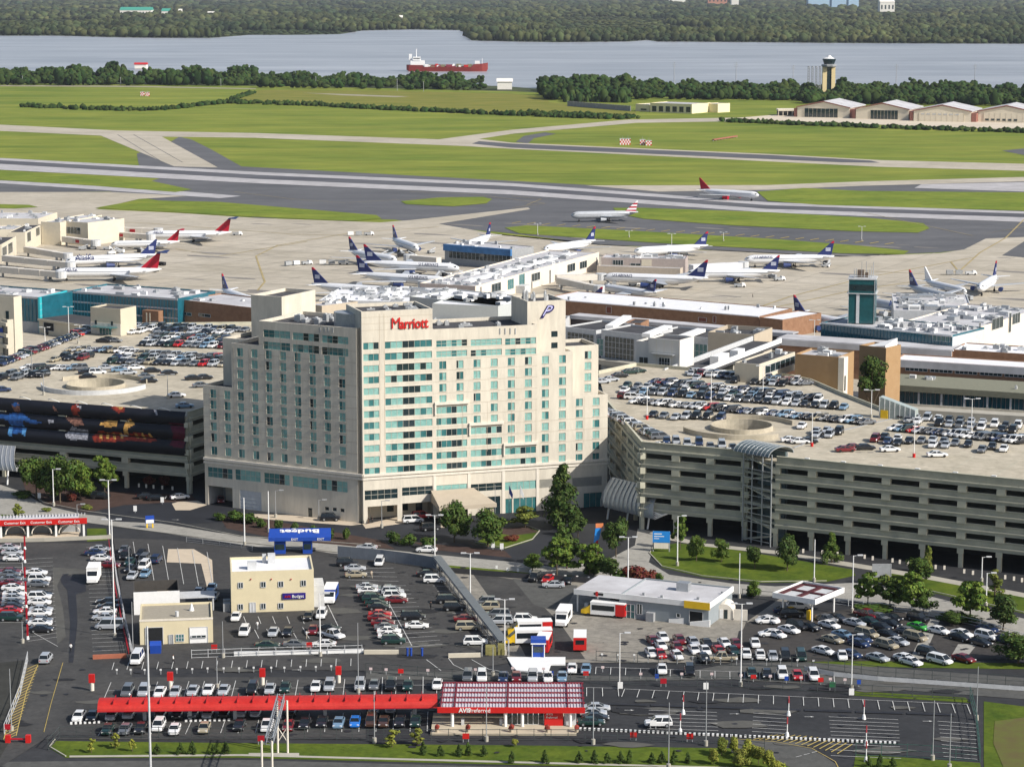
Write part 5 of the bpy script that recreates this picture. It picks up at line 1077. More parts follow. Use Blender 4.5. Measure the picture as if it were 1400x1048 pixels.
# ---------------- far buildings across the river and along the bank ----------------
def farb(label, x, y, wpx, h, D, wm, rm, n=0, name='building', wins_=0):
    p = G(x, y); s = PX(p)[2]; o = T(name, label, 'building', p, 0); L = wpx / s; m = MB(); m.box(0, L, 0, D, 0, h); m.build('wall', [wm], o)
    m = MB(); m.add([(-1, -1, h + .01), (L + 1, -1, h + .01), (L + 1, D / 2, h + D * .18), (-1, D / 2, h + D * .18), (-1, D + 1, h + .01), (L + 1, D + 1, h + .01)], [(0, 1, 2, 3), (3, 2, 5, 4), (0, 3, 4), (1, 5, 2)]); m.build('roof', [rm], o)
    if wins_: feat(o, 'window', [(L * (k + .3) / wins_, L * (k + .7) / wins_, -.3, -.02, h * .3, h * .7) for k in range(wins_)], [GLD])
    return o
GRN = mat('green_roof', (.05, .30, .22), .6); FW = mat('far_white', (.75, .72, .66), .8); FB2 = mat('far_blue', (.35, .5, .65), .7); FBK = mat('far_brick', (.45, .2, .13), .9)
farb('long green roofed hall in the woods across the river', 164, 22.5, 43, 22, 60, FW, GRN, wins_=10); farb('short green roofed house right of the long green roof', 221, 24, 11, 22, 50, FW, GRN, wins_=3)
farb('small white house near the green roofed hall', 244, 23, 4, 22, 30, FW, FW); farb('tiny white hut in the far shore clearing', 546, 33, 4, 20, 30, FW, FW); farb('low white shed in the woods far left of centre', 284, 24.5, 10, 18, 20, FW, FW)
farb('wide white building in the woods at upper right', 1203, 17, 20, 42, 60, FW, FW, wins_=4); farb('pale blue factory block at the upper right horizon', 1105, 10, 30, 60, 80, FB2, FW); farb('second pale blue factory block with white roof', 1137, 12, 20, 120, 80, FB2, FW)
farb('tall cream stack building among the blue factory blocks', 1149, 11, 8, 190, 40, FW, FW); farb('low blue grey factory shed right of the stack', 1160, 12.5, 14, 60, 60, FB2, FB2); farb('brick and white block at the top centre right', 968, 8, 26, 70, 80, FBK, FW, wins_=5); farb('white block beside the brick one at the top', 1000, 9, 10, 80, 80, FW, FW); farb('long white roof at the top right of centre', 915, 4, 22, 60, 60, FW, FW)
farb('white storage building on the near river bank', 680, 122.5, 20, 9, 20, FW, FW); farb('low red roofed hut among the left bank trees', 184, 94, 16, 6, 14, FW, RED)
# near bank: fire station with six doors, hangars, towers
o, L, f, zr = box_b('fire_station', 'cream airfield fire station with six dark vehicle doors', 'building', (889, 140.5), (946, 142.5), 9, 30, mat('cream_bright', (.75, .66, .42), .8, .05), ROOFL)
for k in range(6): sunk(o, f, 891.5 + 9.3 * k, 897.5 + 9.3 * k, 145 + .25 * k, 152.5 + .25 * k, 1, GLD, name='vehicle_door')
box_b('garage_building', 'cream garage with two dark doors right of fire station', 'building', (960, 141.5), (981, 142), 8, 20, MATS['cream_bright'], ROOFL, wins_=[(963.5, 969, 146, 154), (973, 978.5, 146, 154)])
box_b('garage_building', 'cream end block at the right of the airfield garages', 'building', (981.5, 142), (998, 141), 8.5, 14, MATS['cream_bright'], ROOFL)
box_b('store_building', 'small cream store left of the airfield fire station', 'building', (869, 142), (888, 143), 7, 20, MATS['cream_bright'], ROOFL, wins_=[(876, 884, 148.5, 151)])
HGR = mat('hangar_cream', (.70, .63, .50), .8, .05); HRT = mat('hangar_trim', (.30, .13, .10), .8)
for i, (x0, x1, yb, lab, dm) in enumerate(((1090, 1161, 160, 'leftmost pale hangar with its dark door open', GLD), (1170, 1242, 162.5, 'second pale hangar from the left with black doorway', GLD), (1249, 1327, 165.5, 'third pale hangar from the left with closed cream doors', HGR), (1337, 1415, 166.5, 'rightmost pale hangar with low slot windows', HGR))):
    A, B = G(x0, yb), G(x1, yb + 1.5); a = ang(A, B); L = (B - A).length; o = T('hangar', lab, 'hangar', A, a, 'hangars in a row'); D = 60; he = 9; hr = 14
    m = MB(); m.add([(0, 0, 0), (L, 0, 0), (L, 0, he), (L / 2, 0, hr), (0, 0, he), (0, D, 0), (L, D, 0), (L, D, he), (L / 2, D, hr), (0, D, he)], [(0, 1, 2, 3, 4), (9, 8, 7, 6, 5), (1, 6, 7, 2), (0, 4, 9, 5)]); m.build('wall', [HGR], o)
    m = MB(); m.add([(-1, -.7, he - .1), (L / 2, -.7, hr + .4), (L / 2, D, hr + .4), (-1, D, he - .1), (L + 1, -.7, he - .1), (L + 1, D, he - .1), (-1, -.7, he + .7), (L / 2, -.7, hr + 1.2), (L / 2, D, hr + 1.2), (-1, D, he + .7), (L + 1, -.7, he + .7), (L + 1, D, he + .7)], [(6, 7, 8, 9), (7, 10, 11, 8), (0, 1, 7, 6), (1, 4, 10, 7), (0, 6, 9, 3), (4, 5, 11, 10), (0, 3, 2, 1), (1, 2, 5, 4)]); m.build('roof', [ROOFL], o)
    m = MB(); m.add([(-1, -.8, he - .1), (L / 2, -.8, hr + .4), (L + 1, -.8, he - .1), (-1, -.8, he + .8), (L / 2, -.8, hr + 1.3), (L + 1, -.8, he + .8)], [(0, 1, 4, 3), (1, 2, 5, 4)]); m.build('gable_trim', [HRT], o)
    m = MB(); a0, a1 = ((.14, .78) if i == 0 else (.28, .80) if i == 1 else (.1, .88)); m.box(L * a0, L * a1, -.3, -.02, .2, 8.2); m.cur = 1
    for k in range(9): x = L * (a0 + (a1 - a0) * k / 8); m.box(x - .1, x + .1, -.4, -.303, .2, 8.2)
    m.build('hangar_door', [dm, BEIGE], o)
    if i >= 2: feat(o, 'window', [(L * (.13 + .1 * k), L * (.19 + .1 * k), -.45, -.305, 6 if i == 2 else 1.2, 7 if i == 2 else 3) for k in range(7 if i == 2 else 6)], [GLD if i == 3 else LGREY])
    feat(o, 'brick_pier', [(L + .5, L + 5, .5, 20, 0, 8), (-3.5, -.5, .5, 20, 0, 8)], [HRT])
for x0, x1, y, lab in ((1064, 1089, 158.5, 'low open sided annex left of the hangars'),):
    A, B = G(x0, y), G(x1, y); o = T('annex', lab, 'building', A, 0); L = (B - A).length; m = MB(); m.box(0, L, 0, 20, 4.5, 6); m.build('roof', [HGR], o); feat(o, 'back_wall', [(0, L, 12, 12.4, 0, 4.49)], [GLD]); feat(o, 'post', [(L * k / 4, L * k / 4 + .5, .5, 1, 0, 4.49) for k in range(5)], [HGR])
# main control tower: pair of cream shafts, dark flared cab, white dome
p = G(1132.5, 130); o = T('control_tower', 'tall cream twin shaft control tower with dark flared cab', 'tower', p); hT = HT(1132.5, 130, 78)
YC = mat('tower_cream', (.72, .58, .32), .8, .05)
for x, w_ in ((-6.5, 3.6), (3.2, 3.2)):
    m = MB(); m.box(x - .5, x + w_ + .5, -3, 3, 0, hT * .74); m.build('shaft', [YC], o)
m = MB(); m.box(-2.5, 2.6, -2, 2.4, 0, hT * .74); m.build('core', [GLD], o)
def octo(r, z): return [(r * math.cos(t), r * math.sin(t), z) for t in [math.pi / 8 + i * math.pi / 4 for i in range(8)]]
m = MB(); m.loft([octo(8, hT * .742), octo(8.6, hT * .77), octo(8.6, hT * .80), octo(6, hT * .81)]); m.build('balcony', [GREY], o)
m = MB(); m.loft([octo(5.8, hT * .812), octo(7.4, hT * .91), octo(7.8, hT * .93), octo(7, hT * .955)]); m.build('cab', [GLD], o)
m = MB(); m.loft([octo(6.8, hT * .957), octo(4.5, hT * .98), octo(3, hT)]); m.cyl((0, 0, hT), (0, 0, hT + 1.5), 2.5, 1.8, n=10); m.build('dome', [WHITE], o)
for i in range(4):
    p = G(1105 + 5.2 * i, 128); o = T('lattice_mast', ORD[i] + ' slim lattice mast from the left beside the control tower', 'mast', p, 0, 'lattice masts by the control tower'); h = HT(1105, 128, 92); m = MB()
    for x, y in ((-1, -1), (1, -1), (1, 1), (-1, 1)): m.cyl((x, y, 0), (x * .8, y * .8, h), .28, n=4)
    for k in range(10): z = h * k / 10; m.cyl((-1, -1, z), (1, -1, z + h / 10), .2, n=4); m.cyl((1, 1, z), (-1, 1, z + h / 10), .2, n=4); m.cyl((1, -1, z), (1, 1, z + h / 10), .2, n=4)
    m.cyl((0, 0, h), (0, 0, h + 1), 1.4, n=6); m.build('lattice', [GREY], o)
for i, (x, yt, yb, k) in enumerate(((921.5, 85, 120, 0), (1006, 85, 122, 0), (1084, 89, 122, 0), (1225, 88, 122, 0), (1332, 88, 124, 0), (31, 104, 116, 1), (165, 106, 117, 1), (302, 108, 118, 1), (432, 105, 121, 1), (543, 108, 124, 1), (579, 112, 125, 1))):
    p = G(x, yb); h = HT(x, yb, yt); o = T('river_pylon' if not k else 'field_pole', ('grey transmission pylon by the river, ' if not k else 'slim pole at the edge of the bank trees, ') + ordn(i if not k else i - 5) + ' from left', 'pylon' if not k else 'pole', p, 0, 'river pylons' if not k else 'bank poles')
    m = MB(); m.cyl((0, 0, 0), (0, 0, h), .45 if not k else .3, .3, n=5); m.build('mast', [GREY], o)
    m = MB(); [m.cyl((-2.4, 0, h * z), (2.4, 0, h * z), .2, n=4) for z in (.9, .96, .84)] if not k else m.cyl((-.6, 0, h), (.6, 0, h), .3, n=4); m.build('cross_arm', [GREY], o)
# chequered navigation huts
CHK = {}
for i, (x, y, w_, h, lab) in enumerate(((192, 131, 5, 4, 'red and white hut alone in the left grass field'), (199, 131.5, 5, 4, 'white hut right of the red one in the left field'), (847.5, 198, 7.5, 4.5, 'red and white chequered hut left of its pair'), (855, 198, 7, 4.5, 'chequered navigation hut touching the first one'), (875, 198.5, 7, 4, 'white and red hut by the taxiway, right pair'), (883, 199, 8, 3.5, 'low navigation cabin at the right end'))):
    p = G(x, y); s = PX(p)[2]; o = T('navigation_hut', lab, 'hut', p, 0, 'navigation huts'); W_ = w_ / s; nx = 4
    m = MB()
    for a in range(nx):
        for b in range(3): m.cur = (a + b) % 2; m.box(W_ * a / nx, W_ * (a + 1) / nx - .003, 0, 3, h * b / 3 + .001 * b, h * (b + 1) / 3)
    m.build('wall', [WHITE, RED], o); m = MB(); m.box(-.2, W_ + .2, -.2, 3.2, h + .003, h + .3); m.build('roof', [LGREY], o); feat(o, 'mast', [(W_ / 2, W_ / 2 + .15, 1, 1.15, h + .31, h + 2.5)], [GREY])
# low wall by the fire station and red approach panel
A, B = G(776, 145), G(862, 152); o = T('blast_fence', 'long grey blast fence left of the fire station', 'fence', A, ang(A, B)); m = MB(); m.box(0, (B - A).length, 0, .5, 0, 5); m.build('panel', [mat('fence_grey', (.30, .29, .30), .8, .2)], o); feat(o, 'post', [((B - A).length * k / 20, (B - A).length * k / 20 + .5, -.3, -.003, 0, 5.2) for k in range(21)], [GREY])
A, B = G(975, 193), G(1007, 188); o = T('antenna_array', 'low red antenna array lying in the right field', 'antenna', A, ang(A, B)); L = (B - A).length; m = MB(); m.box(0, L, -1, 1, .8, 1.5); m.build('beam', [mat('rust_red', (.35, .12, .09), .8)], o); feat(o, 'post', [(L * k / 8, L * k / 8 + .3, -.2, .2, 0, .79) for k in range(9)], [WHITE])
# tanker on the river
A = G(556, 97, 0); s = PX(A)[2]; SL = 111 / s; ship = T('cargo_ship', 'red hulled tanker ship with white bridge on the river', 'ship', (A.x, A.y, -.5)); SD = SL / 7
m = MB(); rs = []
for t, w_, zt, zb in ((0, .7, 9, 2), (.03, .9, 9, 0), (.2, 1, 8.6, 0), (.21, 1, 6.2, 0), (.8, 1, 6.2, 0), (.82, .98, 9.5, 0), (.93, .7, 10.5, 0), (.985, .3, 11.5, 0), (1.0, .05, 12, 3)):
    x = SL * t; wv = SD / 2 * w_; rs.append([(x, -wv * .85, zb), (x, -wv, zt), (x, wv, zt), (x, wv * .85, zb)])
m.loft(rs); m.build('hull', [mat('ship_red', (.19, .024, .02), .5, .15, .08)], ship)
m = MB(); m.box(SL * .05, SL * .22, -SD * .38, SD * .38, 8.7, 15); m.box(SL * .08, SL * .17, -SD * .42, SD * .42, 15.01, 20); m.build('bridge_house', [WHITE], ship)
feat(ship, 'bridge_window', [(SL * .171, SL * .172, -SD * .38, SD * .38, 17.5, 19), (SL * .085, SL * .165, -SD * .43, -SD * .422, 17.4, 18.6)], [GLD]); feat(ship, 'funnel', [(SL * .03, SL * .065, -2, 2, 15.02, 24)], [WHITE])
m = MB(); m.cyl((SL * .12, 0, 20), (SL * .12, 0, 31), .6, n=6); m.cyl((SL * .12, -3, 27), (SL * .12, 3, 27), .4, n=5); m.build('mast', [WHITE], ship); feat(ship, 'foredeck_house', [(SL * .84, SL * .9, -3, 3, 10.3, 14.5)], [WHITE]); m = MB(); m.cyl((SL * .93, 0, 10), (SL * .93, 0, 18), .4, n=5); m.build('foremast', [WHITE], ship)
DK = [mat('deck_maroon', (.22, .03, .05), .7), mat('deck_olive', (.2, .18, .1), .8), RED, WHITE]; r = random.Random(8)
for k in range(34): x = SL * r.uniform(.22, .82); m = MB(); m.box(x, x + r.uniform(2, 7), -SD * r.uniform(.2, .45), SD * .3, 6.21, 6.3 + r.uniform(1, 4)); m.build('deck_gear', [r.choice(DK)], ship)
m = MB(); m.box(SL * .22, SL * .82, -1, 1, 8.4, 9.2); m.build('pipe_run', [DK[1]], ship)
# ---------------- airliners ----------------
AW = mat('aircraft_white', (.70, .71, .73), .35, .03, spec=.5); AG = mat('aircraft_grey', (.38, .40, .43), .4, .05); NAVY = mat('tail_navy', (.015, .025, .11), .4, .08); TR = mat('tail_red', (.36, .008, .025), .4, .05); ENG = mat('engine_blue', (.03, .05, .15), .4)
def airliner(label, nose, tail, L=None, tailm=None, kind='wing', fin_top=TR, patch=True, engm=None, word=None, stripe=None, wm=None, z=3.6):
    N, Tt = G(nose[0], nose[1], z), G(tail[0], tail[1], z); N.z = Tt.z = 0.12; a = ang(Tt, N); d0 = (N - Tt).length
    L = L or min(46, max(30, d0)); c = (N + Tt) / 2; tm = tailm or NAVY; o = T('airliner', label, 'airplane', c, a, 'airliners at the airport'); wm = wm or AW
    S = L / 40; r = 2.0 if L > 33 else 1.6
    m = MB(); rs = []
    for t, q, dz in ((0, .05, 0), (.01, .35, -.1), (.03, .62, -.1), (.065, .88, 0), (.11, 1, 0), (.68, 1, 0), (.78, .86, .22), (.88, .58, .62), (.96, .28, 1.05), (1, .1, 1.25)):
        x = L / 2 - L * t; rr = r * q; rs.append([(x, rr * math.cos(k * math.pi / 6), z + dz * r / 2 + rr * math.sin(k * math.pi / 6)) for k in range(12)])
    m.loft(rs[::-1]); ob = m.build('fuselage', [wm], o, smooth=True)
    m = MB(); m.box(-L * .36, L * .40, -r - .02, r + .02, z + .42, z + .72); m.build('window_row', [AG], o)
    m = MB(); m.box(L * .445, L * .475, -r * .62, r * .62, z + .45, z + .95); m.build('cockpit_window', [GLD], o)
    span = L * .46
    for s_ in (1, -1):
        m = MB(); x0 = L * (.08 if kind == 'wing' else -.02); yr = r * .6; zt = z - r * .55 + 1.3 * S
        m.add([(x0, s_ * yr, z - r * .6), (x0 - 7 * S, s_ * yr, z - r * .6), (x0 - 12.5 * S, s_ * span, zt), (x0 - 10.6 * S, s_ * span, zt), (x0, s_ * yr, z - r * .6 + .55), (x0 - 7 * S, s_ * yr, z - r * .6 + .3), (x0 - 12.5 * S, s_ * span, zt + .12), (x0 - 10.6 * S, s_ * span, zt + .16)], [(0, 1, 2, 3), (7, 6, 5, 4), (0, 3, 7, 4), (3, 2, 6, 7), (2, 1, 5, 6), (1, 0, 4, 5)]); m.build('wing', [AG if wm is AW else wm], o)
        m = MB()
        if kind == 'wing': e = (x0 - 1.2 * S, s_ * span * .34, z - r * .98); ln = 3.6 * S; rr = 1.1 * S
        else: e = (-L * .27, s_ * (r + .7), z + .6); ln = 4.5 * S; rr = .85 * S
        m.cyl((e[0] + ln / 2, e[1], e[2]), (e[0] - ln / 2, e[1], e[2]), rr, rr * .7, 12); m.build('engine', [engm or (ENG if tm is NAVY else wm)], o)
        m = MB(); hz = z + r * .45 if kind == 'wing' else z + 1.0 + 6.2 * S; xx = -L / 2 + (5.5 if kind == 'wing' else 1.5) * S; hs = L * .165 if kind == 'wing' else L * .13
        m.add([(xx, s_ * .3, hz), (xx - 3.6 * S, s_ * .3, hz), (xx - 4.4 * S, s_ * hs, hz + .5), (xx - 2.9 * S, s_ * hs, hz + .5), (xx, s_ * .3, hz + .25), (xx - 3.6 * S, s_ * .3, hz + .2), (xx - 4.4 * S, s_ * hs, hz + .6), (xx - 2.9 * S, s_ * hs, hz + .62)], [(0, 1, 2, 3), (7, 6, 5, 4), (0, 3, 7, 4), (3, 2, 6, 7), (2, 1, 5, 6), (1, 0, 4, 5)]); m.build('stabilizer', [wm if kind == 'wing' else fin_top], o)
    fh = 6.6 * S; xb = -L / 2; zb = z + r * .6
    def fin(t): return xb + 8.2 * S * (1 - t) + 2.0 * S * t * .3 + .2, xb + 1.4 * S - 1.3 * S * t
    m = MB()
    cuts = ((0, .86, 0), (.86, 1.0, 1)) if not stripe else ((0, .2, 0), (.2, .35, 1), (.35, .5, 0), (.5, .65, 1), (.65, .8, 0), (.8, 1, 1))
    for t0, t1, k in cuts:
        m.cur = k; a0, b0 = fin(t0); a1, b1 = fin(t1); w0, w1 = .26, .22
        m.add([(a0, -w0, zb + fh * t0), (b0, -w0, zb + fh * t0), (b1, -w1, zb + fh * t1), (a1, -w1, zb + fh * t1), (a0, w0, zb + fh * t0), (b0, w0, zb + fh * t0), (b1, w1, zb + fh * t1), (a1, w1, zb + fh * t1)], [(3, 2, 1, 0), (4, 5, 6, 7), (0, 1, 5, 4), (1, 2, 6, 5), (2, 3, 7, 6), (3, 0, 4, 7)])
    f_ = m.build('tail_fin', [tm, fin_top], o)
    if patch:
        for s_ in (1, -1):
            m = MB(); a0, b0 = fin(.42); xm = (a0 + b0) / 2 - .2; m.cur = 0; y0 = s_ * .28
            for j in range(4): m.box(xm - 1.1 * S, xm + 1.1 * S, min(y0, y0 + s_ * .03), max(y0, y0 + s_ * .03), zb + fh * (.34 + .06 * j), zb + fh * (.375 + .06 * j))
            m.build('tail_emblem', [mat('emblem_pale', (.55, .58, .68), .5)], f_)
    for (x, y) in ((L * .38, 0), (-L * .06, 2.2), (-L * .06, -2.2)):
        m = MB(); m.cyl((x, y, .4), (x, y, z - r * .7), .16, n=6); m.cyl((x, y - .35, .55), (x, y + .35, .55), .55, n=10); m.build('landing_gear', [BLK], o)
    if word:
        w_, sz, cl, fx = word
        for s_ in (1, -1): t_ = text(w_, sz, cl, o, (fx * L, -s_ * (r + .06), z + .35 if sz > 2 else z + .75), (math.pi / 2, 0, 0 if s_ > 0 else math.pi), 'lettering', .03, bold=.03)
    return o
DLT = TR
airliner('white narrowbody with bright red tail rolling along the far runway', (1036, 267), (957, 262), 41, TR, fin_top=TR, patch=False, engm=TR)
airliner('silver regional jet with red and white striped tail on taxiway', (786, 294.5), (867, 293), 36, TR, fin_top=AW, stripe=1, patch=False, wm=mat('aircraft_silver', (.42, .44, .47), .35), engm=AG)
airliner('white jet with dark round face tail at the left gates', (93, 357), (212, 352), 41, NAVY, fin_top=NAVY, word=('Alaska', 3.2, NAVY, .30))
airliner('white jet with red T tail, lowest of the left gates', (80, 373), (214, 372), 45, TR, 'rear', NAVY, False, word=('DELTA', 1.7, NAVY, .33))
airliner('white jet with red T tail farthest up at left gates', (208, 321), (306, 321), 42, TR, 'rear', NAVY, False, word=('DELTA', 1.5, NAVY, .33))
airliner('small white regional jet with dark red tail at left gates', (158, 334), (240, 333), 32, TR, 'rear', TR, False, z=2.8)
airliner('jet showing only a thin dark tail behind teal terminal roof', (360, 418), (292, 395), 36)
airliner('navy tailed jet nearest the hotel lift tower', (548, 400), (424, 392), 40); airliner('lower of two long jets with overlapping navy tails, centre left', (612, 385), (488, 377), 44, word=('U·S AIRWAYS', 1.5, NAVY, .2))
airliner('upper of two long jets with overlapping navy tails, centre left', (632, 367), (493, 361), 44.5, word=('U·S AIRWAYS', 1.5, NAVY, .2)); airliner('navy tailed jet highest and leftmost of the centre left group', (548, 357), (471, 345), 37)
airliner('navy tailed jet seen from behind left of the blue pier', (577, 342), (531, 327), 37); airliner('white jet pointing away left behind the blue fascia pier', (628, 339), (681, 321), 36)
airliner('navy tailed jet behind the roof units at top centre', (738, 342), (820, 331), 38); airliner('navy tailed jet behind the grey gate concourse', (868, 344), (967, 339), 38)
airliner('long navy tailed jet in front of the grey gate concourse', (828, 379), (964, 384), 44.5, word=('U·S AIRWAYS', 1.4, NAVY, .3)); airliner('navy tailed jet with winglets and blue engine right of centre', (948, 374), (1057, 374), 39)
airliner('large navy tailed jet at the right end of the row', (1024, 355), (1134, 354), 40, word=('U·S AIRWAYS', 1.4, NAVY, .3)); airliner('small navy tailed regional jet below the long jet', (826, 393), (896, 403), 31, z=2.8)
airliner('jet with only its navy tail above the white terminal roof', (742, 409), (806, 413), 31, z=2.8); airliner('pale jet with dark tail left of the old control tower', (1170, 446), (1088, 431), 37)
airliner('silver navy tailed jet angled at the right gates', (1316, 412), (1236, 393), 38, wm=MATS['aircraft_silver']); airliner('silver jet with blue lettering beside the old control tower', (1266, 428), (1178, 411), 39, mat('flag_blue', (.05, .08, .3)), patch=False, wm=MATS['aircraft_silver'], word=('American', 3.4, mat('lettering_blue', (.02, .08, .35), .4), .17))
airliner('white jet nose on behind the right concourse with thin tail', (1334, 398), (1367, 377), 36); airliner('white jet half hidden between the two right gates', (1316, 398), (1268, 387), 33, AW, fin_top=AW, patch=False, z=2.8)
# ---------------- cars ----------------
def car_parts(kind):
    """profile stations: (x, half width, z_low, z_high)"""
    K = {'sedan': (4.7, 1.8, [(-2.35, .7, .45, .80), (-2.25, .86, .28, .95), (-1.5, .9, .22, 1.0), (0, .9, .2, .98), (1.2, .9, .22, .95), (2.0, .86, .25, .82), (2.35, .72, .35, .65)], (-1.75, -1.0, .45, 1.25), 1.42),
         'suv': (4.7, 1.9, [(-2.35, .85, .45, 1.0), (-2.3, .92, .35, 1.1), (-1.5, .95, .28, 1.12), (0, .95, .26, 1.1), (1.2, .95, .28, 1.08), (2.15, .9, .32, .98), (2.35, .78, .45, .8)], (-2.25, -1.95, .55, 1.25), 1.78),
         'minivan': (5.0, 1.9, [(-2.5, .85, .4, .95), (-2.45, .94, .3, 1.05), (-1.5, .96, .25, 1.08), (0, .96, .24, 1.06), (1.4, .96, .25, 1.02), (2.2, .9, .3, .9), (2.5, .74, .4, .7)], (-2.4, -2.1, .95, 1.75), 1.75),
         'pickup': (5.5, 1.95, [(-2.75, .92, .5, 1.0), (-2.7, .95, .4, 1.05), (-1.5, .96, .32, 1.05), (-.5, .96, .32, 1.05), (1.3, .96, .32, 1.08), (2.5, .93, .35, 1.0), (2.75, .82, .5, .85)], (-.9, -.6, .75, 1.35), 1.8),
         'van': (5.6, 2.0, [(-2.8, .95, .4, 1.2), (-2.75, 1, .3, 1.25), (-1.5, 1, .28, 1.25), (0, 1, .28, 1.25), (1.7, 1, .28, 1.2), (2.4, .95, .3, 1.05), (2.8, .8, .45, .85)], (-2.75, -2.6, 1.5, 2.1), 2.15)}
    return K[kind]
def ring8(x, w_, zl, zh): return [(x, -w_ * .85, zl), (x, -w_, zl + .12), (x, -w_, zh - .18), (x, -w_ * .82, zh), (x, w_ * .82, zh), (x, w_, zh - .18), (x, w_, zl + .12), (x, w_ * .85, zl)]
def make_car(kind, label='parked car', full=True):
    L, W, st, (r0, r1, r2, r3), H = car_parts(kind); hw_ = W / 2; zb = st[3][3] - .02
    o = T('parked_car', label, 'car', (0, 0, 0)) if full else None
    bm_ = MB(); bm_.loft([ring8(*s) for s in st]); rw_ = hw_ * .74
    a, b, c_, d = r0, r1, r2, r3                     # rear glass base, roof rear, roof front, windscreen base
    t = .05; bm_.add([(b, -rw_, H - t), (c_, -rw_, H - t), (c_, rw_, H - t), (b, rw_, H - t), (b + .06, -rw_ + .08, H), (c_ - .12, -rw_ + .08, H), (c_ - .12, rw_ - .08, H), (b + .06, rw_ - .08, H)], [(3, 2, 1, 0), (4, 5, 6, 7), (0, 1, 5, 4), (1, 2, 6, 5), (2, 3, 7, 6), (3, 0, 4, 7)])
    gw = hw_ * .92
    def pil(p, q, w_=.07): bm_.add([(p[0] - w_, p[1], p[2]), (p[0] + w_, p[1], p[2]), (q[0] + w_, q[1], q[2]), (q[0] - w_, q[1], q[2]), (p[0] - w_, p[1] * .95, p[2]), (p[0] + w_, p[1] * .95, p[2]), (q[0] + w_, q[1] * .94, q[2]), (q[0] - w_, q[1] * .94, q[2])], [(0, 1, 2, 3), (7, 6, 5, 4), (0, 3, 7, 4), (1, 5, 6, 2)])
    for s_ in (1, -1):
        for (p, q) in (((a, s_ * gw, zb), (b, s_ * rw_ * 1.01, H - t)), ((d, s_ * gw, zb), (c_, s_ * rw_ * 1.01, H - t)), (((a + d) / 2, s_ * (gw + .01), zb), ((b + c_) / 2, s_ * (rw_ + .02), H - t))): pil(p, q)
    if kind in ('van',):  # blind rear sides on a cargo-ish van
        pass
    g = [(a + .03, gw - .03, zb), (b + .02, rw_ - .02, H - t - .005), (c_ - .02, rw_ - .02, H - t - .005), (d - .03, gw - .03, zb)]
    R_ = lambda i, s_: (g[i][0], g[i][1] * s_, g[i][2])
    glass = {'windscreen': [R_(3, -1), R_(3, 1), R_(2, 1), R_(2, -1)], 'rear_window': [R_(0, 1), R_(0, -1), R_(1, -1), R_(1, 1)], 'side_window': [R_(0, -1), R_(3, -1), R_(2, -1), R_(1, -1)], 'side_window2': [R_(3, 1), R_(0, 1), R_(1, 1), R_(2, 1)]}
    wh = .33 if kind in ('sedan',) else .37; xs = (-L * .30, L * .31)
    if not full:
        m = bm_; m.cur = 1
        for q in glass.values(): m.quad(*q)
        m.cur = 2
        for x in xs:
            for s_ in (1, -1): m.cyl((x, s_ * (hw_ - .2), wh), (x, s_ * (hw_ + .01), wh), wh, n=7)
        m.cur = 3
        for s_ in (1, -1): m.box(L / 2 - .12, L / 2 - .01, s_ * hw_ * .62 - .15, s_ * hw_ * .62 + .15, .62, .78)
        m.cur = 4
        for s_ in (1, -1): m.box(-L / 2 - .01, -L / 2 + .1, s_ * hw_ * .66 - .13, s_ * hw_ * .66 + .13, .7, .88)
        return m
    bm_.build('body', [PAINT], o)
    for k, q in glass.items(): MB().quad(*q).build(k.rstrip('2'), [GLASS], o)
    for x in xs:
        for s_ in (1, -1):
            m = MB(); m.cyl((x, s_ * (hw_ - .22), wh), (x, s_ * (hw_ + .015), wh), wh, n=12); wq = m.build('wheel', [RUB], o)
            m = MB(); m.cyl((x, s_ * (hw_ + .016), wh), (x, s_ * (hw_ + .04), wh), wh * .58, n=8); m.build('rim', [METAL], wq)
    for s_ in (1, -1):
        m = MB(); m.box(L / 2 - .22, L / 2 - .02 if kind != 'sedan' else L / 2 - .04, s_ * hw_ * .66 - .16, s_ * hw_ * .66 + .16, .6, .76); m.build('headlight', [LAMP], o)
        m = MB(); m.box(-L / 2 - .01, -L / 2 + .12, s_ * hw_ * .72 - .12, s_ * hw_ * .72 + .12, .72, .9); m.build('tail_light', [TAILR], o)
    if kind == 'pickup':
        m = MB(); m.box(-2.6, -1.05, -.78, .78, 1.03, 1.09); m.build('load_bed', [BLK], o)
    return o
COL = {'w': ('white', (.72, .72, .72)), 's': ('silver', (.38, .40, .43)), 'g': ('grey', (.12, .13, .145)), 'k': ('black', (.012, .013, .016)), 'b': ('dark blue', (.015, .03, .085)), 'B': ('bright blue', (.02, .16, .55)), 'r': ('red', (.42, .012, .015)), 'm': ('maroon', (.14, .008, .012)), 't': ('tan', (.32, .28, .20)), 'e': ('dark green', (.01, .035, .03)), 'G': ('bright green', (.05, .38, .04)), 'c': ('pale blue', (.15, .25, .36)), 'n': ('brown', (.06, .03, .02))}
KN = {'s': 'sedan', 'u': 'suv', 'm': 'minivan', 'p': 'pickup', 'v': 'van'}
KW = {'sedan': 'sedan', 'suv': 'SUV', 'minivan': 'minivan', 'pickup': 'pickup truck', 'van': 'passenger van'}
cars = []                                # (position, heading, colour, kind, label)
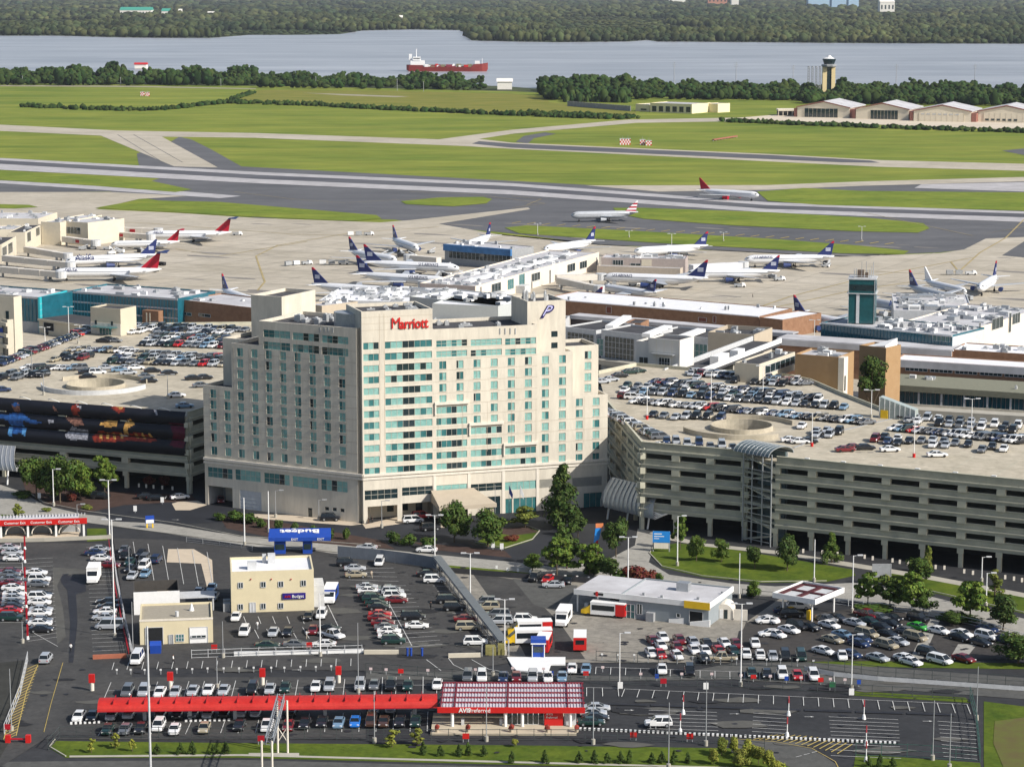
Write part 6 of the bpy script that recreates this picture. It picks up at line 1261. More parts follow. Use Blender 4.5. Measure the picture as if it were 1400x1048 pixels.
def row(desc, pts, cols_, head, kinds=None, z=.27, group='parked cars', jit=.15):
    """pts: photo positions of each car's centre on the surface, or (start, end) spread evenly"""
    n = len(cols_)
    if len(pts) == 2 and n != 2: pts = [(pts[0][0] + (pts[1][0] - pts[0][0]) * i / max(1, n - 1), pts[0][1] + (pts[1][1] - pts[0][1]) * i / max(1, n - 1)) for i in range(n)]
    kinds = kinds or ''.join(rnd.choice('sssuusm') for _ in range(n)); k = 0; tot = sum(c != '.' for c in cols_)
    for i, (p, c, kd) in enumerate(zip(pts, cols_, kinds)):
        if c == '.': continue
        P = G(p[0], p[1], z); P.x += rnd.uniform(-jit, jit); P.y += rnd.uniform(-jit * 2, jit * 2)
        hd = head[i] if isinstance(head, (list, tuple)) else head
        lab = '%s %s, %s car %s' % (COL[c][0], KW[KN[kd]], ordn(k), desc) if tot > 1 else '%s %s %s' % (COL[c][0], KW[KN[kd]], desc)
        cars.append((P, hd + rnd.uniform(-.03, .03), c, KN[kd], lab)); k += 1
def mixc(n, seed, empt=0): r = random.Random(seed); return ''.join('.' if r.random() < empt else r.choice('wwwsssssggggkkkkkbbmrtec') for _ in range(n))
DN = Hd(151.8, 932, 142.6, 955)          # nose-down heading of the front lot
d1 = R(-92)
row('from the left in the middle row above the red canopy', [(175, 949), (197, 949), (219, 950), (240, 949), (263, 948), (285, 947), (306, 947), (344, 946), (369, 945), (390, 943), (432, 942), (451, 942), (491, 941), (512, 940), (535, 940), (557, 940), (597, 939)], 'gsws' + 'sws' + 'ksewss' + 'gkew', R(-90), 'uusssssusssuususs')
row('from the left just below the long red canopy', [(109, 982), (127, 982), (153, 981), (176, 980), (221, 979), (243, 979), (264, 978), (286, 978), (307, 977), (330, 977), (350, 976), (397, 975), (512, 971), (533, 971)], 'wkssgkgskssks' + 's', R(-91), 'sssuusssussuss')
row('from the left in the front row near the hedge', [(147, 1000), (171, 1000), (193, 999), (217, 997), (239, 1000), (280, 999), (327, 995), (364, 997), (394, 995), (417, 993), (440, 991), (463, 991), (486, 991), (507, 990), (524, 990), (546, 989), (568, 989)], 'egkwwtkwmkkcBnnke', R(-91), 'sssussspsssssusss')
row('from the left half hidden behind the glazed kiosk roof', [(640, 929), (658, 929), (688, 929), (706, 929), (728, 929), (748, 929), (768, 929)], 'gwbmswc', R(-91))
row('from the left along the upper front stalls', [(783, 918), (801, 918), (904, 918), (943, 921), (1027, 924), (1049, 925), (1069, 926), (1091, 927), (1112, 928)], 'wcwkekwrw', R(-92), 'sssussusu')
row('parked alone beside the beige workshop door', [(186, 905)], 'w', R(-92), 'v')
row('down beside the right end of the glazed kiosk', [(816, 971), (812, 978), (815, 984), (809, 991)], 'sske', [0, 0, 0, R(2)], 'ssss')
row('parked alone in the empty right front lot', [(900, 992)], 'w', math.pi, 'u')
row('down in the left edge column of the left lot', [(14, 751), (17, 758), (19, 766), (15, 784), (14, 788), (15, 794), (16, 800), (17, 807), (19, 815), (19, 820), (17, 827), (16, 833), (15, 838), (14, 848)], 'sswmggmwwsgkre', R(1), 'sssssssssssssu')
row('down in the second column of the left lot', [(50, 786), (54, 795), (52, 801), (56, 816), (54, 820), (55, 826), (56, 836), (54, 841), (57, 851), (55, 855), (56, 863)], 'wwgkwwswgwk', R(1), 'sussussssss')
row('down in the stalls left of the rental office fence', [(137, 753), (131, 759), (138, 766), (149, 775), (146, 826), (148, 832), (143, 839), (142, 847)], 'sbwmkkws', [0, 0, 0, 0, math.pi, math.pi, math.pi, math.pi], 'ssssssss')
row('parked below the white sedan in the left lot', [(150, 859)], 's', math.pi, 'v'); row('driving up the left lot aisle', [(62.5, 904)], 's', R(90), 'u')
row('down the first nose-in file by the plant enclosure', [(170, 754), (172, 762), (177, 771), (179, 780), (181, 790)], 'gkeks', R(-94)); row('down the second nose-in file by the plant enclosure', [(194, 760), (197, 768), (198, 776), (199, 787)], 'kgwc', R(-94))
row('standing alone with its red lights toward the workshop', [(214, 768)], 'b', R(86), 'u'); row('from left between workshop and rental office', [(271, 812), (290, 807), (292, 818)], 'scs', R(-92), 'sss')
row('from left by the rental office wall', [(323, 846), (335, 867)], 'ww', R(-92), 'su'); row('from left right of the rental office wall', [(421, 845), (439, 843)], 'kw', R(-92), 'su')
row('from left in the stalls below the rental office', [(373, 867), (394, 867), (429, 865)], 'skm', R(-92), 'sss'); row('parked right of the maroon one below the rental office', [(454, 871)], 'w', R(-40), 'p'); row('just above the white pickup below the rental office', [(450, 862)], 'k', R(-10), 's')
row('from left along the office fence', [(365, 885), (403, 884), (443, 884)], 'egw', [0, 0, R(180)], 'sss')
row('from top in the centre lot upper left corner', [(475, 773), (485, 780), (487, 789)], 'kst', R(5), 'uss'); row('facing down at the centre lot top', [(518, 771)], 'w', R(-92), 'm')
row('driving left on the road above the centre lot', [(502, 751)], 's', math.pi - .12, 's'); row('driving left on the road under the hotel trees', [(584, 754)], 'w', math.pi - .12, 's')
row('down the long left file of the centre lot', [(502, 805), (504, 811), (506, 817), (511, 822), (515, 827), (517, 833), (520, 842), (519, 848), (523, 854), (528, 860), (532, 866), (534, 872), (539, 879)], 'swkeekrmmgwwe', R(2), 'sssussssssssu')
row('down the right file of the centre lot', [(533, 808), (537, 812), (540, 818), (543, 823), (564, 846), (569, 858)], 'gswmkw', R(2), 'suusms')
row('down the file beside the diagonal fence', [(585, 787), (595, 796), (612, 824), (621, 834), (636, 849), (639, 860), (651, 881)], 'kwkkmtw', R(3), 'sumusmu'.replace('u', 'u')); 
row('down on the pale strip right of the diagonal fence', [(664, 826), (667, 833), (681, 843), (684, 852), (719, 850)], 'gtgsw', [math.pi] * 4 + [0], 'uummu')
row('from left at the top of the station yard', [(731, 793), (749, 794), (757, 802), (779, 796)], 'krsk', [R(-110), R(-110), R(180), R(-110)], 'usss')
row('in the packed yard below the petrol station', [(906, 874), (904, 885), (890, 895), (903, 897), (924, 899), (928, 878), (925, 887), (948, 881), (949, 892), (967, 883), (964, 893), (991, 882), (983, 892), (1006, 883), (1002, 893), (962, 903), (893, 879)], 'wwwrwmmswkwwrmekm', R(-80), 'sssssssssssssssss')
row('leaving the packed yard', [(988, 903)], 't', R(180), 'p'); row('from left right of the packed yard', [(1032, 883), (1021, 897), (1039, 898), (1056, 900), (1074, 900), (1095, 900)], 'wwwske', R(-92), 'ssssum')
row('from top on the pale strips right of the station', [(1050, 851), (1054, 869)], 'ww', R(185), 'ss')
rl = [(80, 262, 'w', 's'), (185, 315, 'w', 's'), (110, 335, 'w', 's'), (225, 295, 'k', 'u'), (295, 300, 'k', 's'), (390, 290, 'w', 's'), (430, 250, 'k', 's'), (380, 258, 'g', 's'), (525, 280, 's', 's'), (580, 235, 'm', 'p'), (600, 270, 'e', 's'), (650, 250, 'g', 's'), (715, 250, 'k', 's'), (850, 255, 'k', 'u'), (665, 300, 'k', 's'), (715, 283, 'k', 's'), (850, 298, 'G', 's'), (960, 320, 'w', 's'), (590, 335, 't', 'm'), (690, 335, 'k', 's'), (800, 320, 'g', 's'), (840, 355, 't', 'm'), (1080, 332, 'w', 's'), (1065, 352, 'k', 's'), (1205, 307, 'b', 's'), (1205, 350, 'w', 'u'), (1175, 378, 'k', 's'), (1300, 368, 'b', 's'), (410, 365, 't', 's'), (460, 342, 'c', 's'), (550, 385, 'b', 's'), (560, 362, 'b', 's'), (695, 397, 't', 'u'), (745, 375, 's', 's'), (360, 425, 'w', 's'), (500, 440, 'b', 's'), (640, 458, 's', 's'), (785, 460, 'w', 's'), (815, 478, 'w', 's'), (905, 435, 'k', 'u'), (960, 472, 'w', 'm'), (1090, 465, 'm', 's')]
hr_ = Hd(1200, 850, 1228, 857)
row('counted from the leftmost in the right holding lot', [(1030 + q[0] / 3.784, 780 + q[1] / 3.784 + 1) for q in sorted(rl)], ''.join(q[2] for q in sorted(rl)), hr_, ''.join(q[3] for q in sorted(rl)))
row('facing the fence in the right holding lot', [(1151, 900)], 'w', R(-92), 's')
row('from left on the hotel side drive', [(137, 681), (200, 681), (214, 683), (246, 682)], 'kkkw', [R(-10), R(10), R(0), R(20)], 'usss'); row('waiting beside the hotel left wing', [(452, 711)], 'k', 0, 'u'); row('inside the hotel loading bay', [(302, 686)], 'm', R(-80), 's')
row('from left under the hotel entrance canopy', [(577, 708), (565, 714), (588, 724)], 'rwk', [R(15), R(15), R(20)], 'umu'); row('refuelling under the small station canopy', [(1092, 832)], 'w', 0, 'u'); row('behind the small station canopy pumps', [(1073, 838), (1083, 843)], 'bk', 0)
dz = ZD + .02; dR = R(-27); fc = R(-108); PK = 'cars on the garage decks'
row('from left along the angled left edge of right deck', [(832 + 5.3 * i, 565 + 2.7 * i) for i in range(14)], 'gswgskwgstgskg', R(18), z=dz); row('from left along the front parapet of right deck', [(911, 606), (925, 607), (940, 610), (956, 608), (972, 613), (987, 611), (1002, 615)], 'bssbgsk', R(-92), z=dz)
row('from left in the front deck row above ramp well', [(893, 569), (907, 571), (923, 573), (938, 572), (952, 572), (968, 572), (985, 574)], 'kgsskkb', fc, z=dz)
row('from left in the dense diagonal deck row', [(872 + 9.2 * i, 551 + .85 * i) for i in range(35)], mixc(35, 1), R(203), z=dz); row('from left in the facing row behind the diagonal one', [(854 + 13 * i, 536 + 1.0 * i) for i in range(24)], mixc(24, 2, .03), fc, z=dz)
row('from left in the fourth deck row', [(857, 545), (866, 546), (876, 546)], 'mww', R(-10), z=dz); row('from left in the fifth deck row', [(897 + 9 * i, 524 + .95 * i) for i in range(25)], mixc(25, 3, .04), R(203), z=dz); row('from left in the hindmost deck row', [(948 + 9 * i, 512 + .85 * i) for i in range(18)], mixc(18, 4), R(203), z=dz)
row('from left in the sixth deck row', [(940 + 13 * i, 518 + .9 * i) for i in range(13)], mixc(13, 8, .25), fc, z=dz)
row('from left in the back left corner of right deck', [(822, 524), (835, 521), (848, 516), (862, 511), (872, 509)], 'sskee', R(20), z=dz)
row('from left in the diagonal row of the far right deck', [(1226 + 8.2 * i, 588 + .85 * i) for i in range(22)], 'wcerskgbkwsswwggkbkswk'[:22], R(203), z=dz); row('from left in the back row of the far right deck', [(1232, 571), (1252, 573), (1268, 574), (1282, 575), (1297, 576), (1313, 577), (1328, 579), (1343, 580), (1359, 583), (1375, 584), (1391, 585)], 'ksswkksswkw'[:11], fc, z=dz)
row('from left in the front facing row of far right deck', [(1197, 603), (1210, 600), (1214, 606), (1226, 602), (1228, 608), (1243, 605), (1259, 605), (1275, 604), (1276, 611), (1291, 606), (1293, 611), (1306, 608), (1323, 610), (1343, 617), (1357, 613), (1372, 616), (1396, 601)], 'mkbwkkgswgsgkgkwk', fc, 'u' + 's' * 16, z=dz)
row('from left standing apart on the front of right deck', [(1080, 604), (1093, 606), (1104, 606), (1155, 617), (1168, 614), (1183, 614), (1216, 617), (1281, 624)], 'wwkmmkww', [R(5), R(5), R(5), R(12), R(12), R(5), R(8), R(5)], 'sssssssu'.replace('u', 's'), z=dz)
row('from left beside the red deck lamp', [(1096, 585), (1115, 592), (1116, 597), (1130, 591), (1134, 597), (1146, 593)], 'wssssk', fc, z=dz)
row('from left along the slanting edge of left deck', [(-2 + 5.4 * i, 500 - 2.05 * i) for i in range(24)], mixc(24, 11).replace('w', 'g').replace('t', 'k'), R(-30), z=dz)
row('from left in the small left deck row', [(3, 519), (14, 514), (24, 519), (33, 514), (47, 515), (59, 515)], 'kggskk', fc, z=dz); row('from left in the third left deck row', [(38 + 7 * i, 505 + .1 * i) for i in range(11)], 'wgkekkwsscg', R(203), z=dz)
row('from left in the fourth left deck row', [(74, 494), (88, 490), (96, 492), (105, 490), (113, 492), (121, 489)], 'tkkgmk', fc, z=dz); row('from left in the fifth left deck row', [(100 + 7.2 * i, 480 + .25 * i) for i in range(11)], mixc(11, 13), R(203), z=dz)
row('from left in the long facing row of left deck', [(154 + 12.5 * i, 496 + .4 * i) for i in range(13)], mixc(13, 14), fc, z=dz); row('from left in the dense sixth row of left deck', [(173 + 7.2 * i, 485 + .35 * i) for i in range(20)], mixc(20, 15), R(203), z=dz)
row('from left in the seventh row of left deck', [(196 + 12 * i, 472 + .4 * i) for i in range(11)], mixc(11, 16), fc, z=dz); row('from left in the dense eighth row of left deck', [(214 + 7.2 * i, 461 + .4 * i) for i in range(15)], mixc(15, 17), R(203), z=dz)
row('from left in the hindmost row of left deck', [(178 + 10.5 * i, 447 + .4 * i) for i in range(16)], mixc(16, 18, .05), fc, z=dz); row('from left in the ninth row of left deck', [(182, 456), (192, 455), (215, 454), (226, 454), (240, 455), (262, 456), (285, 457)], 'wwgkbsk', fc, z=dz)
row('from left by the elevator lobby', [(142, 468), (149, 466), (156, 468)], 'kkg', R(-10), z=dz); row('from left above the ramp well of left deck', [(119, 511), (128, 509), (134, 512), (146, 505), (120, 517)], 'kgwsk', R(10), z=dz)
row('from left right of the ramp well group', [(163, 508), (172, 505), (176, 512), (186, 505), (208, 509), (231, 512), (265, 519), (204, 523), (276, 529), (241, 543), (253, 557), (4, 535), (280, 518), (200, 517)], 'csswkkkkgwcbkg', R(15), 'ssssssssssssss', z=dz)
row('parked on the road left of the lift lobby', [(22, 458), (32, 452), (70, 457), (82, 455), (92, 457)], 'kkkgk', R(10), z=.2)
row('from left in the inner file behind the facing row of right deck', [(858 + 13 * i, 529 + 1 * i) for i in range(22)], mixc(22, 21, 0.15), fc, z=dz); row('from left in the inner file behind the sixth deck row', [(946 + 13 * i, 513 + 0.9 * i) for i in range(12)], mixc(12, 22, 0.15), fc, z=dz); row('from left in the inner file of the far right deck back row', [(1240 + 14.5 * i, 577 + 1.4 * i) for i in range(11)], mixc(11, 23, 0.2), fc, z=dz); 
row('from left in the inner file behind the long facing row of left deck', [(160 + 12.5 * i, 490.5 + 0.4 * i) for i in range(12)], mixc(12, 24, 0.1), fc, z=dz); row('from left in the inner file behind the seventh row of left deck', [(202 + 12 * i, 467 + 0.4 * i) for i in range(10)], mixc(10, 25, 0.1), fc, z=dz); row('from left in the inner file of hindmost left deck row', [(186 + 10.5 * i, 451.5 + 0.4 * i) for i in range(14)], mixc(14, 26, 0.2), fc, z=dz); 
# the three hundred that show largest are things; the rest are one object
cars.sort(key=lambda c: -PX(c[0])[2])
used = {}; protos = {}
IND, REST = cars[:300], cars[300:]
FULL = PX(G(0, 760))[2]
for P, hd, c, kd, lab in IND:
    near_ = PX(P)[2] > 5.6 and P.z < 5
    key = (kd, near_)
    if key not in protos:
        if near_: o = make_car(kd); protos[key] = (o, family(o)); first = True
        else: o = make_car(kd, full=False).build('parked_car', [PAINT, GLASS, RUB, LAMP, TAILR]); protos[key] = (o, []); first = True
    else: o = copy_fam(*protos[key]); first = False
    o.location = P; o.rotation_euler = (0, 0, hd); tag(o, lab, 'car', 'parked cars')
    col4 = (*COL[c][1], 1)
    for q in ([o] if not near_ else list(o.children) if first else []): q.color = col4
    if near_ and not first: BODYFIX = True
    o['paint'] = COL[c][0]
    o.color = col4
    protos.setdefault('all', []).append((o, col4, near_))
# give each body its own paint colour
kids = {}
for q in C.objects:
    if q.parent and q.name.startswith('body'): kids[q.parent.name] = q
for o, col4, near_ in protos['all']:
    if near_ and o.name in kids: kids[o.name].color = col4
    if 'paint' in o: del o['paint']
RPM = [mat('car_paint_' + COL[c][0].replace(' ', '_'), COL[c][1], .3, .02, spec=.5, coat=.5) for c in 'wsgkbrmtec']
mb = MB(); cache = {}
for P, hd, c, kd, lab in REST:
    if kd not in cache: cache[kd] = make_car(kd, full=False)
    q = cache[kd]; mb.M = Matrix.Translation(P) @ Matrix.Rotation(hd, 4, 'Z'); n = len(mb.v); mb.v += [tuple(mb.M @ Vector(p)) for p in q.v]; mb.f += [[n + i for i in f] for f in q.f]
    ci = 'wsgkbrmtec'.find(c); mb.m += [ci + 4 if m == 0 else m - 1 for m in q.m]
    mb.cur = 1
tag(mb.build('parked_cars', [GLASS, RUB, LAMP, TAILR] + RPM), 'dense rows of parked cars covering the garage roofs', 'cars', kind='stuff')
# ---------------- lot buildings, canopies, fences, lamps, signs ----------------
GZ = .2
# long red barrel canopy
A, B = G(133, 973, 2.5), G(598, 967.5, 2.5); A.z = B.z = 0; L = (B - A).length
o = T('long_canopy', 'very long red barrel roofed canopy over the rental car rows', 'canopy', (A.x, A.y, GZ), ang(A, B)); m = MB(); rs = []
for i in range(11): t = math.pi * i / 10; rs.append([(0, 2.6 - 2.6 * math.cos(t), 2.4 + 1.5 * math.sin(t)), (L, 2.6 - 2.6 * math.cos(t), 2.4 + 1.5 * math.sin(t)), (L, 2.6 - 2.5 * math.cos(t), 2.4 + 1.42 * math.sin(t)), (0, 2.6 - 2.5 * math.cos(t), 2.4 + 1.42 * math.sin(t))])
m.loft(rs); m.build('canopy_roof', [mat('canopy_red', (.40, .016, .012), .5, c2=(.50, .03, .022), scale=.3, spec=.4, fine=.2)], o, smooth=False)
for k in range(1, 8): x = L * k / 7.5; m = MB(); m.box(x - .3, x + .3, 2.3, 2.9, 0, 2.5); m.box(x - .1, x + .1, .2, 5, 2.45, 2.7); m.build('post', [LGREY], o)
m = MB(); [m.box(L * k / 22 - .03, L * k / 22 + .03, .5, 4.7, 3.55, 3.93) for k in range(1, 22)]; m.build('roof_seam', [DRED], o)
feat(o, 'gutter', [(0, L, -.06, .08, 2.3, 2.45)], [DRED])
# glazed kiosk with louvred roof
A, B = G(598, 974, 3.0), G(800, 974.5, 3.0); A.z = B.z = 0; L = (B - A).length
o = T('rental_kiosk', 'glazed rental kiosk with red fascia under a striped louvred roof', 'kiosk', (A.x, A.y, GZ), ang(A, B)); D = 13
m = MB(); m.box(0, L, 0, .3, 2.8, 3.75); m.build('fascia', [RED], o)
m = MB()
for k in range(5): y = .7 + 2.9 * k; m.box(.4, L - .2, y, y + 2.15, 3.55, 3.62)
n = 46
for k in range(n): x = .4 + (L - .7) * k / n; [m.box(x, x + .08, .7 + 2.9 * j, 2.8 + 2.9 * j, 3.623, 3.75) for j in range(5)]
m.build('louvre_roof', [mat('louvre_lilac', (.50, .46, .50), .6)], o)
m = MB()
for k in range(5): y = 2.75 + 2.9 * k; m.box(.2, L, y, y + .5, 3.6, 3.82)
for k in (.02, .11, .47, .88, .985): m.box(L * k, L * k + .18, .3, D + 1.6, 3.76, 3.9)
m.build('roof_beam', [mat('beam_maroon', (.17, .010, .022), .5)], o)
m = MB(); m.box(-1, L - 1.5, -3.4, 8, 0, .35); m.build('plinth', [mat('plinth_tan', (.46, .40, .30), .85, .08, .5)], o)
for k in (.10, .46, .575, .90): m = MB(); m.cyl((L * k, .5, .35), (L * k, .5, 2.9), .28, n=10); m.build('column', [WHITE], o)
feat(o, 'back_wall', [(L * .02, L * .45, 7, 7.2, .36, 2.7)], [mat('kiosk_back', (.16, .17, .17), .6)]); panes(o, L * .47, L * .72, .36, 2.7, 7, GLD, LGREY, 1.6); feat(o, 'red_wall', [(L * .725, L * .852, .9, 4, .36, 2.79)], [RED]); feat(o, 'side_wall', [(L * .86, L * .94, 1.2, 5, .36, 2.79)], [LGREY]); feat(o, 'floor_counter', [(L * .16, L * .18, 1, 1.8, .36, 1.4), (L * .42, L * .44, 1, 1.8, .36, 1.4)], [LGREY])
text('AVIS', 1.0, WHITE, o, (L * .145, -.02, 2.95), align='LEFT', bold=.03, name='lettering'); text('Preferred', .95, WHITE, o, (L * .21, -.02, 2.95), align='LEFT'); text('AVIS', .6, WHITE, o, (L * .735, .88, 2.2), align='LEFT'); text('Preferred', .5, WHITE, o, (L * .735, .88, 1.65), align='LEFT')
for i, k in enumerate((.0, .21, .50, .745, .94)):
    p = A + Vector((math.cos(ang(A, B)), math.sin(ang(A, B)), 0)) * L * k + Vector((0, -2.6, GZ + .35)); q = T('planter', 'planter with red plant on the kiosk terrace, ' + ordn(i) + ' from left', 'planter', p, 0, 'terrace planters'); m = MB(); m.cyl((0, 0, 0), (0, 0, .5), .28, .38, 8); m.build('pot', [TAN], q); blob_ = MB(); V_, F_ = ico(1); blob_.add([tuple(Vector(v) * .5 * random.Random(i * 50 + j).uniform(.8, 1.3) + Vector((0, 0, .85))) for j, v in enumerate(V_)], [tuple(f) for f in F_]); blob_.build('foliage', [mat('planter_red', (.2, .03, .02), .8, .4, 3)], q)
# return canopy at far left
A, B = G(-60, 721, 3.2), G(119, 716, 3.2); A.z = B.z = 0; L = (B - A).length; o = T('return_canopy', 'red fronted rental return canopy with arched bays at left edge', 'canopy', (A.x, A.y, GZ), ang(A, B))
feat(o, 'fascia', [(0, L, 0, .3, 3.1, 4.4)], [RED]); m = MB(); m.box(0, L - 2, .31, 5.4, 3.9, 4.2)
for k in range(40): m.box(L * k / 40, L * k / 40 + .1, 3.2, 5.4, 4.203, 4.5)
m.build('canopy_roof', [ROOFL], o); u_ = lambda x: Face(A, ang(A, B)).uz(x, 725)[0]
for x in (1, 38, 76.5, 114.5): m = MB(); m.box(u_(x) - .22, u_(x) + .22, .3, .75, 0, 3.1); m.build('post', [WHITE], o)
feat(o, 'plinth', [(0, L - 2, -1.5, 5, 0, .3)], [MATS['pale_paving']]); feat(o, 'booth', [(u_(x) - .9, u_(x) + .9, 1.5, 3.5, .31, 2.6) for x in (0, 38, 76)], [GLD])
for x0, x1 in ((7, 34), (43, 70), (80, 109)):
    a, b = u_(x0), u_(x1); m = MB(); pr = None
    for i in range(11): t = math.pi * i / 10; p = ((a + b) / 2 - (b - a) / 2 * math.cos(t), .9, .9 + 2 * math.sin(t)); pr and m.cyl(pr, p, .14, n=5); pr = p
    m.build('arch_frame', [HOTEL2], o); feat(o, 'rear_screen', [(a, b, 4.4, 4.6, .31, 2.3)], [GREY]); text('Customer Exit', .8, WHITE, o, ((a + b) / 2, -.03, 3.45))
# blue exit canopy with its upside-down roof word
A, B = G(367, 741, 3.0), G(452, 740, 3.0); A.z = B.z = 0; L = (B - A).length; o = T('exit_canopy', 'blue exit canopy with large upside-down white roof lettering', 'canopy', (A.x, A.y, GZ), ang(A, B))
m = MB(); m.add([(0, 0, 3), (L, 0, 3), (L, 0, 3.8), (0, 0, 3.8), (0, 4.3, 3), (L, 4.3, 3), (L, 4.3, 4.9), (0, 4.3, 4.9)], [(0, 1, 2, 3), (3, 2, 6, 7), (5, 4, 7, 6), (1, 5, 6, 2), (4, 0, 3, 7), (0, 4, 5, 1)]); m.build('canopy_body', [BLUE], o)
tb = text('Budget', 2.3, WHITE, o, (L * .50, 3.5, 4.78), (0, 0, 0), sx=1.35, bold=.05, name='roof_lettering'); tb.rotation_euler = (Matrix.Rotation(math.atan2(1.1, 4.3), 3, 'X') @ Matrix.Rotation(math.pi, 3, 'Z')).to_euler()
text('EXIT', .75, WHITE, o, (L * .42, -.04, 3.15)); text('EXIT', .75, WHITE, o, (L * .84, -.04, 3.15)); text('', 1, WHITE, o, (0, 0, 0)) if False else None
for x0, x1 in ((.09, .27), (.55, .70)): feat(o, 'booth', [(L * x0, L * x1, .6, 3, 0, 2.99)], [BLUE]); feat(o, 'booth_window', [(L * x0 + .2, L * x1 - .2, .52, .597, 1, 2.2)], [GLD])
# rental office
o, L, f, zr = bld('rental_office', 'two storey cream rental office with white flat roof and blue sign', 'building', (315.3, 781.5), (428.8, 778), 8.6, 12.5, mat('office_cream', (.60, .53, .36), .85, .05, .4), ROOFW, par=.5)
for x, y in ((329, 799.5), (360, 798.5), (384, 798), (415, 796.5), (329, 829), (360, 828), (384, 827.5)): sunk(o, f, x - 3.3, x + 3.3, y - 3.8, y + 3.8, 2, GLD)
sunk(o, f, 341.5, 349.5, 823, 840.5, 2, LGREY, 1, 'door'); u, z = f.uz(402, 814); feat(o, 'sign_board', [(u - 2.3, u + 2.3, -.25, -.003, z - .6, z + .6)], [mat('sign_navy', (.02, .01, .16), .5)]); text('AVIS', .62, RED, o, (u - 1.3, -.3, z - .25)); text('Budget', .85, WHITE, o, (u + .75, -.3, z - .3))
feat(o, 'roof_unit', [(3.4, 5.2, 3.4, 5, zr + .003, zr + 1.5), (7.6, 9.1, 8, 9.6, zr + .003, zr + 1.9), (6.5, 7.3, 9, 9.8, zr + .003, zr + 1.7)], [LGREY]); feat(o, 'wall_lamp', [(f.uz(x, 792)[0] - .1, f.uz(x, 792)[0] + .1, -.2, -.003, f.uz(x, 792)[1], f.uz(x, 792)[1] + .25) for x in (343, 371, 398)], [DRED])
m = MB(); m.box(L + .003, L + 2.2, 2.5, 9, 0, 4.6); m.build('side_annex', [LGREY], o); feat(o, 'meter_box', [(-1.6, -.1, 1, 2.6, 0, 1.9), (-1.6, -.1, 3, 4, 0, 2.2)], [GREY])
# beige workshop with gravel roof
o, L, f, zr = bld('workshop', 'beige workshop with gravel roof, open black bay and white door', 'building', (190.8, 847), (290.8, 843.5), 5.1, 12, MATS['office_cream'], ROOFT, par=.35)
sunk(o, f, 199, 223, 857, 884, 1, DARK, 1, 'vehicle_door'); sunk(o, f, 259.5, 284, 856.5, 881, 1, WHITE, 1, 'roller_door'); sunk(o, f, 262, 281.5, 867.5, 871, 3, GLD, 1, 'door_window', -.14); sunk(o, f, 240.5, 251.5, 866.5, 876, 3, GLM, 2); sunk(o, f, 231, 237, 867, 882, 1, GREY, 1, 'door')
m = MB(); m.cyl((7, 3, zr), (7, 3, zr + 1), .35, n=8); m.build('vent', [LGREY], o); m = MB(); m.cyl((9.8, 7, zr), (9.8, 7, zr + 1.4), .5, .1, n=8); m.build('vent', [WHITE], o); feat(o, 'trim', [(-.05, L + .05, -.08, -.003, 4.75, 5.13)], [HOTEL2])
p = G(213, 893); q = T('waste_skip', 'blue round ended waste skip outside the black workshop bay', 'skip', (p.x, p.y, GZ), .1); m = MB(); m.loft([[(x, -.8, 0), (x, -1, 1.6), (x, 1, 1.6), (x, .8, 0)] for x in (-1, 1)]); m.build('skip_body', [BLUE], q); m = MB(); m.cyl((-1.05, 0, 1.3), (1.05, 0, 1.3), .95, n=12); m.build('skip_lid', [BLUE], q)
A, B = G(182.5, 811, 4.6), G(245.5, 808.5, 4.6); A.z = B.z = 0; a = ang(A, B); L = (B - A).length; o = T('plant_enclosure', 'open topped white walled plant enclosure behind the workshop', 'enclosure', (A.x, A.y, GZ), a); D = 9.5
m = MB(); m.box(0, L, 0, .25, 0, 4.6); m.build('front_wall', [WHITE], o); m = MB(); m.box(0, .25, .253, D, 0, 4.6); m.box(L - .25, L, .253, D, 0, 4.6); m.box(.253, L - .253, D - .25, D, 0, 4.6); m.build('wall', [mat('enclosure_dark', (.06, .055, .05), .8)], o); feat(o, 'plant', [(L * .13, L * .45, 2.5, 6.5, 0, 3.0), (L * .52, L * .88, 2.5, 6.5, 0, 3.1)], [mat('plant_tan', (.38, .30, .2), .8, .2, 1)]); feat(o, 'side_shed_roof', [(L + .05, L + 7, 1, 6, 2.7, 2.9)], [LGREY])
feat(o, 'shed_post', [(L + 6.5, L + 6.8, 1.2, 1.5, 0, 2.69), (L + 6.5, L + 6.8, 5.4, 5.7, 0, 2.69)], [LGREY])
# petrol station with drive-through bay
o, L, f, zr = bld('petrol_station', 'grey block station building with white and yellow roof fascia', 'building', (847, 812), (969, 825), 4.8, 14.5, mat('block_grey', (.24, .27, .29), .85, .05, .6), ROOFL, par=.25)
u0 = f.uz(785, 805)[0]; m = MB(); m.box(u0, L + .3, -.25, -.003, 3.9, 5.0); m.build('fascia', [WHITE], o); u1 = f.uz(936, 822)[0]; m = MB(); m.box(u1, L + .35, -.36, -.255, 3.6, 5.05); m.build('yellow_fascia', [YEL], o); m = MB(); m.box(L + .003, L + .3, .002, 14.5, 3.9, 5.0); m.build('fascia', [WHITE], o)
m = MB(); m.box(u0, -.003, .003, 13.5, 4.3, 4.75); m.build('forecourt_roof', [ROOFL], o)
for x in (u0 + .5, u0 * .5): m = MB(); m.cyl((x, .6, 0), (x, .6, 3.89), .18, n=8); m.build('canopy_post', [WHITE], o)
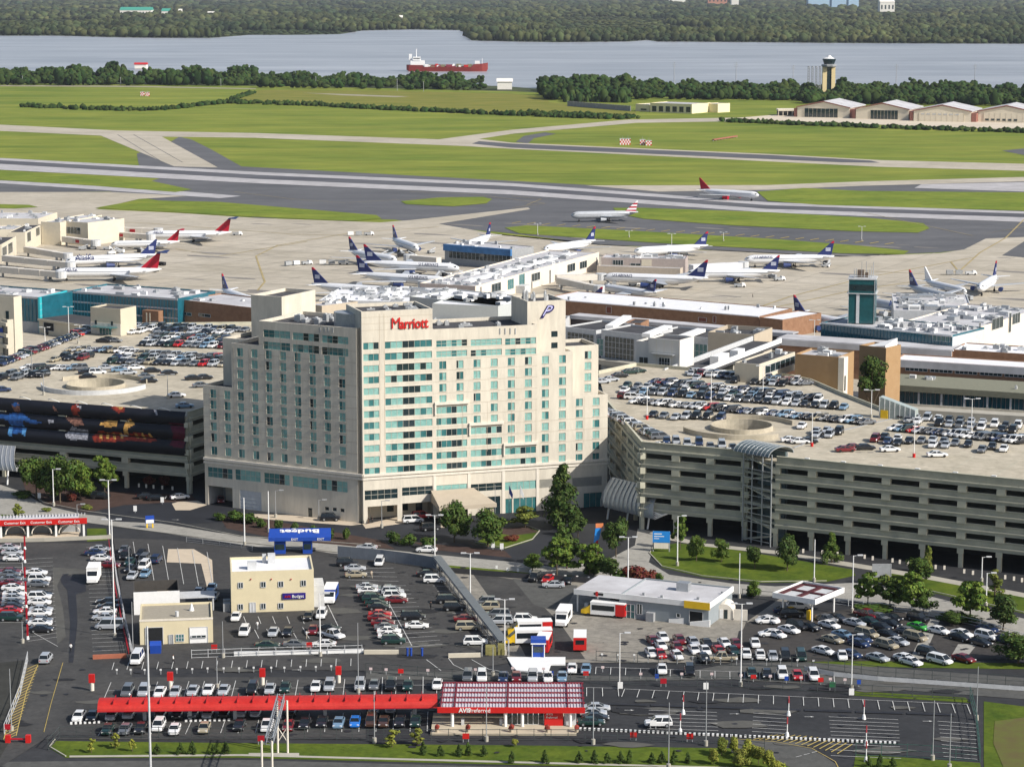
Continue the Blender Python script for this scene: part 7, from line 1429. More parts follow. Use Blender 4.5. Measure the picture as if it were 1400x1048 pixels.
feat(o, 'bay', [(u0 * .42, -.1, 5.5, 5.8, 0, 4.2)], [DARK]); feat(o, 'pump', [(u0 + 1.6, u0 + 2.4, 1.5, 2.3, 0, 1.8)], [WHITE]); feat(o, 'red_fascia_letters', [(u0 + 4.3, u0 + 6.3, -.29, -.252, 4.2, 4.7)], [BLK]); feat(o, 'red_mark', [(u0 + 4.7, u0 + 5.2, -.33, -.292, 4.0, 4.95)], [RED])
sunk(o, f, 851, 868, 825, 845, 3, GLM, 2, 'door'); sunk(o, f, 871, 878, 825, 839, 2, GLD); sunk(o, f, 925, 930, 838, 843, 1, GLD); sunk(o, f, 942.5, 961, 835, 856, 1, DARK, 1, 'wash_bay'); 
u = f.uz(891, 838)[0]; feat(o, 'vending_unit', [(u - .8, u + .8, -1.2, -.1, 0, 2)], [GREY]); feat(o, 'roof_unit', [(9, 11.5, 8, 10, zr + .003, zr + 1.7)], [METAL]); feat(o, 'roof_vent', [(x, x + .5, y, y + .5, zr + .003, zr + .5) for x, y in ((4, 2), (8, 1.5), (15, 3), (18, 9))], [GREY])
for x, lab in ((928, 'left'), (957, 'right')): p = G(x, 853 if x < 940 else 857); q = T('ramp_wall', 'sloped white guide wall at the %s of wash bay' % lab, 'wall', (p.x, p.y, GZ), R(-20)); m = MB(); m.add([(-2, -.2, 0), (2, -.2, 0), (2, -.2, 1.4), (-2, -.2, .7), (-2, .2, 0), (2, .2, 0), (2, .2, 1.4), (-2, .2, .7)], [(0, 1, 2, 3), (5, 4, 7, 6), (3, 2, 6, 7), (1, 5, 6, 2), (4, 0, 3, 7)]); m.build('wall_body', [WHITE], q)
p = G(978, 847); o = T('arched_shed', 'small arched white shed right of the wash bay', 'shed', (p.x, p.y, GZ), R(-12)); m = MB(); prof = [(0, 0)] + [(1.7 - 1.7 * math.cos(t), 1.6 + 1.5 * math.sin(t)) for t in [math.pi * i / 8 for i in range(9)]] + [(3.4, 0)]
m.loft([[(x, 0, z) for x, z in prof], [(x, 4.5, z) for x, z in prof]]); m.build('shell', [HOTEL2], o); feat(o, 'door', [(.8, 1.5, -.06, -.003, .2, 2)], [WHITE]); feat(o, 'door', [(1.7, 2.4, -.06, -.003, .2, 2)], [GLD]); feat(o, 'side_wall', [(3.6, 6.3, -.2, .1, 0, 2.2)], [HOTEL2])
# small fuel canopy
A, B = G(1056, 813, 4.6), G(1114.5, 823, 4.6); A.z = B.z = 0; L = (B - A).length; o = T('fuel_canopy', 'small square fuel canopy with white edge and dark red panelled top', 'canopy', (A.x, A.y, GZ), ang(A, B)); D = (G(1143.6, 803, 4.6) - G(1114.5, 823, 4.6)).length * .92
for b in ((0, L, 0, .25), (0, L, D - .25, D), (0, .25, .253, D - .253), (L - .25, L, .253, D - .253)): feat(o, 'fascia', [(*b, 3.9, 4.95)], [WHITE])
m = MB(); m.box(.26, L - .26, .26, D - .26, 4.2, 4.35); m.cur = 1
for k in (.5,): m.box(L * k - .5, L * k + .5, .27, D - .27, 4.353, 4.6); m.box(.27, L - .27, D * k - .4, D * k + .4, 4.353, 4.62)
for b in ((.27, 1.2, .27, D - .27), (L - 1.2, L - .27, .27, D - .27), (.27, L - .27, D - 1.2, D - .27), (.27, L - .27, .27, .9)): m.box(*b, 4.353, 4.61)
m.build('canopy_roof', [LGREY, mat('dark_maroon', (.07, .015, .018), .7)], o)
for x, y in ((1.6, 1.5), (L - 1.5, 1.5), (1.6, D - 1.5), (L - 1.5, D - 1.5)): m = MB(); m.cyl((x, y, 0), (x, y, 3.9), .2, n=8); m.build('post', [WHITE], o)
feat(o, 'pump', [(2.4, 3.2, 2, 3, 0, 1.9), (L - 3, L - 2.2, 2, 3, 0, 1.9)], [YEL])
# canopy front white slab and small blue booth by the buses
m = MB(); pts = [G(x, y, .36) for x, y in ((693, 898), (700, 910), (706, 916), (740, 919), (750, 917), (753, 908), (773, 908), (773, 898))]; m.prism([(p.x, p.y) for p in pts][::-1], .2, .45); thing(m, 'white_ramp', [WHITE], 'bright white paved slab below the parked shuttle buses', 'slab')
p = G(736, 900); o = T('ticket_booth', 'small blue and white booth on the bright white slab', 'booth', (p.x, p.y, .45), 0); feat(o, 'post', [(-1.2, -1.05, -.8, -.65, 0, 2.6), (1.05, 1.2, -.8, -.65, 0, 2.6)], [WHITE]); feat(o, 'cabin', [(-1.2, 1.2, -.4, 1.4, 0, 2.4)], [BLUE]); feat(o, 'window', [(-.9, .9, -.46, -.403, .9, 2)], [GLD]); m = MB(); m.box(-1.4, 1.4, -1, 1.6, 2.61, 3.5); m.build('booth_roof', [BLUE], o); feat(o, 'white_trim', [(-1.42, 1.42, -1.06, -1.003, 2.6, 2.8)], [WHITE])
# buses and trucks
def bus(label, x, y, hd, L_=8.5, W_=2.4, H_=2.9, front=None, side=WHITE, rear=RED, roof=WHITE, cat='bus', name='shuttle_bus'):
    p = G(x, y); o = T(name, label, cat, (p.x, p.y, .26), hd); m = MB(); front = front or WHITE
    fl = L_ * .22; m.box(-L_ / 2, L_ / 2 - fl, -W_ / 2, W_ / 2, .45, H_ - .1); m.build('body', [side], o)
    m = MB(); m.loft([[(L_ / 2 - fl + .003, -W_ * .48, .45), (L_ / 2 - fl + .003, W_ * .48, .45), (L_ / 2 - fl + .003, W_ * .48, H_ * .82), (L_ / 2 - fl + .003, -W_ * .48, H_ * .82)], [(L_ / 2 - fl * .4, -W_ * .46, .45), (L_ / 2 - fl * .4, W_ * .46, .45), (L_ / 2 - fl * .4, W_ * .44, H_ * .5), (L_ / 2 - fl * .4, -W_ * .44, H_ * .5)], [(L_ / 2, -W_ * .42, .45), (L_ / 2, W_ * .42, .45), (L_ / 2, W_ * .4, 1.15), (L_ / 2, -W_ * .4, 1.15)]]); m.build('cab', [front], o)
    m = MB(); m.box(-L_ / 2 - .02, L_ / 2 - fl + .05, -W_ / 2 - .02, W_ / 2 + .02, H_ - .097, H_ + .05); m.build('roof', [roof], o)
    m = MB(); m.box(-L_ / 2 - .04, -L_ / 2 + 1.9, -W_ / 2 - .03, W_ / 2 + .03, .43, H_ - .12); m.build('rear_panel', [rear], o)
    if cat == 'bus':
        for s_ in (-1, 1): m = MB(); y0 = s_ * (W_ / 2 + .005); m.box(-L_ / 2 + 2.1, L_ / 2 - fl - .3, min(y0, y0 + s_ * .03), max(y0, y0 + s_ * .03), 1.35, 2.4); m.build('side_window', [GLASS], o)
        feat(o, 'rear_window', [(-L_ / 2 - .07, -L_ / 2 - .042, -W_ * .34, W_ * .34, 1.5, 2.35)], [GLASS])
    m = MB(); a = L_ / 2 - fl; m.add([(a + .12, -W_ * .42, H_ * .80), (a + .12, W_ * .42, H_ * .80), (a + fl * .55, W_ * .40, H_ * .53), (a + fl * .55, -W_ * .40, H_ * .53)], [(3, 2, 1, 0)]); m.build('windscreen', [GLASS], o)
    for x_ in (-L_ * .28, L_ * .33):
        for s_ in (-1, 1): m = MB(); m.cyl((x_, s_ * (W_ / 2 - .3), .2), (x_, s_ * (W_ / 2 + .03), .2), .42, n=12); m.build('wheel', [RUB], o)
    for s_ in (-1, 1): m = MB(); m.box(L_ / 2 - .1, L_ / 2 + .02, s_ * W_ * .3 - .15, s_ * W_ * .3 + .15, .7, .95); m.build('headlight', [LAMP], o)
    return o
bus('yellow nosed white shuttle bus with red tail, rear one of two', 724, 869, R(186), front=YEL); bus('yellow nosed white shuttle bus with red tail, nearer of two', 722, 881, R(184), 9, front=YEL)
bus('red backed shuttle bus seen from behind beside blue booth', 744, 889, R(82), 7, side=RED); bus('red backed shuttle bus alone on the station yard', 793, 886, R(88), 7, side=RED)
bus('red shuttle bus with yellow nose at the station door', 826, 843, R(162), 9, front=YEL); bus('plain white shuttle bus in the asphalt aisle', 770, 853, R(-100), 7.5, rear=WHITE)
bus('white and blue shuttle bus right of the rental office', 452, 822, R(-92), 7.5, rear=BLUE, side=BLUE); bus('white box truck with maroon base in the left lot', 128, 795, R(-86), 7, 2.5, 3.2, rear=WHITE, cat='truck', name='box_truck')
for i, (x, y, h_, lab) in enumerate(((505, 322, R(10), 'small baggage tug train on the open apron'), (1066, 384, R(20), 'white pickup standing on the apron right of jets'), (1012, 393, R(0), 'flat brown cart left on the apron'), (420, 362, R(30), 'cluster of white baggage carts left of the jet tails'), (470, 362, R(0), 'row of dark baggage carts near the jet tails'), (212, 372, R(80), 'white service truck behind the left red tail'), (325, 322, R(0), 'flat tug far right of the top left jet'), (1328, 376, R(0), 'grey tug train on the right apron'), (148, 342, R(0), 'baggage tug between left jets'), (128, 341, R(90), 'second baggage tug between left jets'))):
    p = G(x, y); q = T('service_vehicle', lab, 'vehicle', (p.x, p.y, .15), h_); m = MB(); m.box(-2.5, .5, -1, 1, .4, 1.4); m.build('bed', [rnd.choice((GREY, LGREY, METAL))], q); m = MB(); m.loft([[(.6, -1, .4), (.6, 1, .4), (.6, .9, 2), (.6, -.9, 2)], [(2.4, -.95, .4), (2.4, .95, .4), (1.9, .8, 1.7), (1.9, -.8, 1.7)]]); m.build('cab', [WHITE], q)
    m = MB(); [m.cyl((x_, -1.05, .4), (x_, 1.05, .4), .4, n=8) for x_ in (-1.6, 1.5)]; m.build('wheel_pair', [RUB], q)
    if i in (0, 3, 4, 7):
        for k in (1, 2): m = MB(); m.box(-2.7 - 4 * k, .1 - 4 * k, -.9, .9, .4, 2.0); m.build('cart', [rnd.choice((WHITE, GREY, METAL))], q)
# fences: posts and rails
def fence(label, pts, h=2.0, sp=3.0, z=.2, m_=None, solid=None, rail=True):
    P = [G(x, y) for x, y in pts]; o = T('fence', label, 'fence', (P[0].x, P[0].y, z)); m = MB(); pm_ = MB(); O = P[0]
    for a, b in zip(P, P[1:]):
        d = b - a; L = d.length; n = max(1, int(L / sp)); a_ = a - O; b_ = b - O
        for k in range(n + (1 if b is P[-1] else 0)): q = a_ + d * (k / n); pm_.box(q.x - .05, q.x + .05, q.y - .05, q.y + .05, 0, h + .1)
        M_ = Matrix.Translation(a_) @ Matrix.Rotation(ang(a, b), 4, 'Z')
        if rail: m.M = M_; m.box(0, L, -.04, .04, h - .08, h); m.box(0, L, -.04, .04, h * .5, h * .5 + .05); m.box(0, L, -.04, .04, .12, .18)
        if solid: m.M = M_; m.box(0, L, -.06, .06, .1, h)
    m.build('rails', [solid or m_ or METAL], o); loose(pm_, 'post', [m_ or GREY], o)
FD = mat('fence_dark', (.05, .06, .06), .6)
FD = mat('fence_dark', (.05, .06, .06), .6)
fence('chain fence along the grass verge at the bottom', [(66, 1026), (82, 1009), (330, 1011), (590, 1013), (800, 1013), (1000, 1018), (1045, 1025)], 1.9, 2.6, m_=FD)
fence('chain fence above the upper stalls, left half', [(262, 901), (330, 898.5), (495, 894)], 1.6, 3, m_=LGREY); fence('dark chain fence along the road above right front lot', [(500, 920), (690, 934), (780, 934), (860, 937), (1000, 940), (1165, 950), (1330, 958)], 1.8, 3, m_=FD)
fence('dark chain fence below the packed yard', [(815, 905), (900, 909), (1000, 911), (1110, 914), (1200, 926), (1400, 940), (1500, 948)], 2, 3, m_=FD); fence('low white guard rail beside the curved ramp', [(1100, 918), (1140, 926), (1200, 932), (1300, 939), (1400, 946), (1500, 952)], .9, 2.5, solid=LGREY)
fence('dark chain fence at the right end of front lot', [(1326, 957), (1334, 985), (1340, 1042), (1240, 1036), (1170, 1034)], 2.2, 3, m_=mat('fence_green', (.04, .09, .08), .6)); fence('white topped fence left of the workshop', [(153, 745), (160, 800), (172, 860), (182, 905)], 2, 3, m_=LGREY)
fence('red railed fence behind the left lot stalls', [(149, 745), (156, 800), (168, 860), (176, 895)], 1.1, 3, m_=DRED); fence('grey screen fence along the top of the centre lot', [(462, 763), (520, 768), (560, 773), (597, 779)], 2.6, 3, solid=mat('screen_blue_grey', (.15, .17, .20), .6, .1)); fence('fence along road behind station', [(600, 783), (700, 791), (790, 797), (835, 801)], 1.2, 3, m_=FD, solid=mat('dark_slat', (.05, .05, .055), .8))
fence('dark fence behind the right holding lot trees', [(1015, 818), (1060, 822)], 1.8, 3, m_=FD); fence('rail fence behind the right holding lot', [(1140, 827), (1200, 834), (1270, 843), (1340, 858), (1400, 877), (1450, 892)], 1.4, 3, m_=LGREY); fence('chain fence by the office stalls', [(262, 897), (300, 896), (360, 895), (430, 893), (490, 891)], 1.5, 3, m_=FD)
fence('fence along the far left lane', [(38, 905), (28, 950), (6, 1005)], 1.8, 3, m_=LGREY); fence('guard fence left of the exit canopy', [(255, 742), (300, 747), (345, 754)], 1.1, 3, m_=GREY)
for pts, lab, c_ in (([(320, 897.5), (497, 893.5)], 'long white concrete kerb wall above the upper stalls', WHITE), ([(498, 895), (545, 895)], 'short cream barrier right of the upper stalls', CREAM), ([(613, 900), (657, 899)], 'short cream barrier below the diagonal walkway', CREAM), ([(127, 902), (173, 900)], 'brick red kerb wall at the bottom of left lot', mat('brick_kerb', (.35, .12, .07), .9)), ([(0, 742), (60, 741), (152, 737)], 'pale kerb below the return canopy', CONC)):
    P = [G(x, y) for x, y in pts]; o = T('barrier', lab, 'barrier', (P[0].x, P[0].y, .2)); m = MB()
    for a, b in zip(P, P[1:]): m.M = Matrix.Translation(a - P[0]) @ Matrix.Rotation(ang(a, b), 4, 'Z'); m.box(0, (b - a).length, -.25, .25, 0, .8)
    m.build('barrier_wall', [c_], o)
# diagonal covered walkway
A, B = G(597, 776), G(688, 893); L = (B - A).length; o = T('covered_walkway', 'long grey roofed walkway running diagonally through the centre lots', 'walkway', (A.x, A.y, .2), ang(A, B)); m = MB(); m.box(0, L, -.9, .9, 2.3, 2.5); m.build('walkway_roof', [mat('walkway_roof', (.13, .145, .155), .6, .1)], o)
for s_ in (-.95, .95): m = MB(); m.box(0, L, s_ - .04, s_ + .04, .9, 1.0); m.box(0, L, s_ - .04, s_ + .04, 2.1, 2.29); [m.box(L * k / 14 - .06, L * k / 14 + .06, s_ - .06, s_ + .06, 0, 2.29) for k in range(15)]; m.build('side_frame', [METAL], o)
p = G(677, 896); o = T('tank_enclosure', 'small fenced yellowish plant pen at the walkway foot', 'enclosure', (p.x, p.y, .2), 0); feat(o, 'plant', [(-1.8, .2, -.6, 1.4, 0, 1.6), (.5, 1.8, -.3, 1.2, 0, 2)], [mat('olive_plant', (.22, .20, .07), .8, .3, 2)]); feat(o, 'post', [(x, x + .12, y, y + .12, 0, 2.3) for x in (-2.5, 2.5) for y in (-1.2, 2.2)], [LGREY])
# lamps
def lamp(x, yb, yt, label, arms=2, m_=WHITE, r=.12, z=0.0, red=False, group='lamp posts'):
    p = G(x, yb, z); Y = p.y; d = ray(x, yt); h = HC + Y / d.y * d.z - z; o = T('lamp_post', label, 'lamp post', (p.x, p.y, z + .15 * (z < 1)), 0, group); m = MB(); m.cyl((0, 0, 0), (0, 0, h), r, r * .7, 8); m.build('mast', [m_], o)
    m = MB(); m.cyl((0, 0, 0), (0, 0, .9), .35, n=10); m.build('base', [RED if red else CONC], o)
    for k in range(arms):
        s_ = (1, -1)[k % 2]; m = MB(); m.cyl((0, 0, h - .1), (s_ * 1.1, 0, h + .05), .06, n=5); m.box(min(s_ * .8, s_ * 1.9), max(s_ * .8, s_ * 1.9), -.25, .25, h - .02, h + .18); m.build('lamp_head', [m_ if m_ is not WHITE else LGREY], o)
    return o
for x, yb, yt, lab, ar, r_ in ((150, 736, 657, 'tall white twin lamp post at the road by left return canopy', 2, .16), (73.5, 692, 642, 'white single arm lamp post in left shrubs', 1, .14), (157, 872, 711, 'very tall lamp post beside the left lot fence', 2, .15), (334.5, 746, 681, 'white lamp post left of the blue exit canopy', 0, .16), (367.5, 728, 672, 'slim white mast rising behind the blue exit canopy', 0, .14), (594.5, 772, 705, 'white twin lamp post at the head of the diagonal walkway', 2, .14), (643, 822, 757, 'twin lamp post beside the pale concrete strip', 2, .13), (690, 895, 820, 'white lamp post with dark heads beside the shuttle buses', 2, .13),
        (438, 898, 812, 'white lamp post right of the office below the bus', 1, .13), (858.5, 800, 735, 'white twin lamp post behind the station roof', 2, .14), (926, 774, 706, 'grey single arm lamp post on the right lawn', 1, .14), (1113, 796, 738, 'thin white lamp post on the right lawn edge', 0, .12), (1010.5, 818, 757, 'thin pale post on the lawn left of small trees', 0, .11), (1012.5, 939, 826, 'tall white lamp post right of the packed yard', 2, .14), (1165, 838, 760, 'white lamp post left of the right trees', 1, .13), (1342, 796, 762, 'white lamp post in front of garage columns', 1, .13), (1348, 830, 784, 'white lamp post beside the right tree pair', 1, .14), (1164, 943, 868, 'white lamp post standing in the right holding lot fence', 1, .11), (847, 940, 866, 'thin grey lamp post in the yard below station door', 1, .1),
        (28, 690, 700, 'x', 0, .1)):
    if lab != 'x': lamp(x, yb, yt, lab, ar, r=r_)
for x, yb, yt, lab in ((490, 948, 852, 'thin dark edged mast near centre of the upper stalls'), (665, 1014, 938, 'thin grey mast in front of the kiosk left part'), (512, 1016, 945, 'thin grey mast in front of the red canopy'), (811, 1018, 941, 'thin grey mast right of the kiosk'), (965, 1020, 932, 'thin grey mast rising from the hedge left of curve'), (914, 1052, 961, 'thin grey mast in front of the white SUV'), (1275, 1040, 958, 'thin mast near right end of the empty lot'), (1298, 1052, 976, 'second thin mast near right end of empty lot'), (1335, 985, 912, 'grey mast on the right fence corner'), (16, 1000, 915, 'thin mast at the far left lane'), (31, 880, 850, 'thin mast left of the silver SUV'), (297, 942, 900, 'thin mast between upper stalls and middle row'), (674, 925, 885, 'short grey mast with red cross sign'), (305, 900, 850, 'slim mast at right of workshop'), (177, 790, 750, 'slim mast by the first nose-in file'), (182, 895, 823, 'white mast at workshop left corner'), (106, 720, 690, 'short post in the shrub bed'), (436, 712, 684, 'black lamp post in front of the hotel left wing'), (377, 708, 671, 'dark lamp post at hotel pale doors'), (522, 722, 685, 'dark lamp post at the hotel corner'), (1147, 1040, 1000, 'x')):
    if lab != 'x': lamp(x, yb, yt, lab, 1 if yb < 730 else 0, GREY, .09, group='slim masts')
lamp(207, 1092, 857, 'very tall pale foreground lamp mast crossing the left lots', 0, LGREY, .2)
for x, yb, yt, lab, rd in ((1110, 610, 564, 'deck lamp with red base left on right deck', True), (1249.5, 625, 574, 'deck lamp with red base in front of far right deck', True), (1191, 571, 533, 'white twin deck lamp by the right deck rear wall', False), (1328, 590, 545, 'white twin deck lamp in the far right rows', False), (884.5, 573, 528, 'white deck lamp with red base over the left rows', True), (972, 556, 508, 'white twin deck lamp in the middle of right deck', True), (1043, 541, 500, 'white deck lamp in the rear rows of right deck', True), (229.5, 545, 512, 'dark deck lamp at the right of left deck', False), (60, 540, 510, 'grey deck lamp left of the left ramp well', False), (44, 512, 478, 'thin deck lamp behind the small left deck row', False), (107, 470, 455, 'thin deck lamp at the rear of left deck', False)):
    lamp(x, yb, yt, lab, 2, WHITE if x > 300 else GREY, .1, ZD, rd, 'deck lamps')
for x, yb, yt in ((62, 478, 448), (95, 480, 420), (110, 480, 445), (1113, 478, 438), (1255, 545, 505), (1178, 330, 310), (735, 322, 306), (860, 325, 316), (918, 360, 320), (989, 330, 318)):
    lamp(x, yb, yt, 'slim apron light mast, ' + ('number %s from left of its kind' % ordn([62, 95, 110, 735, 860, 918, 989, 1113, 1178, 1255].index(x))), 2, WHITE, .12, group='apron light masts')
# pylon signs, row markers, road signs
def markers(desc, pts, w_, h, m_, name='row_marker', leg=1.0, cat='sign', legm=GREY, face=0):
    for i, (x, y) in enumerate(pts):
        p = G(x, y); o = T(name, '%s, %s from left' % (desc, ordn(i)), cat, (p.x, p.y, .25), face, desc); m = MB(); m.box(-.07, .07, -.05, .05, 0, leg + h * .5); m.build('leg', [legm], o); m = MB(); m.box(-w_ / 2, w_ / 2, -.12, -.053, leg, leg + h); m.build('sign_panel', [m_], o)
def totem(desc, pts):
    for i, (x, y) in enumerate(pts):
        p = G(x, y); o = T('totem_sign', '%s, %s from left' % (desc, ordn(i)), 'sign', (p.x, p.y, .2), 0, desc); m = MB(); m.cyl((0, 0, 0), (0, 0, 1.5), .38, n=10); m.build('pedestal', [HOTEL2], o); m = MB(); m.box(-.5, .5, -.35, .35, 1.503, 3.0); m.build('sign_box', [RED], o)
totem('red box totem on a white drum in the front lot', [(126, 945), (233, 942), (359, 937), (463, 934)])
for i, (x, y) in enumerate(((934, 977), (930, 1003), (1078, 979), (1076, 1008), (1181, 984), (1184, 1020), (1184, 1042))):
    p = G(x, y); o = T('zone_pole', 'red and white banded zone pole in empty right lot, %s along' % ordn(i), 'pole', (p.x, p.y, .2), 0, 'banded zone poles'); m = MB(); m.cyl((0, 0, 0), (0, 0, .8), .38, .22, 8); m.build('pole_foot', [WHITE], o); m = MB(); m.cyl((0, 0, .8), (0, 0, 2.2), .09, n=8); m.build('lower_pole', [WHITE], o); m = MB(); m.cyl((0, 0, 2.2), (0, 0, 3.4), .12, n=8); m.build('upper_pole', [mat('pole_red', (.35, .05, .06), .5)], o)
for i, (x, y) in enumerate(((34, 752), (34, 770), (34.5, 795), (35.5, 815), (36, 832), (37, 852), (38, 875))):
    p = G(x, y); o = T('zone_pole', 'red zone pole between left lot columns, %s from top' % ordn(i), 'pole', (p.x, p.y, .2), 0, 'red zone poles'); m = MB(); m.cyl((0, 0, 0), (0, 0, .7), .32, .22, 8); m.build('pole_foot', [WHITE], o); m = MB(); m.box(-.16, .16, -.12, .12, .7, 3.0); m.build('pole_panel', [DRED], o)
markers('small white row marker on the upper fence', [(160, 923), (179, 923), (198, 923), (220, 923), (242, 922), (263, 922), (284, 921), (306, 921), (327, 921), (347, 920), (371, 920), (389, 920), (411, 919), (432, 919), (453, 918)], .35, .35, WHITE, leg=.7)
markers('small white marker along the road fence', [(507, 922), (528, 923), (585, 924), (650, 923), (701, 921), (743, 922), (782, 922), (824, 920), (876, 929), (932, 929), (973, 929), (1013, 931), (1053, 932), (1095, 934), (1135, 936), (1155, 937)], .55, .45, mat('marker_pink', (.62, .5, .5), .6), leg=.7)
markers('red square road sign on the fence', [(548, 925), (801, 928), (1030, 933), (1122, 937)], 1.0, .8, RED, leg=.5); markers('dark blue square sign on the fence', [(754, 928), (898, 932), (1075, 935), (1174, 940)], .7, .8, BLUE, leg=.5)
markers('white fence cap marker above the yard stalls', [(823, 905), (844, 906), (867, 906), (886, 907), (905, 908), (926, 909), (947, 909), (966, 910), (985, 910), (1007, 911), (1028, 911), (1048, 912), (1067, 912), (1090, 913), (1112, 914)], .4, .3, WHITE, leg=1.2)
markers('white square column base box by the front fence', [(848, 943), (965, 944), (1164, 952)], .9, 1.2, WHITE, leg=.1); markers('white stone bollard along hotel road', [(679, 779), (694, 782), (708, 783), (725, 785), (740, 788), (757, 790), (773, 792), (789, 793), (805, 794), (818, 795), (833, 796)], .45, .7, WHITE, 'bollard', .1, 'bollard')
markers('pale bollard in front of the garage columns', [(1098, 757), (1124, 759), (1145, 761), (1182, 765), (1193, 767), (1220, 770), (1230, 772), (1241, 774), (1279, 779), (1291, 780), (1318, 785), (1330, 787), (1374, 793), (1386, 795), (1397, 797), (190, 667), (200, 668), (210, 669), (222, 670), (236, 671)], .45, .9, HOTEL2, 'bollard', .05, 'bollard'); markers('white post sign beside the hotel drive', [(674, 752), (686, 754), (814, 762), (185, 702), (222, 690), (54, 684)], .8, 1.3, WHITE, 'post_sign', .4)
for i, (x, y, lab) in enumerate(((387, 708, ''),)): pass
for i, (x, y, c_, lab) in enumerate(((10, 1003, DRED, 'red round sign at the far left lane foot'), (357, 1019, DRED, 'small red bush sign left of the gantry'), (637, 1016, RED, 'small red sign below the kiosk terrace'), (866, 1014, RED, 'red and white sign board before the hedge'), (943, 1016, RED, 'red barrel shaped sign below the white SUV'), (293, 893, RED, 'red triangle sign on the workshop fence'), (423, 890, RED, 'red triangle sign below the white pickup'), (907, 940, DRED, 'red sign on the right front lot kerb'), (893, 998, WHITE, 'white sign board in front of the white SUV'), (1138, 945, mat('bin_green', (.02, .12, .05), .6), 'green waste bin on the right lot verge'))):
    p = G(x, y); o = T('sign_board', lab, 'sign', (p.x, p.y, .25), 0); m = MB(); m.box(-.55, .55, -.1, .1, .6, 1.5); m.build('sign_panel', [c_], o); feat(o, 'leg', [(-.5, -.38, -.03, .03, 0, .59), (.38, .5, -.03, .03, 0, .59)], [GREY])
A = G(96, 1008); 
p = G(12, 1016); q_ = G(38, 1016); o = T('barrier_gate', 'red spiked exit barrier across the far left lane', 'barrier', (p.x, p.y, .2), 0); L = (q_ - p).x; feat(o, 'barrier_bar', [(0, L, -.15, .15, .5, .75)], [DRED]); feat(o, 'barrier_box', [(-.5, .3, -.4, .4, 0, 1.3), (L - .3, L + .5, -.4, .4, 0, 1.3)], [RED])
# blue direction sign and leaning banner
p = G(904, 755); o = T('direction_sign', 'bright blue direction sign on two posts at garage road', 'sign', (p.x, p.y, .2), R(-6)); feat(o, 'sign_panel', [(-1.9, 1.9, -.12, .12, 2.1, 4.6)], [BLUEB]); feat(o, 'lower_panel', [(-1.6, 1.6, -.08, .08, .7, 2.0)], [HOTEL2]); feat(o, 'post', [(-1.9, -1.65, .121, .3, 0, 4.6), (1.65, 1.9, .121, .3, 0, 4.6)], [GREY]); feat(o, 'text_line', [(-1.6, .1, -.15, -.125, 3.95, 4.15), (-1.6, .6, -.15, -.125, 3.4, 3.58), (-1.6, -.5, -.15, -.125, 2.9, 3.05)], [WHITE])
p = G(817, 762); o = T('banner_sign', 'tall leaning blue and orange banner sign among hotel trees', 'sign', (p.x, p.y, .2), R(10)); m = MB(); m.add([(-.9, -.1, 3.2), (.3, -.1, 4), (1, -.1, 7.4), (-.5, -.1, 6.6), (-.9, .1, 3.2), (.3, .1, 4), (1, .1, 7.4), (-.5, .1, 6.6)], [(0, 1, 2, 3), (5, 4, 7, 6), (3, 2, 6, 7), (1, 5, 6, 2), (4, 0, 3, 7), (0, 4, 5, 1)]); m.build('banner_panel', [BLUEB], o); feat(o, 'orange_top', [(-.5, 1.2, -.15, -.103, 6.5, 7.5)], [mat('banner_orange', (.6, .2, .08), .6)]); feat(o, 'post', [(-.3, .1, .11, .4, 0, 7)], [DRED])
p = G(205, 722); o = T('monument_sign', 'small tilted blue and white sign by the left road', 'sign', (p.x, p.y, .2), R(15)); feat(o, 'sign_panel', [(-1, 1, -.2, .2, 1, 2.8)], [BLUE]); feat(o, 'white_panel', [(-.9, .9, -.26, -.203, 1.1, 1.9)], [WHITE]); feat(o, 'leg', [(-.8, -.5, -.15, .15, 0, .99), (.5, .8, -.15, .15, 0, .99)], [YEL])
for x, lab in ((1179, 'back'),): p = G(1205, 800); o = T('road_sign', 'large grey sign back behind the right trees', 'sign', (p.x, p.y, .2), 0); feat(o, 'sign_panel', [(-1.9, 1.9, -.1, .1, 1.6, 4.4)], [METAL]); feat(o, 'frame', [(-2, 2, -.14, -.103, 4.3, 4.5), (-2, -1.85, -.14, .1, 0, 4.3), (1.85, 2, -.14, .1, 0, 4.3)], [GREY])
# blue gate posts at the centre exit
for i, x in enumerate((557, 562, 577)): p = G(x, 898); o = T('gate_post', 'blue gate post at centre lot exit, %s from left' % ordn(i), 'post', (p.x, p.y, .2), 0, 'blue gate posts'); m = MB(); m.cyl((0, 0, 0), (0, 0, 1.4), .2, n=8); m.build('post_body', [BLUE], o); m = MB(); m.cyl((0, 0, 1.4), (0, 0, 1.6), .26, n=8); m.build('cap', [BLUE], o)
# flags at the hotel
for x, c_, lab in ((677, NAVY, 'flagpole without visible flag left of the pair at hotel'), (696, NAVY, 'flagpole with a dark drooping flag at the hotel'), (711, WHITE, 'flagpole with a white drooping flag at the hotel')):
    p = G(x, 712); o = T('flagpole', lab, 'flagpole', (p.x, p.y, .2)); m = MB(); m.cyl((0, 0, 0), (0, 0, 8.5), .09, .05, 6); m.build('pole', [METAL], o)
    if x > 680: m = MB(); m.add([(.05, -.05, 8.3), (.9, -.1, 6.2), (.8, -.1, 5), (.05, -.05, 6.4), (.05, .05, 8.3), (.9, 0, 6.2), (.8, 0, 5), (.05, .05, 6.4)], [(0, 3, 2, 1), (4, 5, 6, 7), (0, 1, 5, 4), (1, 2, 6, 5), (2, 3, 7, 6)]); m.build('flag', [c_], o)
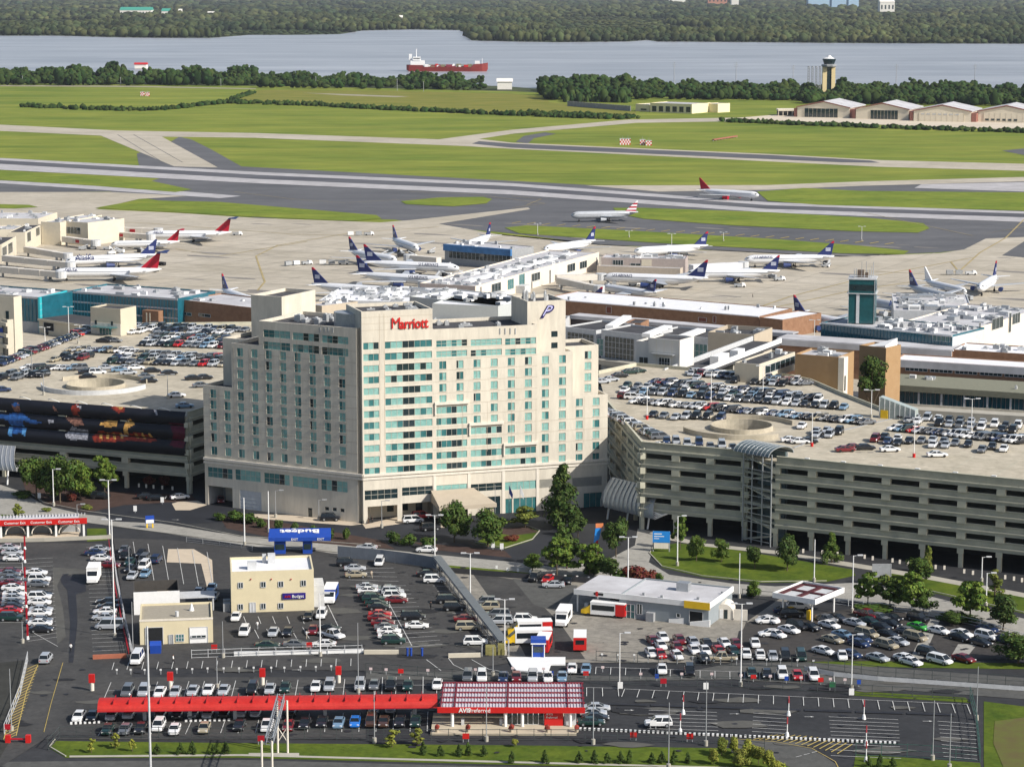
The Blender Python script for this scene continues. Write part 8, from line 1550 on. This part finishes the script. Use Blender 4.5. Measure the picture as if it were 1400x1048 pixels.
# sign gantry in the foreground
o = T('sign_gantry', 'galvanised lattice sign gantry reaching over the bottom road', 'gantry', G(380, 1030)); O = G(380, 1030); P_ = [G(380, 1030) - O, G(393.5, 1030) - O]; h = HT(386, 1030, 957); dn = G(359, 1096) - O; en = G(373, 1096) - O; h2 = HT(366, 1096, 1012)
m = MB(); [m.cyl(p, p + Vector((0, 0, h)), .17, n=8) for p in P_]; m.cyl(P_[0] + Vector((0, 0, 2)), P_[1] + Vector((0, 0, 4.6)), .07, n=5); m.cyl(P_[1] + Vector((0, 0, 2)), P_[0] + Vector((0, 0, 4.6)), .07, n=5); m.build('far_leg_frame', [HOTEL2], o)
m = MB(); [m.cyl(p, p + Vector((0, 0, h2)), .17, n=8) for p in (dn, en)]; m.build('near_leg_frame', [HOTEL2], o)
m = MB(); a0 = P_[0] + Vector((.1, 0, h)); b0 = dn + Vector((.6, 0, h2 - .6)); cs_ = [Vector((x, 0, z)) for x in (0, 1.1) for z in (0, 1.1)]
for c_ in cs_: m.cyl(a0 + c_, b0 + c_, .09, n=5)
for k in range(13):
    p = a0.lerp(b0, k / 12); q = a0.lerp(b0, min(1, (k + 1) / 12)); m.cyl(p, q + cs_[2], .05, n=4); m.cyl(p + cs_[1], q + cs_[3], .05, n=4); m.cyl(p + cs_[2], q + cs_[3], .05, n=4); m.cyl(p, q + cs_[1], .05, n=4); m.cyl(p, p + cs_[1], .05, n=4); m.cyl(p + cs_[2], p + cs_[3], .05, n=4)
m.build('lattice_truss', [METAL], o)
# people
def person(label, x, y, hd, top, legs, walk=.25, hat=None):
    p = G(x, y); o = T('person', label, 'person', (p.x, p.y, .3), hd); bm = bmesh.new()
    J = {'pel': (0, 0, .95, .15), 'wst': (0, 0, 1.15, .14), 'che': (0, 0, 1.38, .17), 'nek': (0, 0, 1.52, .06), 'hed': (.02, 0, 1.66, .10), 'top': (.02, 0, 1.76, .08), 'sl': (0, .19, 1.43, .06), 'el': (-.06, .26, 1.16, .045), 'hl': (.06, .25, .92, .035), 'sr': (0, -.19, 1.43, .06), 'er': (-.02, -.26, 1.16, .045), 'hr': (.12, -.24, .95, .035), 'kl': (walk * .6, .1, .5, .07), 'al': (walk * .7, .1, .08, .05), 'tl': (walk * .7 + .18, .1, .04, .04), 'kr': (-.02, -.1, .5, .07), 'ar': (-walk, -.1, .1, .05), 'tr': (-walk + .16, -.1, .04, .04)}
    E_ = [('pel', 'wst'), ('wst', 'che'), ('che', 'nek'), ('nek', 'hed'), ('hed', 'top'), ('che', 'sl'), ('sl', 'el'), ('el', 'hl'), ('che', 'sr'), ('sr', 'er'), ('er', 'hr'), ('pel', 'kl'), ('kl', 'al'), ('al', 'tl'), ('pel', 'kr'), ('kr', 'ar'), ('ar', 'tr')]
    me = bpy.data.meshes.new('body'); K_ = list(J); me.from_pydata([J[k][:3] for k in K_], [(K_.index(a), K_.index(b)) for a, b in E_], []); q = bpy.data.objects.new('body', me); C.objects.link(q); md = q.modifiers.new('skin', 'SKIN'); sv = me.skin_vertices[0].data
    for i, k in enumerate(K_): sv[i].radius = (J[k][3], J[k][3] * (1 if k not in ('che', 'wst', 'pel') else 1.05))
    sv[0].use_root = True; q.modifiers.new('sub', 'SUBSURF').levels = 1; dg = bpy.context.evaluated_depsgraph_get(); m2 = bpy.data.meshes.new_from_object(q.evaluated_get(dg)); bpy.data.objects.remove(q); q = bpy.data.objects.new('body', m2); C.objects.link(q); q.parent = o
    SKN = mat('skin', (.42, .24, .17), .6); HAIR = mat('hair', (.03, .02, .015), .8)
    for s in (SKN, top, legs, HAIR): m2.materials.append(s)
    for f in m2.polygons:
        c = f.center; f.material_index = 3 if c.z > 1.70 or (c.z > 1.6 and c.x < -.01) else 0 if c.z > 1.50 or (c.z < 1.1 and abs(c.y) > .2) else 1 if c.z > .98 else 2
        f.use_smooth = True
    return o
for lab, x, y, hd, tp, lg in (('person in white shirt and dark trousers walking below the workshop', 237, 909, 0, WHITE, BLK), ('person in white top and dark trousers in left aisle', 97, 893, 1.5, WHITE, BLK), ('person in dark clothes standing in the centre lot aisle', 589, 835, 1.5, BLK, BLK), ('left of two people walking by the hotel corner', 503.5, 717, .3, BLK, mat('brown_cloth', (.12, .07, .04), .8)), ('right of two people walking by the hotel corner', 508.5, 716.5, .3, BLK, BLK), ('person in white beside the maroon car below office', 419, 875, 1.2, WHITE, TAN), ('person in white in the office aisle', 352, 862, 1.5, WHITE, GREY), ('worker standing by the tan minivan in the centre lot', 508, 792, 2, TAN, TAN), ('lone worker standing on the apron below the jets', 1029, 408, 0, BLK, BLK)): person(lab, x, y, hd, tp, lg)

r = random.Random(17); pts_ = []
for (x0, y0, x1, y1, n) in ((110, 338, 215, 348, 9), (150, 362, 225, 368, 4), (560, 362, 640, 380, 7), (520, 345, 600, 352, 6), (600, 372, 660, 384, 6), (830, 388, 960, 392, 6), (960, 378, 1060, 382, 5), (1040, 362, 1150, 366, 5), (1250, 410, 1330, 418, 6), (870, 348, 960, 352, 4)):
    for i in range(n): pts_.append((r.uniform(x0, x1), r.uniform(y0, y1)))
for i, (x, y) in enumerate(sorted(pts_)):
    p = G(x, y); k = r.choice(('dark baggage cart', 'white belt loader', 'grey ground power unit', 'small baggage tug')); q = T('ground_cart', k + ' among the gates, %s counted from left of the apron' % (ordn(i) if i < 49 else 'rightmost %s' % ordn(i - 49)), 'cart', (p.x, p.y, .15), r.uniform(0, 3), 'ground carts around the gates'); c_ = BLK if k[0] == 'd' else WHITE if k[0] == 'w' else GREY
    m = MB(); m.box(-1.8, 1.8, -.8, .8, .35, 1.1 + r.random()); m.build('cart_body', [c_], q); m = MB(); [m.cyl((x_, -.85, .3), (x_, .85, .3), .3, n=7) for x_ in (-1.2, 1.2)]; m.build('wheel_pair', [RUB], q)
    if k[0] != 'd': m = MB(); m.add([(-1.6, -.4, 1.2), (2.6, -.4, 2.6), (2.6, .4, 2.6), (-1.6, .4, 1.2), (-1.6, -.4, 1.0), (2.6, -.4, 2.3), (2.6, .4, 2.3), (-1.6, .4, 1.0)], [(0, 1, 2, 3), (7, 6, 5, 4), (4, 5, 1, 0), (6, 7, 3, 2), (5, 6, 2, 1), (7, 4, 0, 3)]); m.build('top_frame', [LGREY], q)
# ---------------- trees ----------------
PT = {}
def crown_mesh(kind, seed):
    r = random.Random(seed); vs, fs = [], []; lobes = []
    if kind == 'round':
        for i in range(17): t = r.uniform(0, 6.28); z = r.uniform(.30, .95); q = r.uniform(.05, .33) * (1.25 - abs(z - .55) * 1.5); lobes.append((q * math.cos(t), q * math.sin(t), z * .92, r.uniform(.12, .20)))
        n, ls = 3400, .030
    elif kind == 'cone':
        for i in range(24): z = .12 + .83 * (i / 23); q = (.30 * (1 - z) + .03) * r.uniform(.4, 1.1); t = r.uniform(0, 6.28); lobes.append((q * math.cos(t), q * math.sin(t), z, .05 + .13 * (1 - z)))
        n, ls = 3000, .026
    elif kind == 'layered':
        for i in range(36): z = r.uniform(.28, .97); t = r.uniform(0, 6.28); q = r.uniform(.05, .44) * (1.3 - z * .85); lobes.append((q * math.cos(t), q * math.sin(t), z, r.uniform(.08, .145)))
        n, ls = 4200, .033
    elif kind == 'sparse':
        for i in range(14): z = r.uniform(.25, .97); t = r.uniform(0, 6.28); q = r.uniform(.02, .22) * (1.2 - z * .6); lobes.append((q * math.cos(t), q * math.sin(t), z, r.uniform(.06, .11)))
        n, ls = 900, .034
    else:
        for i in range(9): t = r.uniform(0, 6.28); q = r.uniform(0, .35); lobes.append((q * math.cos(t), q * math.sin(t), r.uniform(.3, .7), r.uniform(.22, .32)))
        n, ls = 1100, .07
    for i in range(n):
        lx, ly, lz, lr = r.choice(lobes); d = Vector((r.gauss(0, 1), r.gauss(0, 1), r.gauss(0, .8))).normalized(); rad = lr * r.uniform(.55, 1.12)
        if kind == 'layered': d.z *= .45
        p = Vector((lx, ly, lz)) + d * rad; nrm = (d + Vector((r.uniform(-.6, .6), r.uniform(-.6, .6), r.uniform(-.2, .8)))).normalized(); a = nrm.orthogonal().normalized(); a.rotate(Matrix.Rotation(r.uniform(0, 6.28), 3, nrm)); b = nrm.cross(a); s = ls * r.uniform(.6, 1.3); k = len(vs)
        if p.z < .02: continue
        vs += [p - a * s - b * s * .6, p + a * s - b * s * .5, p + a * s * .8 + b * s * .6, p - a * s * .7 + b * s * .7]; fs.append((k, k + 1, k + 2, k + 3))
    me = bpy.data.meshes.new('crown'); me.from_pydata([tuple(v) for v in vs], [], fs); me.materials.append(LEAF)
    tm = MB(); bend = Vector((r.uniform(-.03, .03), r.uniform(-.03, .03), 0)); top = .62 if kind in ('round', 'layered', 'shrub') else .9
    tm.cyl((0, 0, -.02), bend * .4 + Vector((0, 0, top * .4)), .022, .016, 7, False); tm.cyl(bend * .4 + Vector((0, 0, top * .4)), bend + Vector((0, 0, top)), .016, .006, 6, False)
    for lx, ly, lz, lr in lobes[:9]: z0 = min(top * .8, lz * .55); tm.cyl(bend * (z0 / top) + Vector((0, 0, z0)), (lx * .9, ly * .9, lz - lr * .2), .009, .003, 5, False)
    tr = bpy.data.meshes.new('trunk'); tr.from_pydata(tm.v, [], tm.f); tr.materials.append(BARK)
    return me, tr
for kd in ('round', 'cone', 'layered', 'sparse', 'shrub'):
    for s in range(3 if kd != 'cone' else 2): PT[(kd, s)] = crown_mesh(kd, hash(kd) % 7 * 0 + s * 13 + len(kd))
DG, MG, YG, OL, RDL = (.034, .060, .012), (.056, .092, .015), (.15, .165, .03), (.085, .105, .022), (.075, .02, .014)
tn = [0]
def tree(kind, x, yb, yt, wpx, col_, label, cat='tree', group=None, z=0.0, name=None):
    p = G(x, yb, z); s = PX(p)[2]; Y = p.y; d = ray(x, yt); h = HC + Y / d.y * d.z - z; tn[0] += 1; v = tn[0] % (2 if kind == 'cone' else 3); me, tr = PT[(kind, v)]
    base_w = {'round': .92, 'cone': .72, 'layered': 1.05, 'sparse': .55, 'shrub': 1.1}[kind]; sx = wpx / s / base_w; o = T(name or ('shrub' if kind == 'shrub' else 'tree'), label, cat, (p.x, p.y, z + .15), rnd.uniform(0, 6.28), group)
    c = bpy.data.objects.new('crown' if kind != 'shrub' else 'foliage', me); C.objects.link(c); c.parent = o; c.scale = (sx, sx, h); j = rnd.uniform(.85, 1.15); c.color = (col_[0] * j, col_[1] * j, col_[2], 1)
    t = bpy.data.objects.new('trunk', tr); C.objects.link(t); t.parent = o; t.scale = (max(sx, h * .6), max(sx, h * .6), h); return o
for a in (('round', 50, 683, 622, 55, DG, 'left one of three dark round trees before left garage'), ('round', 82, 688, 624, 55, DG, 'middle of three dark round trees before left garage'), ('round', 110, 684, 630, 44, MG, 'right one of three dark round trees before left garage'), ('layered', 143, 676, 622, 44, MG, 'feathery green tree before the left garage columns'),
          ('round', 621, 742, 686, 52, DG, 'left of two round trees at the hotel entrance'), ('round', 667, 748, 698, 56, DG, 'right of two round trees at the hotel entrance'), ('cone', 770, 722, 634, 62, DG, 'tall pointed dark tree in front of the hotel right wing'), ('layered', 718, 722, 694, 50, OL, 'pale spreading tree left of the tall pointed tree'),
          ('layered', 775, 778, 716, 58, DG, 'dark tree left of the blue orange banner'), ('round', 842, 762, 706, 40, DG, 'round tree right of the blue orange banner'), ('layered', 762, 790, 736, 60, MG, 'bright green spreading tree at the hotel drive corner'), ('layered', 806, 790, 742, 52, MG, 'spreading tree behind the white bollards'), ('round', 835, 795, 760, 40, DG, 'low dark tree behind the station corner'), ('layered', 790, 735, 700, 36, DG, 'small dark tree beside the hotel right end'), ('round', 868, 742, 708, 1, DG, ''),
          ('round', 728, 780, 757, 30, MG, 'low round bush tree at the drive mouth'), ('layered', 930, 752, 702, 26, MG, 'slim tree right of the blue direction sign'), ('round', 952, 768, 733, 26, MG, 'first round lawn tree right of blue sign'), ('round', 986, 769, 737, 26, MG, 'second round lawn tree right of blue sign'), ('round', 1032, 778, 745, 30, DG, 'third round lawn tree right of blue sign'), ('round', 1076, 781, 732, 40, DG, 'large dark lawn tree below the stair tower'), ('cone', 1137, 770, 728, 30, MG, 'slim pointed lawn tree before garage columns'), ('cone', 1269, 784, 746, 16, OL, 'slim pale tree before the garage columns'), ('round', 1256, 794, 763, 30, DG, 'dark round bush tree at the right lawn'),
          ('layered', 1186, 828, 782, 36, MG, 'leftmost tree of the row above right holding lot'), ('layered', 1216, 832, 786, 40, DG, 'second tree of the row above right holding lot'), ('layered', 1246, 838, 785, 46, MG, 'broad third tree of the row above right holding lot'), ('round', 1262, 838, 806, 30, DG, 'low fourth tree of the row above right holding lot'), ('layered', 1326, 848, 792, 52, MG, 'spreading tree left of the autumn tinged one'), ('round', 1371, 862, 814, 46, DG, 'dark tree near the right edge beside lamp'), ('round', 1392, 908, 868, 56, DG, 'big dark tree cut by the right edge'), ('round', 1300, 856, 836, 24, DG, 'small dark shrub tree left of right pair'), ('sparse', 1360, 815, 780, 26, OL, 'thin tree beside the right garage column'),
          ('round', 1191, 602, 487, 44, DG, 'large dark round tree in front of the brick stair block'), ('sparse', 25, 716, 688, 22, OL, 'thin yellowish tree at left road verge'), ('round', 901, 806, 784, 16, MG, 'small tree poking above the station roof'), ('round', 1030, 818, 794, 22, MG, 'small tree right of the station'), ('round', 1358, 592, 556, 26, DG, 'round dark tree behind the far right deck')):
    if a[6]:
        if a[1] > 1170 and a[1] != 1191: a = a[:4] + (a[4] * 1.22,) + a[5:]
        o = tree(*a, group='trees around the hotel')
        if a[1] == 1191:
            for q in o.children:
                if q.name.startswith('crown'): q.scale.z *= .5; q.scale.x *= 1.05; q.scale.y *= 1.05; q.location.z = (HT(1191, 602, 487)) * .5
for i, (x, y, w_, h, c_) in enumerate(((357, 722, 16, 14, DG), (380, 725, 14, 15, DG), (404, 729, 14, 15, DG), (428, 731, 14, 14, DG), (452, 738, 12, 16, DG), (473, 738, 12, 16, DG), (322, 713, 30, 16, DG), (340, 716, 26, 14, DG), (537, 743, 24, 16, DG), (560, 746, 26, 18, DG), (585, 750, 26, 16, DG), (97, 686, 20, 12, RDL), (204, 664, 20, 14, RDL), (225, 664, 18, 14, RDL), (64, 700, 14, 6, OL), (118, 697, 16, 8, OL), (868, 797, 34, 24, RDL), (886, 797, 26, 18, RDL), (850, 796, 30, 20, DG), (812, 786, 30, 20, DG), (700, 740, 24, 8, RDL), (30, 680, 30, 10, DG), (120, 678, 30, 14, DG), (1210, 800, 20, 16, OL), (1200, 836, 60, 10, DG), (1310, 850, 60, 10, DG), (1240, 590, 12, 10, DG), (1310, 585, 20, 10, DG), (1030, 816, 20, 14, DG), (300, 712, 22, 10, DG))):
    tree('shrub', x, y, y - h, w_, c_, ('red leaved shrub ' if c_ is RDL else 'yellow green shrub ' if c_ is OL else 'dark green shrub ') + 'in the beds round the hotel roads, %s listed from hotel' % ordn(i) if False else ('red leaved' if c_ is RDL else 'yellow green' if c_ is OL else 'dark green') + ' low shrub near ' + ['the left wing, first of row', 'the left wing, second of row', 'the left wing, third of row', 'the left wing, fourth of row', 'the left wing, fifth of row', 'the left wing, last of row', 'the slender white lamp post', 'the slender mast behind exit canopy', 'hotel corner road, left', 'hotel corner road, middle', 'hotel corner road, right', 'left round trees', 'left garage columns, left', 'left garage columns, right', 'the left bend', 'the left bed edge', 'the station roof corner, left', 'the station roof corner, right', 'the white lamp by station', 'the banner foot', 'the island bed', 'the far left entry canopy', 'the feathery left tree', 'the grey sign back', 'the foot of right tree row', 'the foot of right spreading tree', 'far right deck, left', 'far right deck, right', 'the right end of station fence', 'the left wing garage mouth'][i], 'shrub', 'shrubs round the hotel')
hx = [215, 247, 263, 292, 309, 579, 602, 628, 640, 661, 792, 813, 830, 848, 861, 891, 905, 922, 940, 1187, 1203, 1220, 700, 745]
for i, x in enumerate(hx): y = 1032 if x < 600 else 1034 if x < 700 else 1044 if x < 1000 else 1050; tree('cone', x, y, y - 15 - i % 3 * 2, 13, DG, 'small dark conifer on the bottom verge, %s from left' % ordn(sorted(hx).index(x)), 'shrub', 'conifers along the bottom verge', name='conifer')
yx = [(125, 1030, 14, 20), (157, 1024, 16, 22), (181, 1028, 12, 18), (536, 1022, 26, 24), (570, 1020, 22, 24), (986, 1034, 22, 26), (1003, 1032, 20, 24), (1022, 1040, 22, 28), (1037, 1046, 24, 28), (1050, 1052, 20, 26), (1012, 1050, 26, 26), (704, 1022, 12, 12), (975, 1046, 20, 22), (1062, 1066, 26, 26)]
for i, (x, y, w_, h) in enumerate(yx): tree('sparse' if i < 5 else 'round', x, y, y - h, w_, YG if i != 5 else OL, 'yellowing young tree on the bottom verge, %s counted' % ordn(i), 'tree', 'young trees on the verge')
# ---------------- haze ----------------
hz = MB(); hz.box(-9000, 9000, -400, 18500, -3, 330); ho = tag(hz.build('haze', []), kind='stuff')
hm = bpy.data.materials.new('haze_air'); hm.use_nodes = True; hn = hm.node_tree; hn.nodes.clear(); pv = hn.nodes.new('ShaderNodeVolumePrincipled'); pv.inputs['Color'].default_value = (.80, .88, 1, 1); pv.inputs['Density'].default_value = .00002; pv.inputs['Anisotropy'].default_value = .2
oo = hn.nodes.new('ShaderNodeOutputMaterial'); hn.links.new(pv.outputs[0], oo.inputs['Volume']); ho.data.materials.append(hm)
